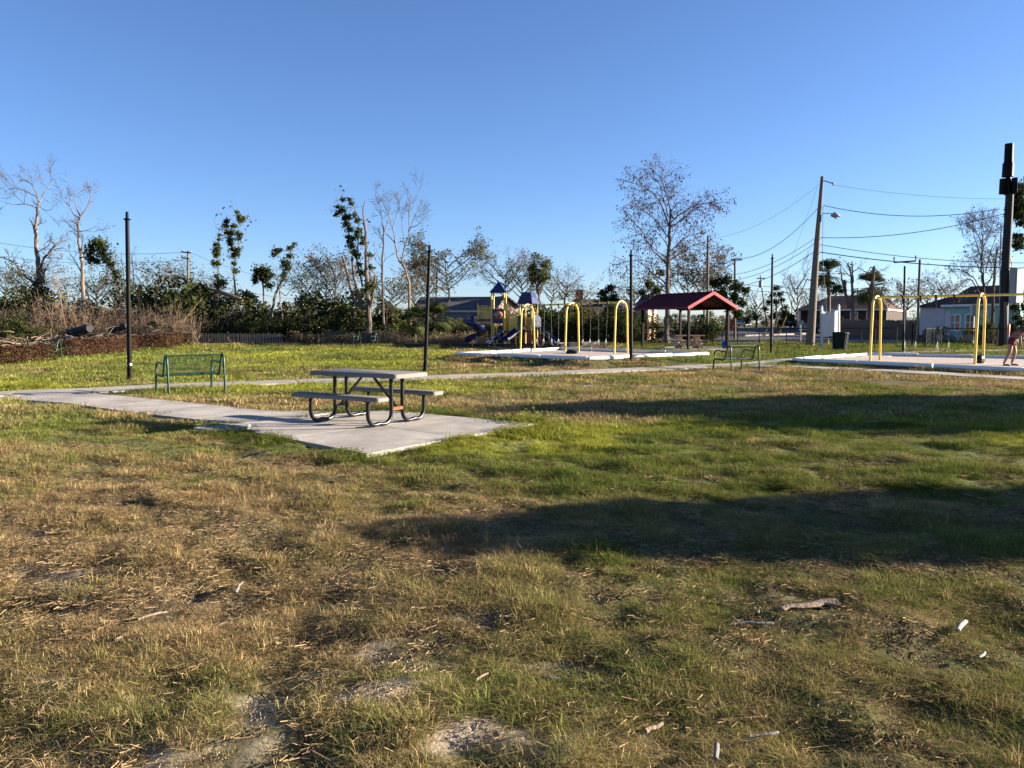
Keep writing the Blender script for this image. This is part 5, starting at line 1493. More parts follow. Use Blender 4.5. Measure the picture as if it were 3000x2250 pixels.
traced_tree('broken_tree', 'big many stemmed storm broken tree behind the picnic table lamp post', 'tree', 58,
    [(z3([(505, 1230), (500, 1110), (490, 960), (482, 800), (485, 640), (478, 480), (465, 400)]), 10, 3.6, .2), (z3([(465, 400), (462, 320), (478, 250)]), 3.5, 1.4, .1), (z3([(480, 480), (460, 435), (440, 425)]), 2.5, 1.4, .1),
     (z3([(490, 1120), (400, 1080), (365, 1000), (335, 880), (310, 780), (287, 690)]), 8, 4, .2), (z3([(440, 1090), (415, 1000), (395, 880), (375, 710)]), 7, 4.5, .25), (z3([(515, 1110), (540, 1000), (555, 920), (565, 850)]), 6, 4, .2),
     (z3([(450, 940), (420, 790), (385, 640), (350, 520), (320, 420), (290, 330), (300, 240)]), 4, 1, .3), (z3([(415, 640), (425, 520), (430, 400)]), 2.5, 1, .3), (z3([(330, 400), (280, 360), (215, 370)]), 1.4, .5), (z3([(330, 390), (370, 300), (350, 235)]), 1.4, .5), (z3([(370, 410), (400, 340), (375, 260)]), 1.2, .5), (z3([(530, 870), (520, 770), (490, 640), (460, 560)]), 3, 1.2, .3), (z3([(500, 740), (560, 680), (575, 640)]), 1.5, .5), (z3([(490, 640), (510, 590), (520, 560)]), 1.2, .5)],
    M_BARK, 10, SPARSE, leaf=dict(mat=L_EVER, size=.22, per=.35, spread=.2),
    clumps=zcl(z3, [(300, 330, 11, 160), (320, 390, 11, 160), (325, 440, 12, 190), (350, 480, 13, 200), (345, 380, 8, 90), (270, 340, 7, 80), (240, 360, 8, 80), (305, 245, 7, 70), (355, 240, 6, 60), (380, 280, 7, 70), (395, 370, 8, 90), (420, 410, 10, 130), (425, 500, 13, 200), (415, 530, 10, 120), (380, 555, 9, 110), (340, 545, 8, 90), (365, 610, 12, 170), (390, 660, 12, 170), (410, 690, 10, 120), (455, 590, 10, 120), (460, 550, 8, 80), (420, 760, 9, 100), (440, 830, 13, 160), (520, 690, 7, 60), (530, 790, 9, 90), (350, 580, 8, 80), (265, 300, 6, 50), (540, 930, 18, 260), (500, 960, 14, 160)]))
traced_tree('snag', 'slender dead snag standing right of the big broken tree', 'tree', 59, [(z3([(620, 990), (608, 880), (612, 700), (620, 560), (624, 450)]), 5, 2.6, .35), (z3([(618, 470), (600, 390), (590, 350), (535, 290)]), 1.6, .6), (z3([(590, 350), (565, 280), (570, 240)]), 1, .4)], M_BARK, 11, BARE_S, twig=M_TWIG)
traced_tree('bare_tree', 'tall graceful bare forked tree to the left of the second lamp post', 'tree', 61,
    [(z3([(832, 1090), (825, 960), (805, 840), (790, 790), (768, 755)]), 5.5, 4, 0), (z3([(768, 755), (735, 710), (715, 600), (705, 520), (680, 440), (660, 340), (655, 240)]), 3.6, .7, .55), (z3([(765, 750), (775, 680), (805, 590), (830, 510), (832, 400), (840, 300), (830, 240)]), 3.4, .7, .55), (z3([(715, 590), (670, 540), (630, 505)]), 2, 1.5, .1), (z3([(690, 470), (720, 370), (760, 290)]), 1.4, .4), (z3([(660, 380), (620, 330), (560, 320)]), 1.2, .4), (z3([(835, 470), (900, 450), (950, 400)]), 1.6, .4), (z3([(830, 500), (880, 390), (930, 290)]), 1.6, .4), (z3([(795, 620), (780, 500), (775, 400), (780, 330)]), 1.4, .4), (z3([(655, 330), (600, 240), (590, 210)]), 1, .35), (z3([(838, 330), (865, 270), (870, 220)]), 1, .35),
     (z3([(808, 830), (780, 865), (730, 875), (700, 920), (685, 975)]), 3.2, 2.8, 0)],
    M_BARKPALE, 12, dict(BARE, n=1.5, len=1.9, lift=.16), twig=M_TWIG)
traced_tree('sapling', 'thin white stemmed sapling against the dark understory', 'tree', 54, [(z3([(638, 1330), (640, 1200), (648, 1060)]), 2.2, 1, .6), (z3([(642, 1200), (600, 1120), (560, 1040)]), 1, .4), (z3([(644, 1180), (690, 1130), (720, 1090)]), 1, .4), (z3([(640, 1160), (610, 1060)]), .8, .4)], M_BARKPALE, 13, BARE_S)
# broad semi-bare tree behind the second lamp post
def broad(u0, v0, depth, top, wid, seed, name, label, bark, twig, leafmat, per, n=9, size=.2, spec=None, group=None):
    rng = np.random.default_rng(seed); h = v0 - top
    limbs = [([(u0, v0), (u0 + rng.normal(0, 2), v0 - h * .25), (u0 + rng.normal(0, 5), v0 - h * .45), (u0 + rng.normal(0, 6), v0 - h * .8)], 4.5, 1, .5)]
    for k in range(n):
        t = .22 + .5 * k / n; s = 1 if k % 2 else -1; e = wid * rng.uniform(.6, 1.0) * (1 - .35 * abs(t - .4))
        y0 = v0 - h * t; limbs.append(([(u0, y0), (u0 + s * e * .4, y0 - h * .14), (u0 + s * e * .75, y0 - h * (.24 + .1 * rng.random())), (u0 + s * e, y0 - h * rng.uniform(.22, .5))], 2.4, .6, 1))
    return traced_tree(name, label, 'tree', depth, limbs, bark, seed, spec or dict(BARE, n=1.9, len=2.0), twig=twig, leaf=dict(mat=leafmat, size=size, per=per, spread=.16), group=group)
broad(1312, 905, 74, 702, 105, 14, 'half_bare_tree', 'broad thin leaved tree standing behind the dark grey roof', M_BARK, M_TWIG, L_OLIVE, 1.1)
broad(1255, 905, 70, 775, 48, 15, 'half_bare_tree', 'smaller brownish thin tree just left of the broad one behind the roof', M_BARK, M_TWIG, L_OLIVE, 1.3, 7)
broad(1478, 900, 80, 762, 75, 16, 'bare_tree', 'bare twiggy tree rising behind the pointed tower roof', M_BARK, M_TWIG, L_DRY, .12, 8)
broad(1528, 900, 78, 790, 55, 17, 'half_bare_tree', 'thin tree with sparse leaves between the two tower roofs', M_BARK, M_TWIG, L_OLIVE, .7, 7)
broad(1580, 905, 76, 765, 26, 18, 'slim_tree', 'slim upright leafy tree directly above the second tower roof', M_BARK, M_TWIG, L_EVER, 2.2, 9, .2, dict(BARE_S, n=3, len=1.0))
broad(1618, 905, 80, 825, 40, 19, 'bare_tree', 'low bare reddish tree right of the second tower roof', M_BARK, M_TWIG, L_DRY, .3, 6)
broad(1655, 900, 82, 808, 38, 20, 'bare_tree', 'small bare tree left of the brick chimney', M_TWIG, M_TWIG, L_DRY, .1, 5)

for i, (u, vt, wd, d) in enumerate(((20, 815, 55, 68), (75, 790, 50, 72), (150, 830, 45, 66), (285, 800, 55, 70), (335, 835, 45, 66), (430, 800, 60, 70), (490, 790, 55, 74), (600, 838, 40, 72), (665, 852, 38, 70), (900, 800, 60, 66), (960, 770, 50, 64), (985, 745, 45, 63), (1150, 830, 55, 66), (1215, 820, 40, 66), (1700, 850, 40, 76), (1860, 840, 45, 74))):
    broad(u, 930, d, vt, wd, 200 + i, 'half_bare_tree', ('ragged twiggy tree rising out of the bushes ' + next(w for lim, w in ((150, 'at the far left'), (380, 'left of the tall lamp post'), (560, 'right of the tall lamp post'), (700, 'behind the picket fence'), (1000, 'left of the big broken tree'), (1250, 'near the second lamp post'), (1750, 'behind the middle swings'), (9999, 'left of the shelter')) if u < lim)), M_BARK, M_TWIG, L_OLIVE if i % 3 else L_EVER, (.6, .8, .4)[i % 3], 7, .19, group='ragged twiggy trees in the left treeline')
# the cypress behind the shelter, hung with dark catkins
CY = dict(n=4.4, len=1.7, r=.03, levels=2, kids=(5,), wob=.2, lift=-.02, t0=.12)
cyp = [(z5([(518, 1425), (520, 1250), (526, 1000), (533, 800), (544, 560), (552, 415)]), 11.5, 4, .12)]
for pts, ra in (([(540, 545), (470, 400), (400, 320), (290, 265), (185, 258)], 3), ([(528, 620), (450, 500), (370, 420), (250, 360)], 2.6), ([(522, 830), (400, 710), (330, 600), (240, 510), (185, 455)], 3.2), ([(526, 780), (440, 720), (360, 640)], 2.2), ([(515, 970), (420, 900), (340, 830), (270, 800), (130, 830)], 2.8), ([(514, 1000), (400, 930), (280, 940), (165, 935)], 2.2),
                ([(546, 520), (640, 440), (740, 380), (850, 350), (1030, 345)], 3.2), ([(546, 560), (620, 500), (700, 440), (790, 370), (840, 305)], 2.6), ([(538, 740), (620, 660), (700, 610), (820, 590)], 2.6), ([(536, 800), (640, 740), (740, 680), (910, 720)], 2.8), ([(556, 430), (600, 370), (650, 340)], 2), ([(550, 425), (520, 330), (480, 220), (440, 160), (370, 105)], 2.6), ([(535, 470), (470, 330), (430, 260), (310, 205)], 2.2), ([(540, 690), (600, 560), (680, 520)], 1.6), ([(530, 700), (490, 620), (430, 560)], 1.6)):
    cyp.append((z5(pts), ra, .7, 1))
traced_tree('cypress_tree', 'tall half bare cypress hung with dark catkins behind the red shelter', 'tree', 56, cyp, M_BARK, 21, CY, twig=M_BARKDARK, leaf=dict(mat=L_CONE, size=.18, per=.95, spread=.11, droop=1.6, aspect=.42, hang=.08))
broad(2020, 930, 70, 760, 70, 22, 'half_bare_tree', 'greyish half bare tree filling in right of the cypress trunk', M_BARK, M_TWIG, L_DRY, .7, 9)
broad(2062, 930, 72, 752, 60, 23, 'half_bare_tree', 'olive leaved ragged tree beside the second utility pole', M_BARK, M_TWIG, L_OLIVE, 1.2, 8)
def oak(u, v0, depth, label, seed, blobs, leafm, bark=M_BARK, name='oak_tree', size=.28, ra=5, limbs=None):
    rng = np.random.default_rng(seed)
    lim = limbs or [([(u, v0), (u + 2, v0 - 40), (u - 2, v0 - 80)], ra, 2.5, .2)] + [([(u, v0 - 60), ((u + b[0]) / 2, (v0 - 60 + b[1]) / 2 + 4), (b[0], b[1])], 2, .6, .4) for b in blobs[::2]]
    return traced_tree(name, label, 'tree', depth, lim, bark, seed, SPARSE, leaf=dict(mat=leafm, size=size, per=.5, spread=.25), clumps=blobs, twig=M_TWIG)
oak(2128, 950, 66, 'dark green oak behind the right end of the shelter roof', 24, [(2100, 830, 20, 420), (2130, 822, 22, 480), (2165, 838, 20, 420), (2190, 850, 14, 220), (2120, 860, 18, 320), (2155, 870, 20, 380), (2178, 888, 16, 260), (2095, 862, 15, 220), (2140, 900, 18, 300), (2165, 920, 16, 240)], L_DARK)
oak(1912, 930, 68, 'evergreen bush topped tree seen left of the cypress trunk', 25, [(1900, 835, 17, 300), (1925, 850, 18, 320), (1880, 858, 14, 200), (1915, 885, 18, 300), (1935, 800, 12, 150), (1885, 890, 14, 200), (1940, 880, 14, 200)], L_EVER)
oak(1790, 930, 68, 'dark rounded evergreen tree behind the right arch of the swings', 26, [(1765, 860, 15, 260), (1788, 845, 15, 280), (1772, 880, 17, 300), (1800, 875, 15, 240), (1750, 890, 13, 180)], L_DARK)
broad(2335, 960, 88, 785, 42, 27, 'bare_tree', 'bare pale tree with cut limbs left of the leaning utility pole', M_BARKPALE, M_TWIG, L_DRY, .04, 6)
oak(2272, 965, 84, 'thin pine with open dark tufts behind the fourth lamp post', 28, [(2268, 845, 10, 130), (2258, 865, 11, 140), (2284, 862, 10, 130), (2270, 885, 12, 150), (2290, 880, 8, 80), (2250, 885, 9, 100), (2240, 905, 9, 90), (2300, 900, 8, 70)], L_DARK, name='pine_tree', size=.3)
oak(2290, 962, 92, 'dark bushy tree behind the black sedan', 29, [(2270, 925, 16, 260), (2300, 918, 18, 300), (2322, 930, 14, 200), (2285, 945, 16, 220)], L_DARK, size=.34)
oak(2215, 975, 96, 'dark shrub clump across the street behind the wooden stakes', 30, [(2190, 940, 18, 260), (2215, 930, 14, 180), (2170, 930, 16, 220), (2150, 945, 16, 200)], L_EVER, size=.34)
for i, (u, vt, wd, d, lab) in enumerate(((2218, 862, 30, 110, 'pale bare tree far down the street, left of the leaning stake'), (2375, 850, 30, 112, 'faint bare tree showing behind the leaning utility pole'), (2436, 862, 36, 110, 'bare tree behind the trunk of the first palm'), (2610, 855, 45, 95, 'twiggy tree behind the left arch of the right swings'), (2720, 842, 45, 84, 'bare branching tree behind the white wall of the teal house'), (2770, 820, 50, 86, 'bare forked tree rising over the brown roof of the teal house'), (2655, 840, 40, 80, 'bushy half bare tree behind the lamp post with crossbar'))):
    broad(u, 965 - (30 if u > 2500 else 0), d, vt, wd, 40 + i, 'bare_tree', lab, M_BARK, M_TWIG, L_OLIVE if i in (3, 6) else L_DRY, .5 if i in (3, 6) else .15, 7)
# shattered trunks between the palms
traced_tree('shattered_tree', 'shattered dead trunks with hanging limbs between the two palms', 'tree', 82,
    [(z6([(935, 1200), (930, 1000), (925, 880), (895, 770)]), 7, 3, .25), (z6([(935, 930), (942, 850), (946, 760)]), 4, 2, .1), (z6([(905, 1130), (870, 1020), (850, 910)]), 7, 5, .15), (z6([(860, 990), (830, 900), (815, 820)]), 4, 2, .2), (z6([(930, 890), (900, 850), (860, 790)]), 2, 1, .4), (z6([(935, 850), (990, 820), (1040, 860)]), 2, .8, .6)],
    M_BARK, 50, BARE_S, twig=M_TWIG, leaf=dict(mat=L_DARK, size=.3, per=.1), clumps=zcl(z6, [(800, 970, 13, 160), (780, 1000, 10, 110), (830, 1000, 10, 100)]))
traced_tree('shattered_tree', 'dead broken trunk with drooping limbs right of the second palm', 'tree', 80,
    [(z6([(1080, 1200), (1085, 1000), (1090, 880), (1095, 805)]), 7, 4, .15), (z6([(1090, 830), (1070, 810), (1050, 850), (1040, 900)]), 2, 1, .5), (z6([(1095, 815), (1120, 840), (1150, 860)]), 2.4, 1, .4), (z6([(1160, 1150), (1160, 1000), (1185, 950)]), 4, 2, .3)], M_BARK, 51, BARE_S, twig=M_TWIG)

def palm(u, v0, vtop, depth, crown_px, label, seed, n=42, dead=0.35, r=5):
    rng = np.random.default_rng(seed); b = W(u, v0, depth); top = W(u + 2, vtop, depth); z0 = hz(b.x, b.y); Ht = top.z - z0
    t = thing('palm_tree', label, 'palm tree', (b.x, b.y, z0))
    mb = MB(); k = px_m(depth)
    mb.tube([(0, 0, -.1), (rng.normal(0, .05), 0, Ht * .5), (top.x - b.x, 0, Ht)], [r * k * 1.2, r * k, r * k * .9], 10); mb.build('trunk', M_BARKPALE if dead < .5 else M_BARK, t, smooth=True)
    R = crown_px * k * 1.95; Q = []; SK = []; o = np.array([top.x - b.x, 0, Ht])
    for i in range(n):
        az = rng.uniform(0, 6.28); el = math.radians(rng.uniform(-70, 80)) if rng.random() < dead + .3 else math.radians(rng.uniform(0, 80))
        d = np.array([math.cos(az) * math.cos(el), math.sin(az) * math.cos(el), math.sin(el)])
        tip = o + d * R * .62 + np.array([0, 0, -.10 * R]); mid = o + d * R * .33
        # fan blade: a spray of narrow segments from the end of the stalk
        side = np.cross(d, np.array([0, 0, 1.0])); side /= max(np.linalg.norm(side), 1e-5); nn = np.cross(side, d)
        for a in np.linspace(-1.25, 1.25, 11):
            e = d * math.cos(a) + side * math.sin(a); L = R * .42 * rng.uniform(.8, 1.1); p0 = mid; p1 = mid + e * L * .6 + nn * .02; p2 = mid + e * L + np.array([0, 0, -L * .28])
            w = np.cross(e, nn) * R * .022
            Q.append([p0 - w * .3, p0 + w * .3, p1 + w, p1 - w]); Q.append([p1 - w, p1 + w, p2 + w * .1, p2 - w * .1])
        SK.append((o, mid))
    quads_mesh('fronds', Q, L_PALM, t)
    mb = MB()
    for a, c in SK: mb.tube([a, c], [.03, .018], 3, cap=False)
    mb.build('stalks', M_TWIG, t)
    return t
palm(2427, 955, 802, 86, 38, 'taller green fan palm standing behind the white sign', 61)
palm(2548, 945, 842, 82, 42, 'shaggy fan palm with dead fronds left of the right swings', 62, 46, .7, 6)
palm(1272, 975, 935, 57, 44, 'low fan palm in the brush left of the spiral slide', 63, 40, .4, 5)
palm(1215, 985, 940, 56, 40, 'low dark fan palm behind the second lamp post', 64, 40, .4, 5)
palm(1560, 975, 910, 64, 32, 'low fan palm behind the second playground tower', 65, 34, .5, 5)

# right edge: twiggy tree, dead trunk, pine
traced_tree('bare_tree', 'tall twiggy tree with a few dead leaves left of the big black pole', 'tree', 56,
    [(z7([(880, 1330), (885, 1150), (870, 1000), (860, 860), (868, 700), (865, 540)]), 6, 1, .6), (z7([(875, 1000), (840, 850), (810, 720), (760, 660), (670, 620)]), 2.6, .6), (z7([(870, 900), (900, 760), (940, 640)]), 2.2, .5), (z7([(865, 830), (820, 640), (830, 580)]), 1.8, .5), (z7([(880, 1080), (820, 960), (760, 900), (680, 870)]), 2.6, .6), (z7([(880, 1120), (780, 960), (700, 980), (650, 1060)]), 2.2, .6), (z7([(890, 1000), (930, 900), (960, 780)]), 2, .5), (z7([(866, 760), (890, 640), (900, 560)]), 1.5, .4)],
    M_BARKDARK, 66, dict(BARE, n=3.2, len=1.5), twig=M_BARKDARK, leaf=dict(mat=L_DRY, size=.14, per=.28, spread=.10))
traced_tree('snag', 'dark pointed dead trunk just left of the big black pole', 'tree', 58, [(z7([(925, 1250), (930, 1000), (940, 850), (948, 735)]), 7, 2, .5)], M_BARKDARK, 67, BARE_S, leaf=dict(mat=L_OLIVE, size=.2, per=.8))
traced_tree('pine_tree', 'dark pine with heavy boughs cut off by the right edge', 'tree', 60,
    [(z7([(1220, 1300), (1215, 900), (1200, 500), (1195, 250)]), 9, 4, .2), (z7([(1200, 420), (1140, 390), (1090, 350)]), 3, 1.2, .6), (z7([(1205, 560), (1130, 520), (1080, 480)]), 3, 1.2, .6), (z7([(1205, 640), (1140, 560), (1120, 540)]), 2.5, 1, .6), (z7([(1205, 780), (1130, 720), (1080, 690)]), 2.5, 1, .6)],
    M_BARKDARK, 68, SPARSE, leaf=dict(mat=L_DARK, size=.26, per=2.5, spread=.3),
    clumps=zcl(z7, [(1100, 345, 16, 300), (1125, 370, 18, 340), (1100, 400, 18, 320), (1130, 430, 20, 360), (1085, 420, 14, 200), (1110, 480, 20, 380), (1080, 500, 14, 220), (1130, 520, 20, 360), (1100, 530, 14, 200), (1130, 570, 14, 200), (1085, 670, 14, 240), (1110, 690, 15, 240), (1080, 720, 12, 160), (1120, 730, 12, 150), (1150, 330, 20, 360), (1160, 480, 22, 400)]))
oak(2990, 990, 55, 'leafy dark tree behind the person at the right edge', 69, [(2985, 860, 18, 300), (3005, 900, 20, 340), (2975, 900, 14, 200), (2995, 945, 18, 280), (2978, 930, 12, 150)], L_EVER, size=.22)
oak(2885, 985, 56, 'ivy covered trunk base beside the right arch of the right swings', 70, [(2880, 900, 10, 110), (2888, 930, 12, 140), (2895, 955, 14, 170), (2880, 960, 12, 130), (2900, 985, 12, 130)], L_OLIVE, size=.18)

# ------------------------------------------------------------------ shrubs: a few plants of each kind, then copies
def shrub_proto(name, label, cat, seed, h, w, cnt, leafm, size, stems=14, lumps=9, group=None, twig=M_TWIG):
    rng = np.random.default_rng(seed); t = thing(name, label, cat, (0, 0, 0), 0, group)
    L = []
    cs = np.stack([rng.normal(0, .30, lumps) * w, rng.normal(0, .30, lumps) * w, h * rng.uniform(.18, .82, lumps)], 1)
    rs = rng.uniform(.16, .34, lumps) * min(h, w * 1.2)
    for c, r in zip(cs, rs):
        g = rng.normal(0, 1, (cnt // lumps, 3)); g /= np.linalg.norm(g, axis=1)[:, None]; g *= (rng.uniform(.3, 1.1, len(g)) ** .5)[:, None] * r; g[:, 2] *= .9
        L.append(c + g)
    L = np.concatenate(L); L[:, 2] = np.abs(L[:, 2])
    quads_mesh('foliage', leaf_quads(L, size, rng, .6), leafm, t)
    mb = MB()
    for k in range(stems):
        c = cs[k % lumps] * np.array([1.15, 1.15, 1.25]); b_ = rng.normal(0, .10, 3) * w; b_[2] = -.05
        mid = (b_ + c) / 2 + rng.normal(0, .06, 3) * h
        mb.tube([b_, mid, c], [.035, .022, .008], 4, cap=False)
    mb.build('stems', twig, t, fix=False)
    return t
def brush_proto(name, label, cat, seed, h, w, n, m, group, leafm=None, leaves=0, lean=.35):
    rng = np.random.default_rng(seed); t = thing(name, label, cat, (0, 0, 0), 0, group); mb = MB(); tips = []
    for k in range(n):
        b_ = np.array([rng.normal(0, .28) * w, rng.normal(0, .28) * w, -.05]); d = np.array([rng.normal(0, lean), rng.normal(0, lean), 1.0]); L = h * rng.uniform(.5, 1.05)
        p1 = b_ + d * L * .5; p2 = p1 + (d + rng.normal(0, .25, 3)) * L * .5
        mb.tube([b_, p1, p2], [.014, .009, .004], 3, cap=False)
        for j in range(5):
            s = b_ + (p1 - b_) * rng.uniform(.4, 1) if j < 2 else p1 + (p2 - p1) * rng.random()
            e = s + np.array([rng.normal(0, .3), rng.normal(0, .3), rng.uniform(.1, .5)]) * L * .3
            mb.tube([s, e], [.007, .0035], 3, cap=False); tips.append(e); tips.append((s + e) / 2)
        tips.append(p2)
    mb.build('stems', m, t, fix=False)
    if leaves:
        T = np.array(tips); idx = rng.integers(0, len(T), leaves)
        quads_mesh('foliage', leaf_quads(T[idx], .10, rng, .5, 0, .10), leafm, t)
    return t
EV = [shrub_proto('evergreen_shrub', 'dark leafy shrub', 'shrub', 100 + k, 2.6 + .3 * k, 2.6, 1700, [L_EVER, L_DARK, L_EVER, L_DARK][k], .20, group='dark leafy shrubs along the far edge of the lawn') for k in range(4)]
OL = [shrub_proto('olive_shrub', 'olive brown half leafless shrub', 'shrub', 110 + k, 2.2 + .3 * k, 2.2, 900, L_OLIVE, .17, stems=26, group='olive brown shrubs among the dark bushes') for k in range(3)]
DB = [brush_proto('dry_bush', 'dry leafless reddish bush in the thicket', 'bush', 120 + k, 1.6 + .2 * k, 1.5, 60, M_DRYTWIG, 'dry leafless bushes behind the hedges', L_DRY, 160) for k in range(3)]
TG = [brush_proto('tall_weeds', 'tall dry weeds fringing the brush', 'weeds', 130 + k, .75 + .12 * k, 1.1, 70, M_DRYTWIG, 'tall dry weeds along the brush edge', L_STRAW, 260, .25) for k in range(2)]
SA = [brush_proto('bare_sapling', 'thin bare saplings in the thicket', 'sapling', 140 + k, 3.4 + .5 * k, .8, 9, M_TWIG, 'thin bare saplings in the thicket', L_DRY, 40, .16) for k in range(2)]
used = set()
AREAS = ((150, 'at the far left'), (380, 'left of the tall lamp post'), (560, 'between the tall lamp post and the picket fence'), (830, 'behind the picket fence'), (1000, 'left of the big broken tree'), (1250, 'around the second lamp post'), (1520, 'behind the playground'), (1700, 'behind the left half of the middle swings'), (1850, 'behind the right half of the middle swings'), (2150, 'behind the shelter'), (2600, 'beyond the street'), (9999, 'behind the right swings'))
def regional(o, u):
    where = next(w for lim, w in AREAS if u < lim)
    src_ = o.get('base_label') or o['label']; o['base_label'] = src_
    o['label'] = src_ + ' ' + where; o['group'] = o['label']
    return o
def put(protos, u, d, scale=1.0, rng=PR):
    p = rng.choice(protos); x, y = fp(u, d); s = scale * rng.uniform(.88, 1.14)
    loc = on_ground(x, y, -.03); rz = rng.uniform(0, 6.28); sc = (s * rng.uniform(.9, 1.15), s * rng.uniform(.9, 1.15), s)
    if p.name not in used:
        used.add(p.name); p.location = loc; p.rotation_euler = (0, 0, rz); p.scale = sc; return regional(p, u)
    return regional(copy_thing(p, loc, rz, sc), u)
def top_scale(vtop, d, h): return max(.35, (EYE + (945 - vtop) * d / FPX - hz(0, d)) / h)
# silhouette of the bushes from left to right: (u, v of the top)
SIL = [(-140, 850), (0, 868), (60, 828), (130, 840), (200, 880), (260, 890), (330, 900), (390, 890), (425, 838), (475, 826), (520, 805), (565, 830), (600, 860), (650, 895), (690, 888), (740, 858), (790, 885), (850, 880), (900, 852), (950, 870), (1000, 868), (1050, 880), (1110, 890), (1160, 888), (1210, 905), (1260, 935), (1330, 950), (1400, 960), (1460, 975), (1530, 930), (1570, 905), (1620, 890), (1670, 880), (1720, 878), (1760, 872), (1810, 880), (1860, 905), (1960, 930), (2020, 935), (2080, 930)]
su = np.array([s_[0] for s_ in SIL]); sv = np.array([s_[1] for s_ in SIL])
u = -160.0
while u < 2090:
    if not (1215 < u < 1500):
        d = PR.uniform(60, 66); v = float(np.interp(u, su, sv)) + PR.uniform(-14, 34)
        if v < 950: put(EV if PR.random() < .75 else OL, u, d, top_scale(v, d, 2.9))
    u += PR.uniform(24, 40)
for u in range(1195, 1450, 22): put(EV if u % 3 else OL, u + PR.uniform(-8, 8), PR.uniform(60, 64), top_scale(PR.uniform(922, 945), 62, 2.9))
u = -160.0
while u < 2080:          # lower, nearer row in the shade
    d = PR.uniform(58.5, 61) if u > 560 else PR.uniform(57, 62)
    v = PR.uniform(905, 948)
    if 1195 < u < 1520: v = PR.uniform(945, 965)
    if not (1885 < u < 1960) : put(EV if PR.random() < .7 else OL, u, d, top_scale(v, d, 2.9))
    u += PR.uniform(26, 44)
for u in range(-150, 545, 22):
    for d, lo, hi in ((56, 888, 926), (53.5, 912, 948), (50.8, 942, 970), (48, 968, 990)):
        if d < 50 and 90 < u: continue
        if d < 52 and 90 < u < 470 and PR.random() < .5: continue
        uu = u + PR.uniform(-12, 12); v = PR.uniform(lo, hi); put(DB, uu, d + PR.uniform(-1.2, 1.2), max(.4, top_scale(v, d, 1.8)))
for u in range(-120, 560, 46): put(SA, u + PR.uniform(-20, 20), PR.uniform(53, 58), PR.uniform(.7, 1.1))
for u in range(850, 1420, 13): put(TG, u + PR.uniform(-6, 6), PR.uniform(54.5, 57.5) if u > 960 else 58, PR.uniform(.7, 1.2))
for u in range(600, 1100, 60): put(SA, u + PR.uniform(-20, 20), PR.uniform(58, 60), PR.uniform(.6, .95))
for u, d, s in ((40, 47, .62), (95, 46.5, .5), (20, 49, .7), (470, 51, .5)): put(EV, u, d, s)
for u, d, s in ((2760, 60, .42), (2830, 57, .5), (2870, 55, .5), (2905, 54, .45), (2730, 59, .38), (2945, 55, .5), (3010, 55, .6), (2040, 60, .5), (2075, 62, .55), (2690, 62, .3)): put(OL if PR.random() < .6 else EV, u, d, s)

# stand of far trees closing the view behind everything
FT = [shrub_proto('far_tree', 'distant dark tree of the far wood', 'tree', 150 + k, 8.0, 6.0, 1500, [L_EVER, L_DARK, L_OLIVE][k], .55, stems=16, lumps=12, group='distant trees beyond the houses') for k in range(3)]
for u in range(-260, 3300, 52):
    d = PR.uniform(120, 170); vt = PR.uniform(905, 930)
    put(FT, u + PR.uniform(-20, 20), d, max(.28, (EYE + (945 - vt) * d / FPX - .85) / 8.0))

# ------------------------------------------------------------------ trees out of sight to the right whose shadows cross the lawn
def shade_tree(x, y, h, w, seed, label):
    rng = np.random.default_rng(seed); t = thing('evergreen_tree', label, 'tree', on_ground(x, y))
    n = 5200; z = rng.uniform(.05, 1, n) ** .9; prof = np.sqrt(np.clip(1 - ((z - .42) / .60) ** 2, 0, 1)) * w / 2
    a = rng.uniform(0, 6.28, n); r = prof * np.sqrt(rng.uniform(.1, 1, n)) * (1 + .2 * np.sin(a * 3 + z * 9))
    P = np.stack([r * np.cos(a), r * np.sin(a), z * h], 1)
    quads_mesh('foliage', leaf_quads(P, .34, rng, .7), L_DARK, t)
    mb = MB(); mb.tube([(0, 0, -.1), (0, 0, h * .5), (0, 0, h * .95)], [.14, .09, .02], 7); mb.build('trunk', M_BARKDARK, t)
SDX, SDY = -math.sin(SUN_AZ), -math.cos(SUN_AZ); TL = 1 / math.tan(SUN_EL)
def caster(tipx, tipy, x, w, seed, label):
    s = (x - tipx) / -SDX; shade_tree(x, tipy - SDY * s, s / TL, w, seed, label)
caster(.15, 5.72, 19.5, 2.35, 81, 'evergreen tree right of the camera shading the near lawn')
caster(.25, 14.0, 25.0, 3.5, 82, 'evergreen tree right of the camera shading the middle of the lawn')
caster(3.6, 12.1, 28.0, 4.8, 83, 'broad evergreen tree right of the camera shading the middle of the lawn')
caster(1.8, 13.6, 31.0, 3.6, 84, 'second broad evergreen tree shading the middle of the lawn')

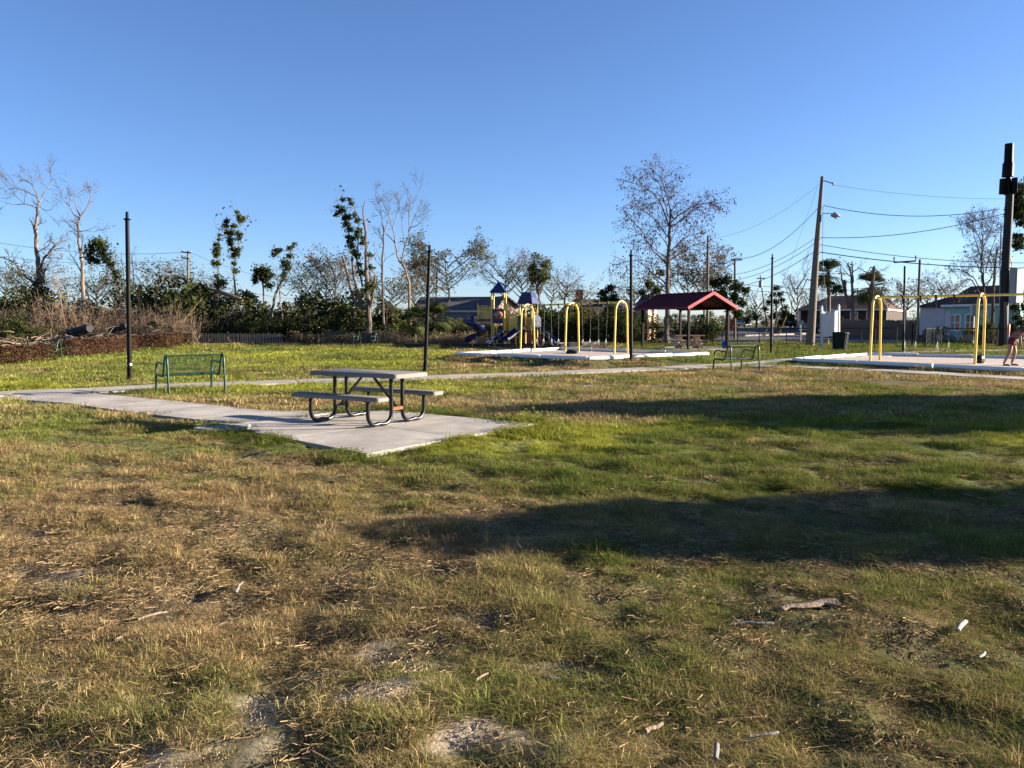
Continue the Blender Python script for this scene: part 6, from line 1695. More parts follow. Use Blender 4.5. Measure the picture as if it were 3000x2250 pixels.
# ------------------------------------------------------------------ utility poles and wires
def pole(label, depth, pts, r0, r1, arms=(), m=M_POLE, ground=True):
    b = W(pts[0][0], pts[0][1], depth); z0 = hz(b.x, b.y)
    t = thing('utility_pole', label, 'utility pole', (b.x, b.y, z0)); o = Vector((b.x, b.y, z0)); k = px_m(depth)
    P = [W(u, v, depth) - o for u, v in pts]
    if ground: P[0].z = -.3
    mb = MB(); mb.tube(P, np.linspace(r0, r1, len(P)) * k, 12); mb.build('shaft', m, t, smooth=True)
    for (u, v, half, tilt) in arms:
        c = W(u, v, depth) - o; mb = MB(); mb.beam(c + Vector((-half, -.12, -tilt)), c + Vector((half, -.12, tilt)), .10, .11); arm = mb.build('crossarm', m, t)
        mb = MB()
        for s in (-.9, -.5, .5, .9):
            mb.lathe([(.025, 0), (.03, .04), (.02, .07), (.025, .11), (.01, .14)], c + Vector((half * s, -.12, .055 + tilt * s)), 8)
        mb.build('insulator', M_GREYMETAL, t, smooth=True)
    return t, o
MP, mo = pole('leaning wooden utility pole with a street light arm by the street', 52, [(2372, 1012), (2390, 760), (2409, 517)], 13.5, 4.6)
k = px_m(52)
def MW(u, v, d=52): return W(u, v, d) - mo
mb = MB(); mb.tube([MW(2400, 628), MW(2416, 625), MW(2434, 625)], .028, 6); mb.build('lamp_arm', M_GREYMETAL, MP)
mb = MB(); c = MW(2447, 631); mb.lathe([(.02, -.30), (.11, -.26), (.16, -.05), (.16, .10), (.08, .28), (.02, .30)], c, 12, Matrix.Rotation(math.radians(97), 3, 'Y')); lh = mb.build('street_light', M_GREYMETAL, MP, smooth=True)
mb = MB(); mb.lathe([(.13, .0), (.10, -.10), (.03, -.13)], c + Vector((.06, 0, -.08)), 12); mb.build('lens', M_VINYL, lh, smooth=True)
mb = MB(); mb.lathe([(.05, 0), (.05, .08)], c + Vector((-.04, 0, .14)), 8); mb.build('photocell', M_BLACK, lh)
mb = MB(); mb.beam(MW(2412, 530) + Vector((0, -.1, 0)), MW(2439, 540) + Vector((0, -.2, 0)), .06, .06); mb.lathe([(.05, -.1), (.07, 0), (.05, .1)], MW(2438, 540) + Vector((0, -.2, 0)), 8); mb.build('insulator_bracket', M_GREYMETAL, MP)
for v in (605, 695, 716, 738):
    u = 2409 - (v - 517) * .075; mb = MB(); mb.tube([MW(u - 6, v), MW(u + 6, v)], .05, 6); mb.build('cable_clamp', M_BLACK, MP)
mb = MB(); mb.tube([MW(2411, 600), MW(2410, 700), MW(2409, 900), MW(2408, 1005)], .012, 5); mb.build('ground_wire', M_WIRE, MP)
pole('far wooden utility pole with crossarms in the brush at left', 66, [(552, 962), (551, 850), (551, 735)], 3.8, 2.6, [(548, 740, .42, -.05), (546, 757, .32, -.05)])
pole('short broken wooden pole right of the far utility pole', 70, [(572, 930), (575, 880), (576, 838)], 2.5, 2.2)
pole('thin utility pole showing behind the second lamp post', 84, [(1276, 880), (1279, 840), (1281, 792)], 3, 2.4)
pole('tall bare utility pole just right of the cypress', 60, [(2073, 980), (2073, 840), (2074, 690)], 4.2, 3)
pole('utility pole with short crossarm behind the right end of the shelter', 70, [(2153, 965), (2153, 860), (2153, 757)], 4.2, 2.8, [(2156, 762, .5, .02)])
pole('leaning far pole with a transformer across the street', 100, [(2250, 960), (2238, 890), (2227, 806)], 2.6, 1.6, [(2228, 816, .5, 0)])
pole('slim wooden post rising behind the board fence', 62, [(2689, 985), (2691, 870), (2695, 760)], 4.2, 3.2)
pole('far upright pole behind the black sedan', 120, [(2320, 955), (2320, 910), (2320, 878)], 1.8, 1.4)
pole('pale bare pole standing in front of the shattered trunks', 80, [(2556, 940), (2557, 860), (2558, 783)], 3.5, 2.6)
mb = MB(); q = W(2226, 838, 100); mb.lathe([(.22, 0), (.24, .1), (.24, .7), (.15, .8)], q - Vector((0, .3, .2)), 10)
tag(mb.build('transformer', M_GREYMETAL, smooth=True), 'grey drum transformer on the leaning far pole', 'transformer')

# the big dark pole with the antenna shroud
BP, bo = pole('massive black pole carrying a telecom canister at the right edge', 50, [(2936, 1022), (2945, 800), (2958, 570)], 13, 10.5, m=M_TAR)
def BW(u, v, d=50): return W(u, v, d) - bo
kk = px_m(50)
mb = MB(); mb.tube([BW(2952, 518), BW(2954, 480), BW(2955, 474), BW(2957, 421)], np.array([15, 14.5, 12, 11.3]) * kk, 18); mb.build('upper_canister', M_BRONZE, BP, smooth=True)
mb = MB(); mb.tube([BW(2956, 578), BW(2954, 516)], 7 * kk, 12); mb.build('neck', M_BRONZE, BP, smooth=True)
for a, du in ((0.2, -14), (2.3, 4), (4.4, 13)):
    c = BW(2953 + du * .9, 546); mb = MB(); mb.box((c.x, c.y + .25 * math.sin(a), c.z), (.36, .28, .95), rz=a, taper=.98); mb.build('antenna_panel', M_BRONZE, BP, bevel=.03)
mb = MB(); mb.tube([BW(2927, 1020), BW(2930, 760), BW(2933, 665), BW(2930, 655), BW(2922, 660)], .035, 8); mb.build('conduit', M_GREYMETAL, BP, smooth=True)
mb = MB(); c = BW(2964, 838) + Vector((0, -.45, 0)); mb.box(c, (.62, .5, 2.15), rz=.35); cab = mb.build('equipment_cabinet', M_GREYMETAL, BP, bevel=.04)
mb = MB(); mb.box(c + Vector((-.09 , -.26, 0)), (.36, .03, 1.9), rz=.35); mb.build('cabinet_door', M_STEEL, cab, bevel=.02)
mb = MB(); mb.beam(c + Vector((0, .3, .6)), BW(2946, 815), .06, .06); mb.beam(c + Vector((0, .3, -.6)), BW(2943, 870), .06, .06); mb.build('bracket', M_BLACK, BP)
mb = MB(); mb.tube([BW(2966, 785), BW(2962, 760), BW(2958, 740)], .03, 6); mb.build('cable_loop', M_WIRE, BP)
pole('short pale wooden post tied beside the massive black pole', 49.3, [(2949, 1022), (2947, 950), (2946, 885)], 5, 4.5)
mk = thing('marker_post', 'orange topped white cable marker post beside the black pole', 'marker post', on_ground(*fp(2952, 47.5)))
mb = MB(); mb.tube([(0, 0, -.1), (0, 0, .85)], .055, 10); mb.build('post', M_VINYL, mk, smooth=True)
mb = MB(); mb.lathe([(.062, .85), (.062, 1.38), (.03, 1.43)], n=10); mb.build('cap', M_ORANGE, mk, smooth=True)

def wire(label, a, b, sag, r=.014, n=16, group='overhead wires'):
    mb = MB(); P = []
    for i in range(n + 1):
        t = i / n; p = a.lerp(b, t); p = p - up * (4 * sag * t * (1 - t)); P.append(p)
    mb.tube(P, r, 4, cap=False)
    return tag(mb.build('overhead_wire', M_WIRE, smooth=True), label, 'wire', group)
P_ = lambda u, v, d=52: W(u, v, d)
wire('upper wire from the leaning pole to the far right edge', P_(2439, 541), W(3080, 580, 50), .35, .008)
wire('cable from below the street lamp bracket to the black pole', P_(2413, 602), W(2930, 612, 50), .55, .02)
wire('cable from the middle of the leaning pole up to the black pole', P_(2399, 696), W(2938, 627, 50), .45, .02)
wire('upper of two low cables running right from the leaning pole', P_(2396, 715), W(3060, 770, 49), .35, .018)
wire('lower of two low cables running right from the leaning pole', P_(2393, 737), W(3060, 785, 49), .30, .028)
wire('thick sagging cable from the leaning pole to the pole behind the shelter', P_(2397, 609), W(2155, 757, 70), .9, .022)
wire('thin high wire from the leaning pole top to the left', P_(2400, 540), W(2076, 700, 60), .7, .008)
wire('first of three parallel cables running left from the leaning pole', P_(2389, 697), W(2100, 806, 72), .7, .018)
wire('second of three parallel cables running left from the leaning pole', P_(2386, 714), W(2100, 822, 72), .7, .018)
wire('third of three parallel cables running left from the leaning pole', P_(2384, 738), W(2100, 842, 72), .7, .022)
wire('wire running from the cypress side pole to the pole behind the shelter', W(2074, 728, 60), W(2153, 742, 70), .3, .012)
wire('thin pair of far lines across the street, upper one', W(2185, 835, 110), W(2760, 848, 110), .4, .03)
wire('thin pair of far lines across the street, lower one', W(2170, 850, 110), W(3050, 862, 110), .5, .03)
wire('high faint line above the bare trees at far left', W(-40, 705, 62), W(552, 738, 66), .5, .014)
wire('second faint line above the bare trees at far left', W(-40, 745, 62), W(552, 760, 66), .5, .012)
wire('faint line running right from the far left utility pole', W(552, 738, 66), W(980, 830, 95), .9, .014)
wire('lower faint line running right from the far left utility pole', W(552, 815, 66), W(1000, 880, 95), .6, .018)
wire('low line crossing the gaps of the left treeline', W(-40, 842, 62), W(552, 830, 66), .5, .016)

# guy wires with yellow guards, and their anchors
def guy(label, top, bot, gfrac):
    t = thing('guy_wire', label, 'guy wire', tuple(bot), 0, 'guy wires of the leaning pole')
    mb = MB(); mb.tube([top - bot, Vector((0, 0, 0))], .009, 4); mb.build('cable', M_WIRE, t)
    mb = MB(); q = (top - bot) * gfrac; mb.tube([Vector((0, 0, 0)) + (top - bot) * .01, q], .034, 6); mb.build('guard', M_GUY, t)
g0 = foot(2231, 1008); g1 = foot(2249, 1006); g2 = foot(2272, 1003)
for lab, tp, gd_, vg in (('leftmost yellow guarded guy wire near the fourth lamp post', P_(2396, 545), g0, 905), ('middle yellow guarded guy wire near the fourth lamp post', P_(2388, 700), g1, 912), ('right yellow guarded guy wire near the fourth lamp post', P_(2384, 738), g2, 906)):
    guy(lab, tp, gd_, (1006 - vg - 12) / max(60, (1006 - (945 - (tp.z - EYE) / tp.y * FPX))))
guy('pale guy guard stake leaning behind the blank sign', W(2408, 720, 52), foot(2428, 1012), .33)

# ------------------------------------------------------------------ person bending at the right edge
def person():
    p = G(2962, 1071, BEDZ); base = Vector((p.x, p.y, hz(p.x, p.y)))
    t = thing('person', 'person with long black hair in a dark maroon outfit bending over beside the right swings', 'person', base, math.radians(-48))
    M_SKIN = mat('skin', (.25, .125, .078), .6, spec=.3, var=.08, scale=5)
    M_SHORT = mat('maroon_floral_cloth', (.045, .006, .009), .9, col2=(.12, .03, .032), scale=26)
    M_TOP = mat('pink_white_cloth', (.060, .010, .014), .9, col2=(.26, .13, .13), scale=22)
    M_HAIR = mat('black_hair', (.010, .008, .008), .45, var=.3, scale=18, stretch=(1, 1, .2))
    # one skin over a skeleton; local +x is the way the person leans
    J = {'pelvis': ((0, 0, .84), .125), 'waist': ((.06, 0, .98), .108), 'chest': ((.20, 0, 1.12), .118), 'neckb': ((.315, 0, 1.205), .07), 'neck': ((.36, 0, 1.215), .050), 'skull': ((.425, 0, 1.22), .072), 'head': ((.475, 0, 1.185), .080), 'chin': ((.50, 0, 1.125), .055),
         'hl': ((-.01, .10, .80), .095), 'kl': ((.06, .125, .46), .060), 'cl': ((.035, .13, .30), .055), 'al': ((-.02, .135, .09), .036), 'hel': ((-.01, .135, .035), .038), 'tl': ((.17, .15, .025), .030),
         'hr': ((-.01, -.10, .80), .095), 'kr': ((.0, -.19, .46), .060), 'cr': ((-.06, -.22, .30), .055), 'ar': ((-.14, -.25, .09), .036), 'her': ((-.13, -.25, .035), .038), 'tr': ((.05, -.28, .025), .030),
         'sl': ((.27, .165, 1.145), .052), 'el': ((.38, .20, .90), .038), 'wl': ((.50, .16, .70), .026), 'pl': ((.53, .15, .63), .030),
         'sr': ((.27, -.165, 1.145), .052), 'er': ((.30, -.24, .89), .038), 'wr': ((.30, -.10, .72), .026), 'pr': ((.31, -.05, .66), .030)}
    E_ = [('pelvis', 'waist'), ('waist', 'chest'), ('chest', 'neckb'), ('neckb', 'neck'), ('neck', 'skull'), ('skull', 'head'), ('head', 'chin'),
          ('pelvis', 'hl'), ('hl', 'kl'), ('kl', 'cl'), ('cl', 'al'), ('al', 'hel'), ('hel', 'tl'), ('pelvis', 'hr'), ('hr', 'kr'), ('kr', 'cr'), ('cr', 'ar'), ('ar', 'her'), ('her', 'tr'),
          ('chest', 'sl'), ('sl', 'el'), ('el', 'wl'), ('wl', 'pl'), ('chest', 'sr'), ('sr', 'er'), ('er', 'wr'), ('wr', 'pr')]
    for s, pn in (('l', 'pl'), ('r', 'pr')):
        b = Vector(J[pn][0]); w = Vector(J['w' + s][0]); d = (b - w).normalized(); sd = d.cross(Vector((1, 0, 0))).normalized()
        for i, (o, L) in enumerate(((-.024, .062), (-.008, .074), (.008, .070), (.023, .056))):
            a = f'f{s}{i}a'; c = f'f{s}{i}b'; J[a] = (tuple(b + sd * o + d * .030), .0095); J[c] = (tuple(b + sd * o * 1.2 + d * (.03 + L * .6) + Vector((-.008, 0, 0))), .0085)
            e = f'f{s}{i}c'; J[e] = (tuple(b + sd * o * 1.2 + d * (.03 + L) + Vector((-.022, 0, 0))), .0075); E_ += [(pn, a), (a, c), (c, e)]
        a = f't{s}a'; c = f't{s}b'; J[a] = (tuple(b + sd * -.030 + d * .0 + Vector((.01, 0, 0))), .0105); J[c] = (tuple(b + sd * -.046 + d * .038 + Vector((.014, 0, 0))), .009); E_ += [(pn, a), (a, c)]
    keys = list(J); idx = {k_: i for i, k_ in enumerate(keys)}
    def skinned(name, ks, es, m, grow_=0.0, lev=2):
        me = bpy.data.meshes.new(name); ids = {k_: i for i, k_ in enumerate(ks)}
        me.from_pydata([J[k_][0] for k_ in ks], [(ids[a], ids[b]) for a, b in es], [])
        o = bpy.data.objects.new(name, me); COL.objects.link(o); o.parent = t
        sk_ = o.modifiers.new('skin', 'SKIN'); sk_.use_smooth_shade = True; ss = o.modifiers.new('subdivision', 'SUBSURF'); ss.levels = lev; ss.render_levels = lev
        for k_, sv_ in zip(ks, me.skin_vertices[0].data):
            sv_.radius = (J[k_][1] + grow_, J[k_][1] + grow_); sv_.use_root = (k_ == ks[0])
        me.materials.append(m)
        return o
    skinned('body', keys, E_, M_SKIN)
    J['hl2'] = ((.02, .112, .62), .098); J['hr2'] = ((.015, -.122, .62), .098)
    skinned('shorts', ['pelvis', 'waist', 'hl', 'hl2', 'hr', 'hr2'], [('pelvis', 'waist'), ('pelvis', 'hl'), ('hl', 'hl2'), ('pelvis', 'hr'), ('hr', 'hr2')], M_SHORT, .018)
    J['sl2'] = ((.30, .18, 1.08), .05); J['sr2'] = ((.29, -.19, 1.08), .05)
    J['low'] = ((.03, 0, .90), .118)
    skinned('top', ['low', 'waist', 'chest', 'neckb', 'sl', 'sl2', 'sr', 'sr2'], [('low', 'waist'), ('waist', 'chest'), ('chest', 'neckb'), ('chest', 'sl'), ('sl', 'sl2'), ('chest', 'sr'), ('sr', 'sr2')], M_TOP, .021)
    J['h0'] = ((.43, 0, 1.245), .082); J['h1'] = ((.48, 0, 1.225), .084); J['h2'] = ((.40, .03, 1.19), .062); J['h3'] = ((.46, .09, 1.10), .062); J['h4'] = ((.49, .11, .93), .035); J['h5'] = ((.30, -.05, 1.255), .065); J['h6'] = ((.15, -.09, 1.235), .045)
    skinned('hair', ['h0', 'h1', 'h2', 'h3', 'h4', 'h5', 'h6'], [('h0', 'h1'), ('h0', 'h2'), ('h2', 'h3'), ('h3', 'h4'), ('h2', 'h5'), ('h5', 'h6')], M_HAIR, .006)
    # face: nose, eyes, ears
    mb = MB(); mb.lathe([(.004, -.03), (.013, .0), (.004, .012)], (.555, 0, 1.16), 8, Matrix.Rotation(math.radians(60), 3, 'Y')); mb.build('nose', M_SKIN, t, smooth=True)
    for s in (-1, 1):
        mb = MB(); mb.lathe([(.002, -.010), (.010, 0), (.002, .010)], (.545, s * .030, 1.185), 8); mb.build('eye', M_BLACK, t, smooth=True)
        mb = MB(); mb.lathe([(.006, -.03), (.014, 0), (.006, .03)], (.45, s * .082, 1.18), 8); mb.build('ear', M_SKIN, t, smooth=True)
        mb = MB(); yy = .14 * s - (.06 if s < 0 else 0); mb.box((.08 if s > 0 else -.04, yy if s > 0 else -.262, .012), (.25, .09, .024)); mb.build('sandal', M_BLACK, t, bevel=.01)
    mb = MB(); mb.box((.545, 0, 1.115), (.012, .045, .010)); mb.build('mouth', M_RED, t, bevel=.003)
person()
# bag at the foot of the right arch
q = G(2858, 1063, BEDZ); bg = thing('bag', 'small black and grey bag lying at the foot of the right swing arch', 'bag', on_ground(q.x - .05, q.y - .35), .4)
mb = MB(); mb.lathe([(.02, 0), (.17, .02), (.20, .12), (.15, .25), (.05, .31)], n=12); o = mb.build('body', M_BLACK, bg, smooth=True); o.scale = (1, .6, 1)
mb = MB(); mb.box((0, -.115, .12), (.2, .04, .13)); mb.build('pocket', mat('dark_grey_cloth', (.09, .09, .095), .9, var=.2, scale=9), bg, bevel=.02)
mb = MB(); mb.tube([(-.07, 0, .27), (-.05, 0, .37), (.05, 0, .37), (.07, 0, .27)], .014, 6); mb.build('strap', M_BLACK, bg, smooth=True)
# dark lump beside the centre arch of the middle set
q = G(1675, 1046, BEDZ); mb = MB(); mb.lathe([(.02, -.03), (.24, .02), (.26, .08), (.18, .14), (.05, .17)], on_ground(q.x, q.y), 12)
tag(mb.build('rubber_mat', M_RUBBER, smooth=True), 'dark rounded heap of rubber lying in the middle swing bed', 'rubber mat')

# ------------------------------------------------------------------ storm debris behind the hedges
def log(label, a, b, ra, rb, m, cut=M_RAWWOOD, group=None):
    t = thing('fallen_log', label, 'log', tuple(a), 0, group)
    mb = MB(); d = b - a; n = 5; rr = random.Random(int(ra * 1e4) + int(a.x * 10))
    pts = [d * (i / n) + Vector((0, 0, rr.uniform(-.04, .04))) for i in range(n + 1)]
    mb.tube(pts, np.linspace(ra, rb, n + 1), 9); mb.build('trunk', m, t, smooth=True)
    mb = MB(); e = d.normalized(); mb.tube([-e * .012, e * .002], ra * .92, 9); mb.build('cut_end', cut, t)
log('pale stripped log on the debris pile behind the russet hedge', W(192, 988, 47), W(230, 997, 46), .17, .12, M_RAWWOOD)
log('slanting pale log leaning left of the stripped log', W(118, 985, 47.5), W(192, 1001, 46), .10, .08, M_BARKPALE)
log('short pale forked log end right of the stripped log', W(239, 991, 46), W(255, 1007, 45.2), .10, .07, M_RAWWOOD)
log('thick black charred log lying in the brush behind the hedge', W(206, 976, 50), W(264, 960, 49), .30, .26, M_CHAR, M_CHAR)
log('second charred log end, left of the tall lamp post', W(325, 968, 50), W(372, 954, 49.5), .22, .18, M_CHAR, M_CHAR)
log('long thin pale limb lying over the debris left of the lamp post', W(255, 1004, 45.5), W(297, 1001, 45), .05, .03, M_BARKPALE)
log('two pale poles of split wood resting at the right hedge', W(430, 996, 48), W(492, 983, 48.5), .05, .03, M_RAWWOOD)
def heap(label, u, v, d, w, h, n, seed, m=M_TWIG):
    rng = np.random.default_rng(seed); c = W(u, v, d); z0 = hz(c.x, c.y); t = thing('brush_pile', label, 'brush pile', (c.x, c.y, z0)); mb = MB()
    for _ in range(n):
        x, y = rng.normal(0, .33) * w, rng.normal(0, .3) * w * .6; zz = abs(rng.normal(0, .45)) * h * max(.2, 1 - abs(x) / w)
        a = rng.uniform(0, 6.28); L = rng.uniform(.3, 1.4); dz = rng.normal(0, .3)
        mb.tube([(x, y, zz), (x + math.cos(a) * L / 2 + rng.normal(0, .08), y + math.sin(a) * L / 2, zz + dz * L / 2 + .05), (x + math.cos(a) * L, y + math.sin(a) * L, max(.0, zz + dz * L))], [.03 * rng.uniform(.4, 1.3), .02, .008], 4, cap=False)
    tag(mb.build('sticks', m, t, fix=False), kind='stuff')
heap('grey tangle of storm branches left of the tall lamp post', 320, 1000, 47, 2.2, .9, 260, 1, M_BARK)
heap('dark rooty brush pile just right of the tall lamp post', 440, 990, 49, 1.6, 1.2, 260, 2, M_BARKDARK)
heap('low pile of torn branches at the far left hedge', 150, 1005, 46, 2.6, .7, 300, 3, M_BARKPALE)
heap('brown branch pile behind the leftmost hedge', 30, 1000, 44, 2.4, .8, 220, 4, M_DRYTWIG)

# ------------------------------------------------------------------ lawn: grass tufts and weeds set on points
def blade_mesh(name, rng, n, rad, h0, h1, w, lean, curl, m, leafy=False):
    V = []; F = []; shade = []
    for k in range(n):
        a = rng.uniform(0, 6.28); r = rad * math.sqrt(rng.random()); x, y = r * math.cos(a), r * math.sin(a)
        h = rng.uniform(h0, h1); az = rng.uniform(0, 6.28); ln = abs(rng.normal(0, lean))
        dx, dy = math.cos(az) * ln, math.sin(az) * ln; wx, wy = -math.sin(az + rng.normal(0, .6)) * w / 2, math.cos(az + rng.normal(0, .6)) * w / 2
        b = len(V); c = rng.random()
        if leafy:
            # three leaflets on a short stem
            for j in range(3):
                q = az + j * 2.09; L = h1 * .35 * rng.uniform(.7, 1.2); ox, oy = x + dx * h, y + dy * h
                b = len(V); tl = rng.uniform(-.2, .5)
                V += [(ox, oy, h), (ox + math.cos(q - .5) * L * .6, oy + math.sin(q - .5) * L * .6, h + tl * L * .6), (ox + math.cos(q) * L, oy + math.sin(q) * L, h + tl * L * .7), (ox + math.cos(q + .5) * L * .6, oy + math.sin(q + .5) * L * .6, h + tl * L * .6)]
                F.append((b, b + 1, b + 2, b + 3)); shade += [c] * 4
            continue
        V += [(x - wx, y - wy, -.01), (x + wx, y + wy, -.01), (x + dx * h * .55 + wx * .8, y + dy * h * .55 + wy * .8, h * .6), (x + dx * h * .55 - wx * .8, y + dy * h * .55 - wy * .8, h * .6),
              (x + dx * h * (1.1 + curl), y + dy * h * (1.1 + curl), h * (1 - .35 * curl * ln))]
        F += [(b, b + 1, b + 2, b + 3), (b + 3, b + 2, b + 4)]; shade += [c] * 5
    me = bpy.data.meshes.new(name); me.from_pydata(V, [], F); me.materials.append(m)
    at = me.attributes.new('blade', 'FLOAT', 'POINT'); at.data.foreach_set('value', np.array(shade, np.float32))
    return bpy.data.objects.new(name, me)

def grass_material():
    m = bpy.data.materials.new('grass_blades'); m.use_nodes = True; nt = m.node_tree; N = nt.nodes; L = nt.links
    N.remove(N['Principled BSDF'])
    a = N.new('ShaderNodeAttribute'); a.attribute_type = 'INSTANCER'; a.attribute_name = 'tint'
    b = N.new('ShaderNodeAttribute'); b.attribute_name = 'blade'
    mr = N.new('ShaderNodeMapRange'); mr.inputs[3].default_value = .55; mr.inputs[4].default_value = 1.45; L.new(b.outputs['Fac'], mr.inputs[0])
    vm = N.new('ShaderNodeVectorMath'); vm.operation = 'SCALE'; L.new(a.outputs['Color'], vm.inputs[0]); L.new(mr.outputs[0], vm.inputs['Scale'])
    d = N.new('ShaderNodeBsdfDiffuse'); t = N.new('ShaderNodeBsdfTranslucent'); mx = N.new('ShaderNodeMixShader'); mx.inputs[0].default_value = .22
    L.new(vm.outputs[0], d.inputs[0]); L.new(vm.outputs[0], t.inputs[0]); L.new(d.outputs[0], mx.inputs[1]); L.new(t.outputs[0], mx.inputs[2]); L.new(mx.outputs[0], N['Material Output'].inputs[0])
    return m
M_GRASS = grass_material()
gr = np.random.default_rng(5)
src = bpy.data.collections.new('grass_sources')          # stays out of the scene; only the points on the lawn show it
SPEC = [('a', 44, .075, .012, .048, .0030, 1.5, .6, False), ('b', 40, .070, .015, .055, .0032, 1.9, .6, False), ('c', 34, .055, .025, .075, .0034, 1.0, .5, False),
        ('d', 14, .030, .06, .14, .0032, .7, .9, False), ('e', 26, .075, .012, .048, .003, .4, 0, True),
        ('f', 110, .26, .020, .060, .0062, 1.2, .5, False), ('g', 120, .24, .025, .070, .0062, .9, .5, False), ('h', 70, .22, .02, .075, .004, .4, 0, True),
        ('i', 260, .75, .02, .075, .013, 1.0, .5, False), ('j', 240, .70, .025, .085, .013, .9, .5, False)]
for nm, n, rad, h0, h1, w, lean, curl, leafy in SPEC:
    src.objects.link(blade_mesh('tuft_' + nm, gr, n, rad, h0, h1, w, lean, curl, M_GRASS, leafy))

def litter_mesh(name, n, rad, m, crumbs=False):
    V = []; F = []; sh = []
    for k in range(n):
        a = gr.uniform(0, 6.28); r = rad * math.sqrt(gr.random()); x, y = r * math.cos(a), r * math.sin(a); q = gr.uniform(0, 6.28); b = len(V); c = gr.random()
        if crumbs:
            s = gr.uniform(.0012, .0045)
            V += [(x + s * math.cos(q + j * 2.09), y + s * math.sin(q + j * 2.09), -.002) for j in range(3)] + [(x, y, s * gr.uniform(.7, 1.3))]
            F += [(b, b + 1, b + 3), (b + 1, b + 2, b + 3), (b + 2, b, b + 3)]; sh += [c] * 4
        else:
            L = gr.uniform(.012, .06); w = gr.uniform(.0005, .0012); z0, z1_ = gr.uniform(.002, .016), gr.uniform(.002, .022); cx, sx = math.cos(q), math.sin(q)
            V += [(x - sx * w, y + cx * w, z0), (x + sx * w, y - cx * w, z0 + .002), (x + cx * L + sx * w, y + sx * L - cx * w, z1_ + .002), (x + cx * L - sx * w, y + sx * L + cx * w, z1_)]
            F.append((b, b + 1, b + 2, b + 3)); sh += [c] * 4
    me = bpy.data.meshes.new(name); me.from_pydata(V, [], F); me.materials.append(m)
    at = me.attributes.new('blade', 'FLOAT', 'POINT'); at.data.foreach_set('value', np.array(sh, np.float32))
    return bpy.data.objects.new(name, me)
src.objects.link(litter_mesh('tuft_k', 46, .10, M_GRASS)); src.objects.link(litter_mesh('tuft_l', 60, .10, M_GRASS, True))

SOLID = PAD_SLABS + WALK + PATH_LEFT + PATH_RIGHT + [SHELTER_SLAB]
def scatter(y0, y1, dens, kinds, hscale=1.0):
    area = ((.69 * y0 + 2.2) + (.69 * y1 + 2.2)) * (y1 - y0); n = int(area * dens)
    y = np.sqrt(gr.uniform(0, 1, n) * (y1 ** 2 - y0 ** 2) + y0 ** 2); x = gr.uniform(-1, 1, n) * (.69 * y + 2.2)
    g, yl, sd = lawn_zones(x, y)
    keep = gr.random(n) > np.clip(sd * 1.5, 0, .985)
    clump = fbm(x, y, .45, 61, 2); keep &= gr.random(n) < np.clip(.20 + 2.7 * (clump - .36) + .30 * g, .07, 1)
    keep &= ~in_quads(SOLID, x, y, .03)
    for bed in (SWING_BED_A, SWING_BED_B, PLAY_BED): keep &= poly_dist(bed, x, y) > .1
    if y1 > 55: keep &= ~((y > 56.5) & (x < 14)); keep &= ~((x > 13) & (y > 59.5))
    x, y, g, yl, clump = x[keep], y[keep], g[keep], yl[keep], clump[keep]
    n = len(x)
    kind = np.zeros(n, int); rnd = gr.random(n)
    dry0, grn, tall, weed = kinds
    weedy = np.clip(near_poly_edge(PAD, x, y, .7) * 1.2 + sstep(.62, .78, fbm(x, y, 1.3, 83, 3)) * sstep(.45, .75, g), 0, .85)
    kind = np.where(rnd < .5, dry0, dry0 + (1 if dry0 == 0 else 0))
    kind = np.where(gr.random(n) < np.clip(g * .9 - .1, 0, .8), grn, kind)
    kind = np.where(gr.random(n) < .02 + .04 * (clump > .62), tall, kind)
    kind = np.where(gr.random(n) < weedy, weed, kind)
    isgreen = np.clip(g + gr.normal(0, .22, n) + (kind == weed) * .5 + (kind == grn) * .15 - (kind == dry0) * .05, 0, 1)[:, None]
    straw = np.array([.430, .295, .145]) * gr.uniform(.55, 1.2, n)[:, None] + np.array([.05, .0, -.01]) * gr.normal(0, .35, n)[:, None]
    green = np.array([.135, .165, .036]) * gr.uniform(.65, 1.3, n)[:, None] + np.array([.03, .01, .0]) * gr.normal(0, .4, n)[:, None]
    yel = np.array([.300, .300, .045]) * gr.uniform(.75, 1.2, n)[:, None]
    ye = (np.clip(yl * 1.1 + gr.normal(0, .15, n), 0, 1) * isgreen[:, 0])[:, None]
    col = straw * (1 - isgreen) + green * isgreen; col = np.clip(col * (1 - ye) + yel * ye, .008, 1)
    z = hgt(x, y) + (1 - sstep(9, 16, np.hypot(x, y))) * lawn_lumps(x, y)
    s = gr.uniform(.7, 1.25, n) * np.clip(.12 + 1.85 * clump, .35, 1.6) * hscale
    edge = near_poly_edge(PAD, x, y, .5); s *= 1 + .10 * edge
    return np.stack([x, y, z - .004], 1), kind, col, s
bands = [scatter(2.2, 5.2, 900, (0, 1, 0, 4), .42), scatter(5.2, 8.5, 550, (0, 1, 0, 4), .5), scatter(2.2, 4.5, 900, (0, 2, 3, 4), .58), scatter(4.5, 7.5, 620, (0, 2, 3, 4), .66), scatter(7.5, 12, 360, (0, 2, 3, 4), .80), scatter(10.5, 12, 20, (5, 6, 6, 7), .9), scatter(12, 20, 26, (5, 6, 6, 7)), scatter(20, 32, 11, (5, 6, 6, 7), 1.15), scatter(20, 32, 2.2, (8, 9, 9, 9), .8), scatter(32, 60, 2.4, (8, 9, 9, 9), 1.0)]
P = np.concatenate([b[0] for b in bands]); K = np.concatenate([b[1] for b in bands]); Cc_ = np.concatenate([b[2] for b in bands]); Sc = np.concatenate([b[3] for b in bands])
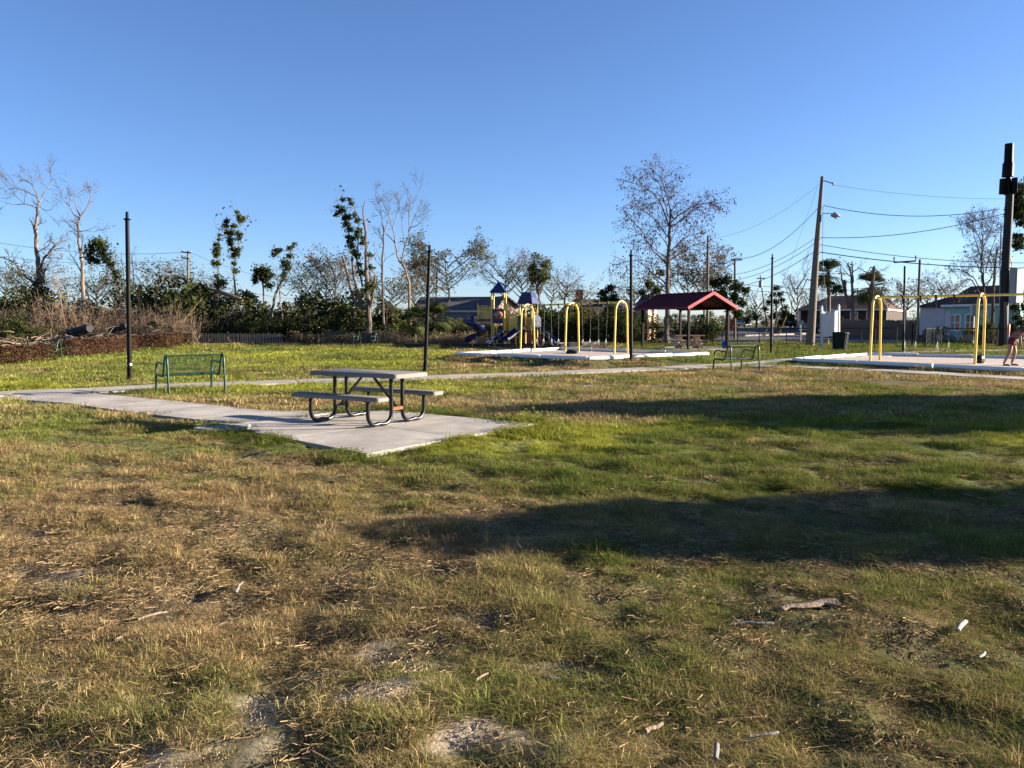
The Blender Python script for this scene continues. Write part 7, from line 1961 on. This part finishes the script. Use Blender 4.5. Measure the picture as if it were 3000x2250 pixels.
# straw litter and crumbs of earth between the tufts of the near lawn
for y0, y1, dens, kk in ((2.2, 5.5, 80, 10), (5.5, 9, 40, 10), (2.2, 4.6, 150, 11)):
    n = int(((.69 * y0 + 2.2) + (.69 * y1 + 2.2)) * (y1 - y0) * dens)
    y = np.sqrt(gr.uniform(0, 1, n) * (y1 ** 2 - y0 ** 2) + y0 ** 2); x = gr.uniform(-1, 1, n) * (.69 * y + 2.2); sd = lawn_zones(x, y)[2]
    kp = ~in_quads(SOLID, x, y, .05) & ((gr.random(n) > sd * .8) if kk == 10 else (gr.random(n) < .18 + sd)); x, y, sd = x[kp], y[kp], sd[kp]; n = len(x)
    t_ = np.array([.29, .205, .11]) * gr.uniform(.3, 1.2, n)[:, None] if kk == 10 else np.where((gr.random(n) < .5 + sd * .4)[:, None], np.array([.44, .36, .26]), np.array([.09, .065, .045])) * gr.uniform(.7, 1.2, n)[:, None]
    P = np.concatenate([P, np.stack([x, y, hgt(x, y) + lawn_lumps(x, y) * (1 - sstep(9, 16, np.hypot(x, y)))], 1)]); K = np.concatenate([K, np.full(n, kk)]); Cc_ = np.concatenate([Cc_, t_]); Sc = np.concatenate([Sc, gr.uniform(.8, 1.3, n)])
n = len(P); print('tufts', n)
me = bpy.data.meshes.new('grass'); me.vertices.add(n); me.vertices.foreach_set('co', P.astype(np.float32).ravel())
a = me.attributes.new('kind', 'INT', 'POINT'); a.data.foreach_set('value', K.astype(np.int32))
a = me.attributes.new('tint', 'FLOAT_VECTOR', 'POINT'); a.data.foreach_set('vector', Cc_.astype(np.float32).ravel())
a = me.attributes.new('size', 'FLOAT', 'POINT'); a.data.foreach_set('value', Sc.astype(np.float32))
rot = np.stack([gr.normal(0, .08, n), gr.normal(0, .08, n), gr.uniform(0, 6.28, n)], 1)
a = me.attributes.new('turn', 'FLOAT_VECTOR', 'POINT'); a.data.foreach_set('vector', rot.astype(np.float32).ravel())
go = bpy.data.objects.new('grass', me); COL.objects.link(go); me.materials.append(M_GRASS)
tag(go, 'dry and green grass with low weeds growing over the park lawn', 'grass', kind='stuff')
ng = bpy.data.node_groups.new('grass_on_points', 'GeometryNodeTree')
ng.interface.new_socket('Geometry', in_out='INPUT', socket_type='NodeSocketGeometry'); ng.interface.new_socket('Geometry', in_out='OUTPUT', socket_type='NodeSocketGeometry')
gi = ng.nodes.new('NodeGroupInput'); gout = ng.nodes.new('NodeGroupOutput'); ip = ng.nodes.new('GeometryNodeInstanceOnPoints'); ci = ng.nodes.new('GeometryNodeCollectionInfo')
ci.inputs['Collection'].default_value = src; ci.inputs['Separate Children'].default_value = True; ci.inputs['Reset Children'].default_value = True
def attr(nm, typ):
    q = ng.nodes.new('GeometryNodeInputNamedAttribute'); q.data_type = typ; q.inputs['Name'].default_value = nm; return q.outputs['Attribute']
ip.inputs['Pick Instance'].default_value = True
ng.links.new(gi.outputs[0], ip.inputs['Points']); ng.links.new(ci.outputs[0], ip.inputs['Instance']); ng.links.new(attr('kind', 'INT'), ip.inputs['Instance Index'])
ng.links.new(attr('turn', 'FLOAT_VECTOR'), ip.inputs['Rotation']); ng.links.new(attr('size', 'FLOAT'), ip.inputs['Scale']); ng.links.new(ip.outputs[0], gout.inputs[0])
gm_ = go.modifiers.new('grass', 'NODES'); gm_.node_group = ng

# ------------------------------------------------------------------ sticks and bark lying in the near grass
def stick(label, a, b, r0, r1, m=M_STICK, flat=1.0, name='stick', kinks=3, seed=0, lift=.03):
    rr = random.Random(seed); A, B = foot(*a), foot(*b); A.z += lift * .7; B.z += lift * .7; d = B - A
    pts = [Vector((0, 0, 0))] + [d * ((i + 1) / (kinks + 1)) + Vector((rr.uniform(-1, 1), rr.uniform(-1, 1), rr.uniform(-.3, .8))) * d.length * .06 for i in range(kinks)] + [d]
    mb = MB(); R = [.8 * (r0 + (r1 - r0) * i / (kinks + 1)) * rr.uniform(.8, 1.15) for i in range(kinks + 2)]
    mb.tube(pts, R, 8)
    for v in mb.v: v[:, 2] *= flat
    o = mb.build(name, m, smooth=True); o.location = A
    return tag(o, label, 'stick' if name == 'stick' else 'bark')
stick('long flat piece of pale bark in the near grass at right', (2290, 1800), (2450, 1780), .026, .045, M_STICK, .5, 'bark_piece', 4, 1, .045)
stick('thin dark edged bark strip just below the long pale bark piece', (2135, 1838), (2265, 1836), .012, .018, M_STICKGREY, .5, 'bark_piece', 3, 2)
stick('short white chunk of wood standing out in the grass at far right', (2805, 1865), (2828, 1838), .014, .017, mat('white_wood', (.20, .19, .175), .8, var=.1, scale=9), 1, 'stick', 1, 3, .05)
stick('grey gnarled root piece near the centre of the near lawn', (1405, 1765), (1490, 1822), .022, .014, M_STICKGREY, .8, 'stick', 4, 4, .035)
stick('thin bleached twig in the grass at left', (405, 1830), (490, 1808), .008, .006, M_STICK, 1, 'stick', 2, 5, .04)
stick('short fat bleached stick below the left twig', (335, 1895), (368, 1878), .014, .012, M_STICK, 1, 'stick', 1, 6, .04)
stick('small bleached stick at the sandy patch, lower middle', (1395, 2005), (1430, 1985), .009, .006, M_STICK, 1, 'stick', 2, 7, .03)
stick('short pale forked stick at the bottom, right of the sand', (1890, 2160), (1940, 2135), .012, .009, M_STICK, 1, 'stick', 2, 8, .035)
stick('thin stick lying near the bottom edge, right of the forked one', (2195, 2170), (2280, 2158), .008, .006, M_STICKGREY, 1, 'stick', 3, 9, .03)
stick('stubby upright grey stick at the bottom edge', (2096, 2250), (2100, 2205), .012, .010, M_STICKGREY, 1, 'stick', 1, 10, .05)
stick('grey bark flake in the thin grass right of the sandy patch', (1590, 1995), (1640, 2005), .014, .018, M_STICKGREY, .5, 'bark_piece', 2, 11, .03)
stick('grey upright splinter in the dark grass at mid left', (690, 1755), (712, 1722), .012, .006, M_STICKGREY, 1, 'stick', 2, 12, .05)
stick('small pinkish wood chip right of the thin bark strip', (2662, 1836), (2690, 1830), .010, .012, M_STICK, .6, 'bark_piece', 1, 13, .03)
stick('tiny pale stick among the blades at lower right of the sand', (1740, 2102), (1758, 2093), .008, .007, M_STICK, 1, 'stick', 1, 14, .04)
stick('small white scrap at the far right of the near grass', (2868, 1940), (2885, 1925), .007, .008, mat('white_wood', (.20, .19, .175), .8), 1, 'stick', 1, 15, .04)
stick('pale twig lying in the shaded band of lawn', (2015, 1520), (2050, 1516), .010, .007, M_STICK, 1, 'stick', 1, 16, .03)
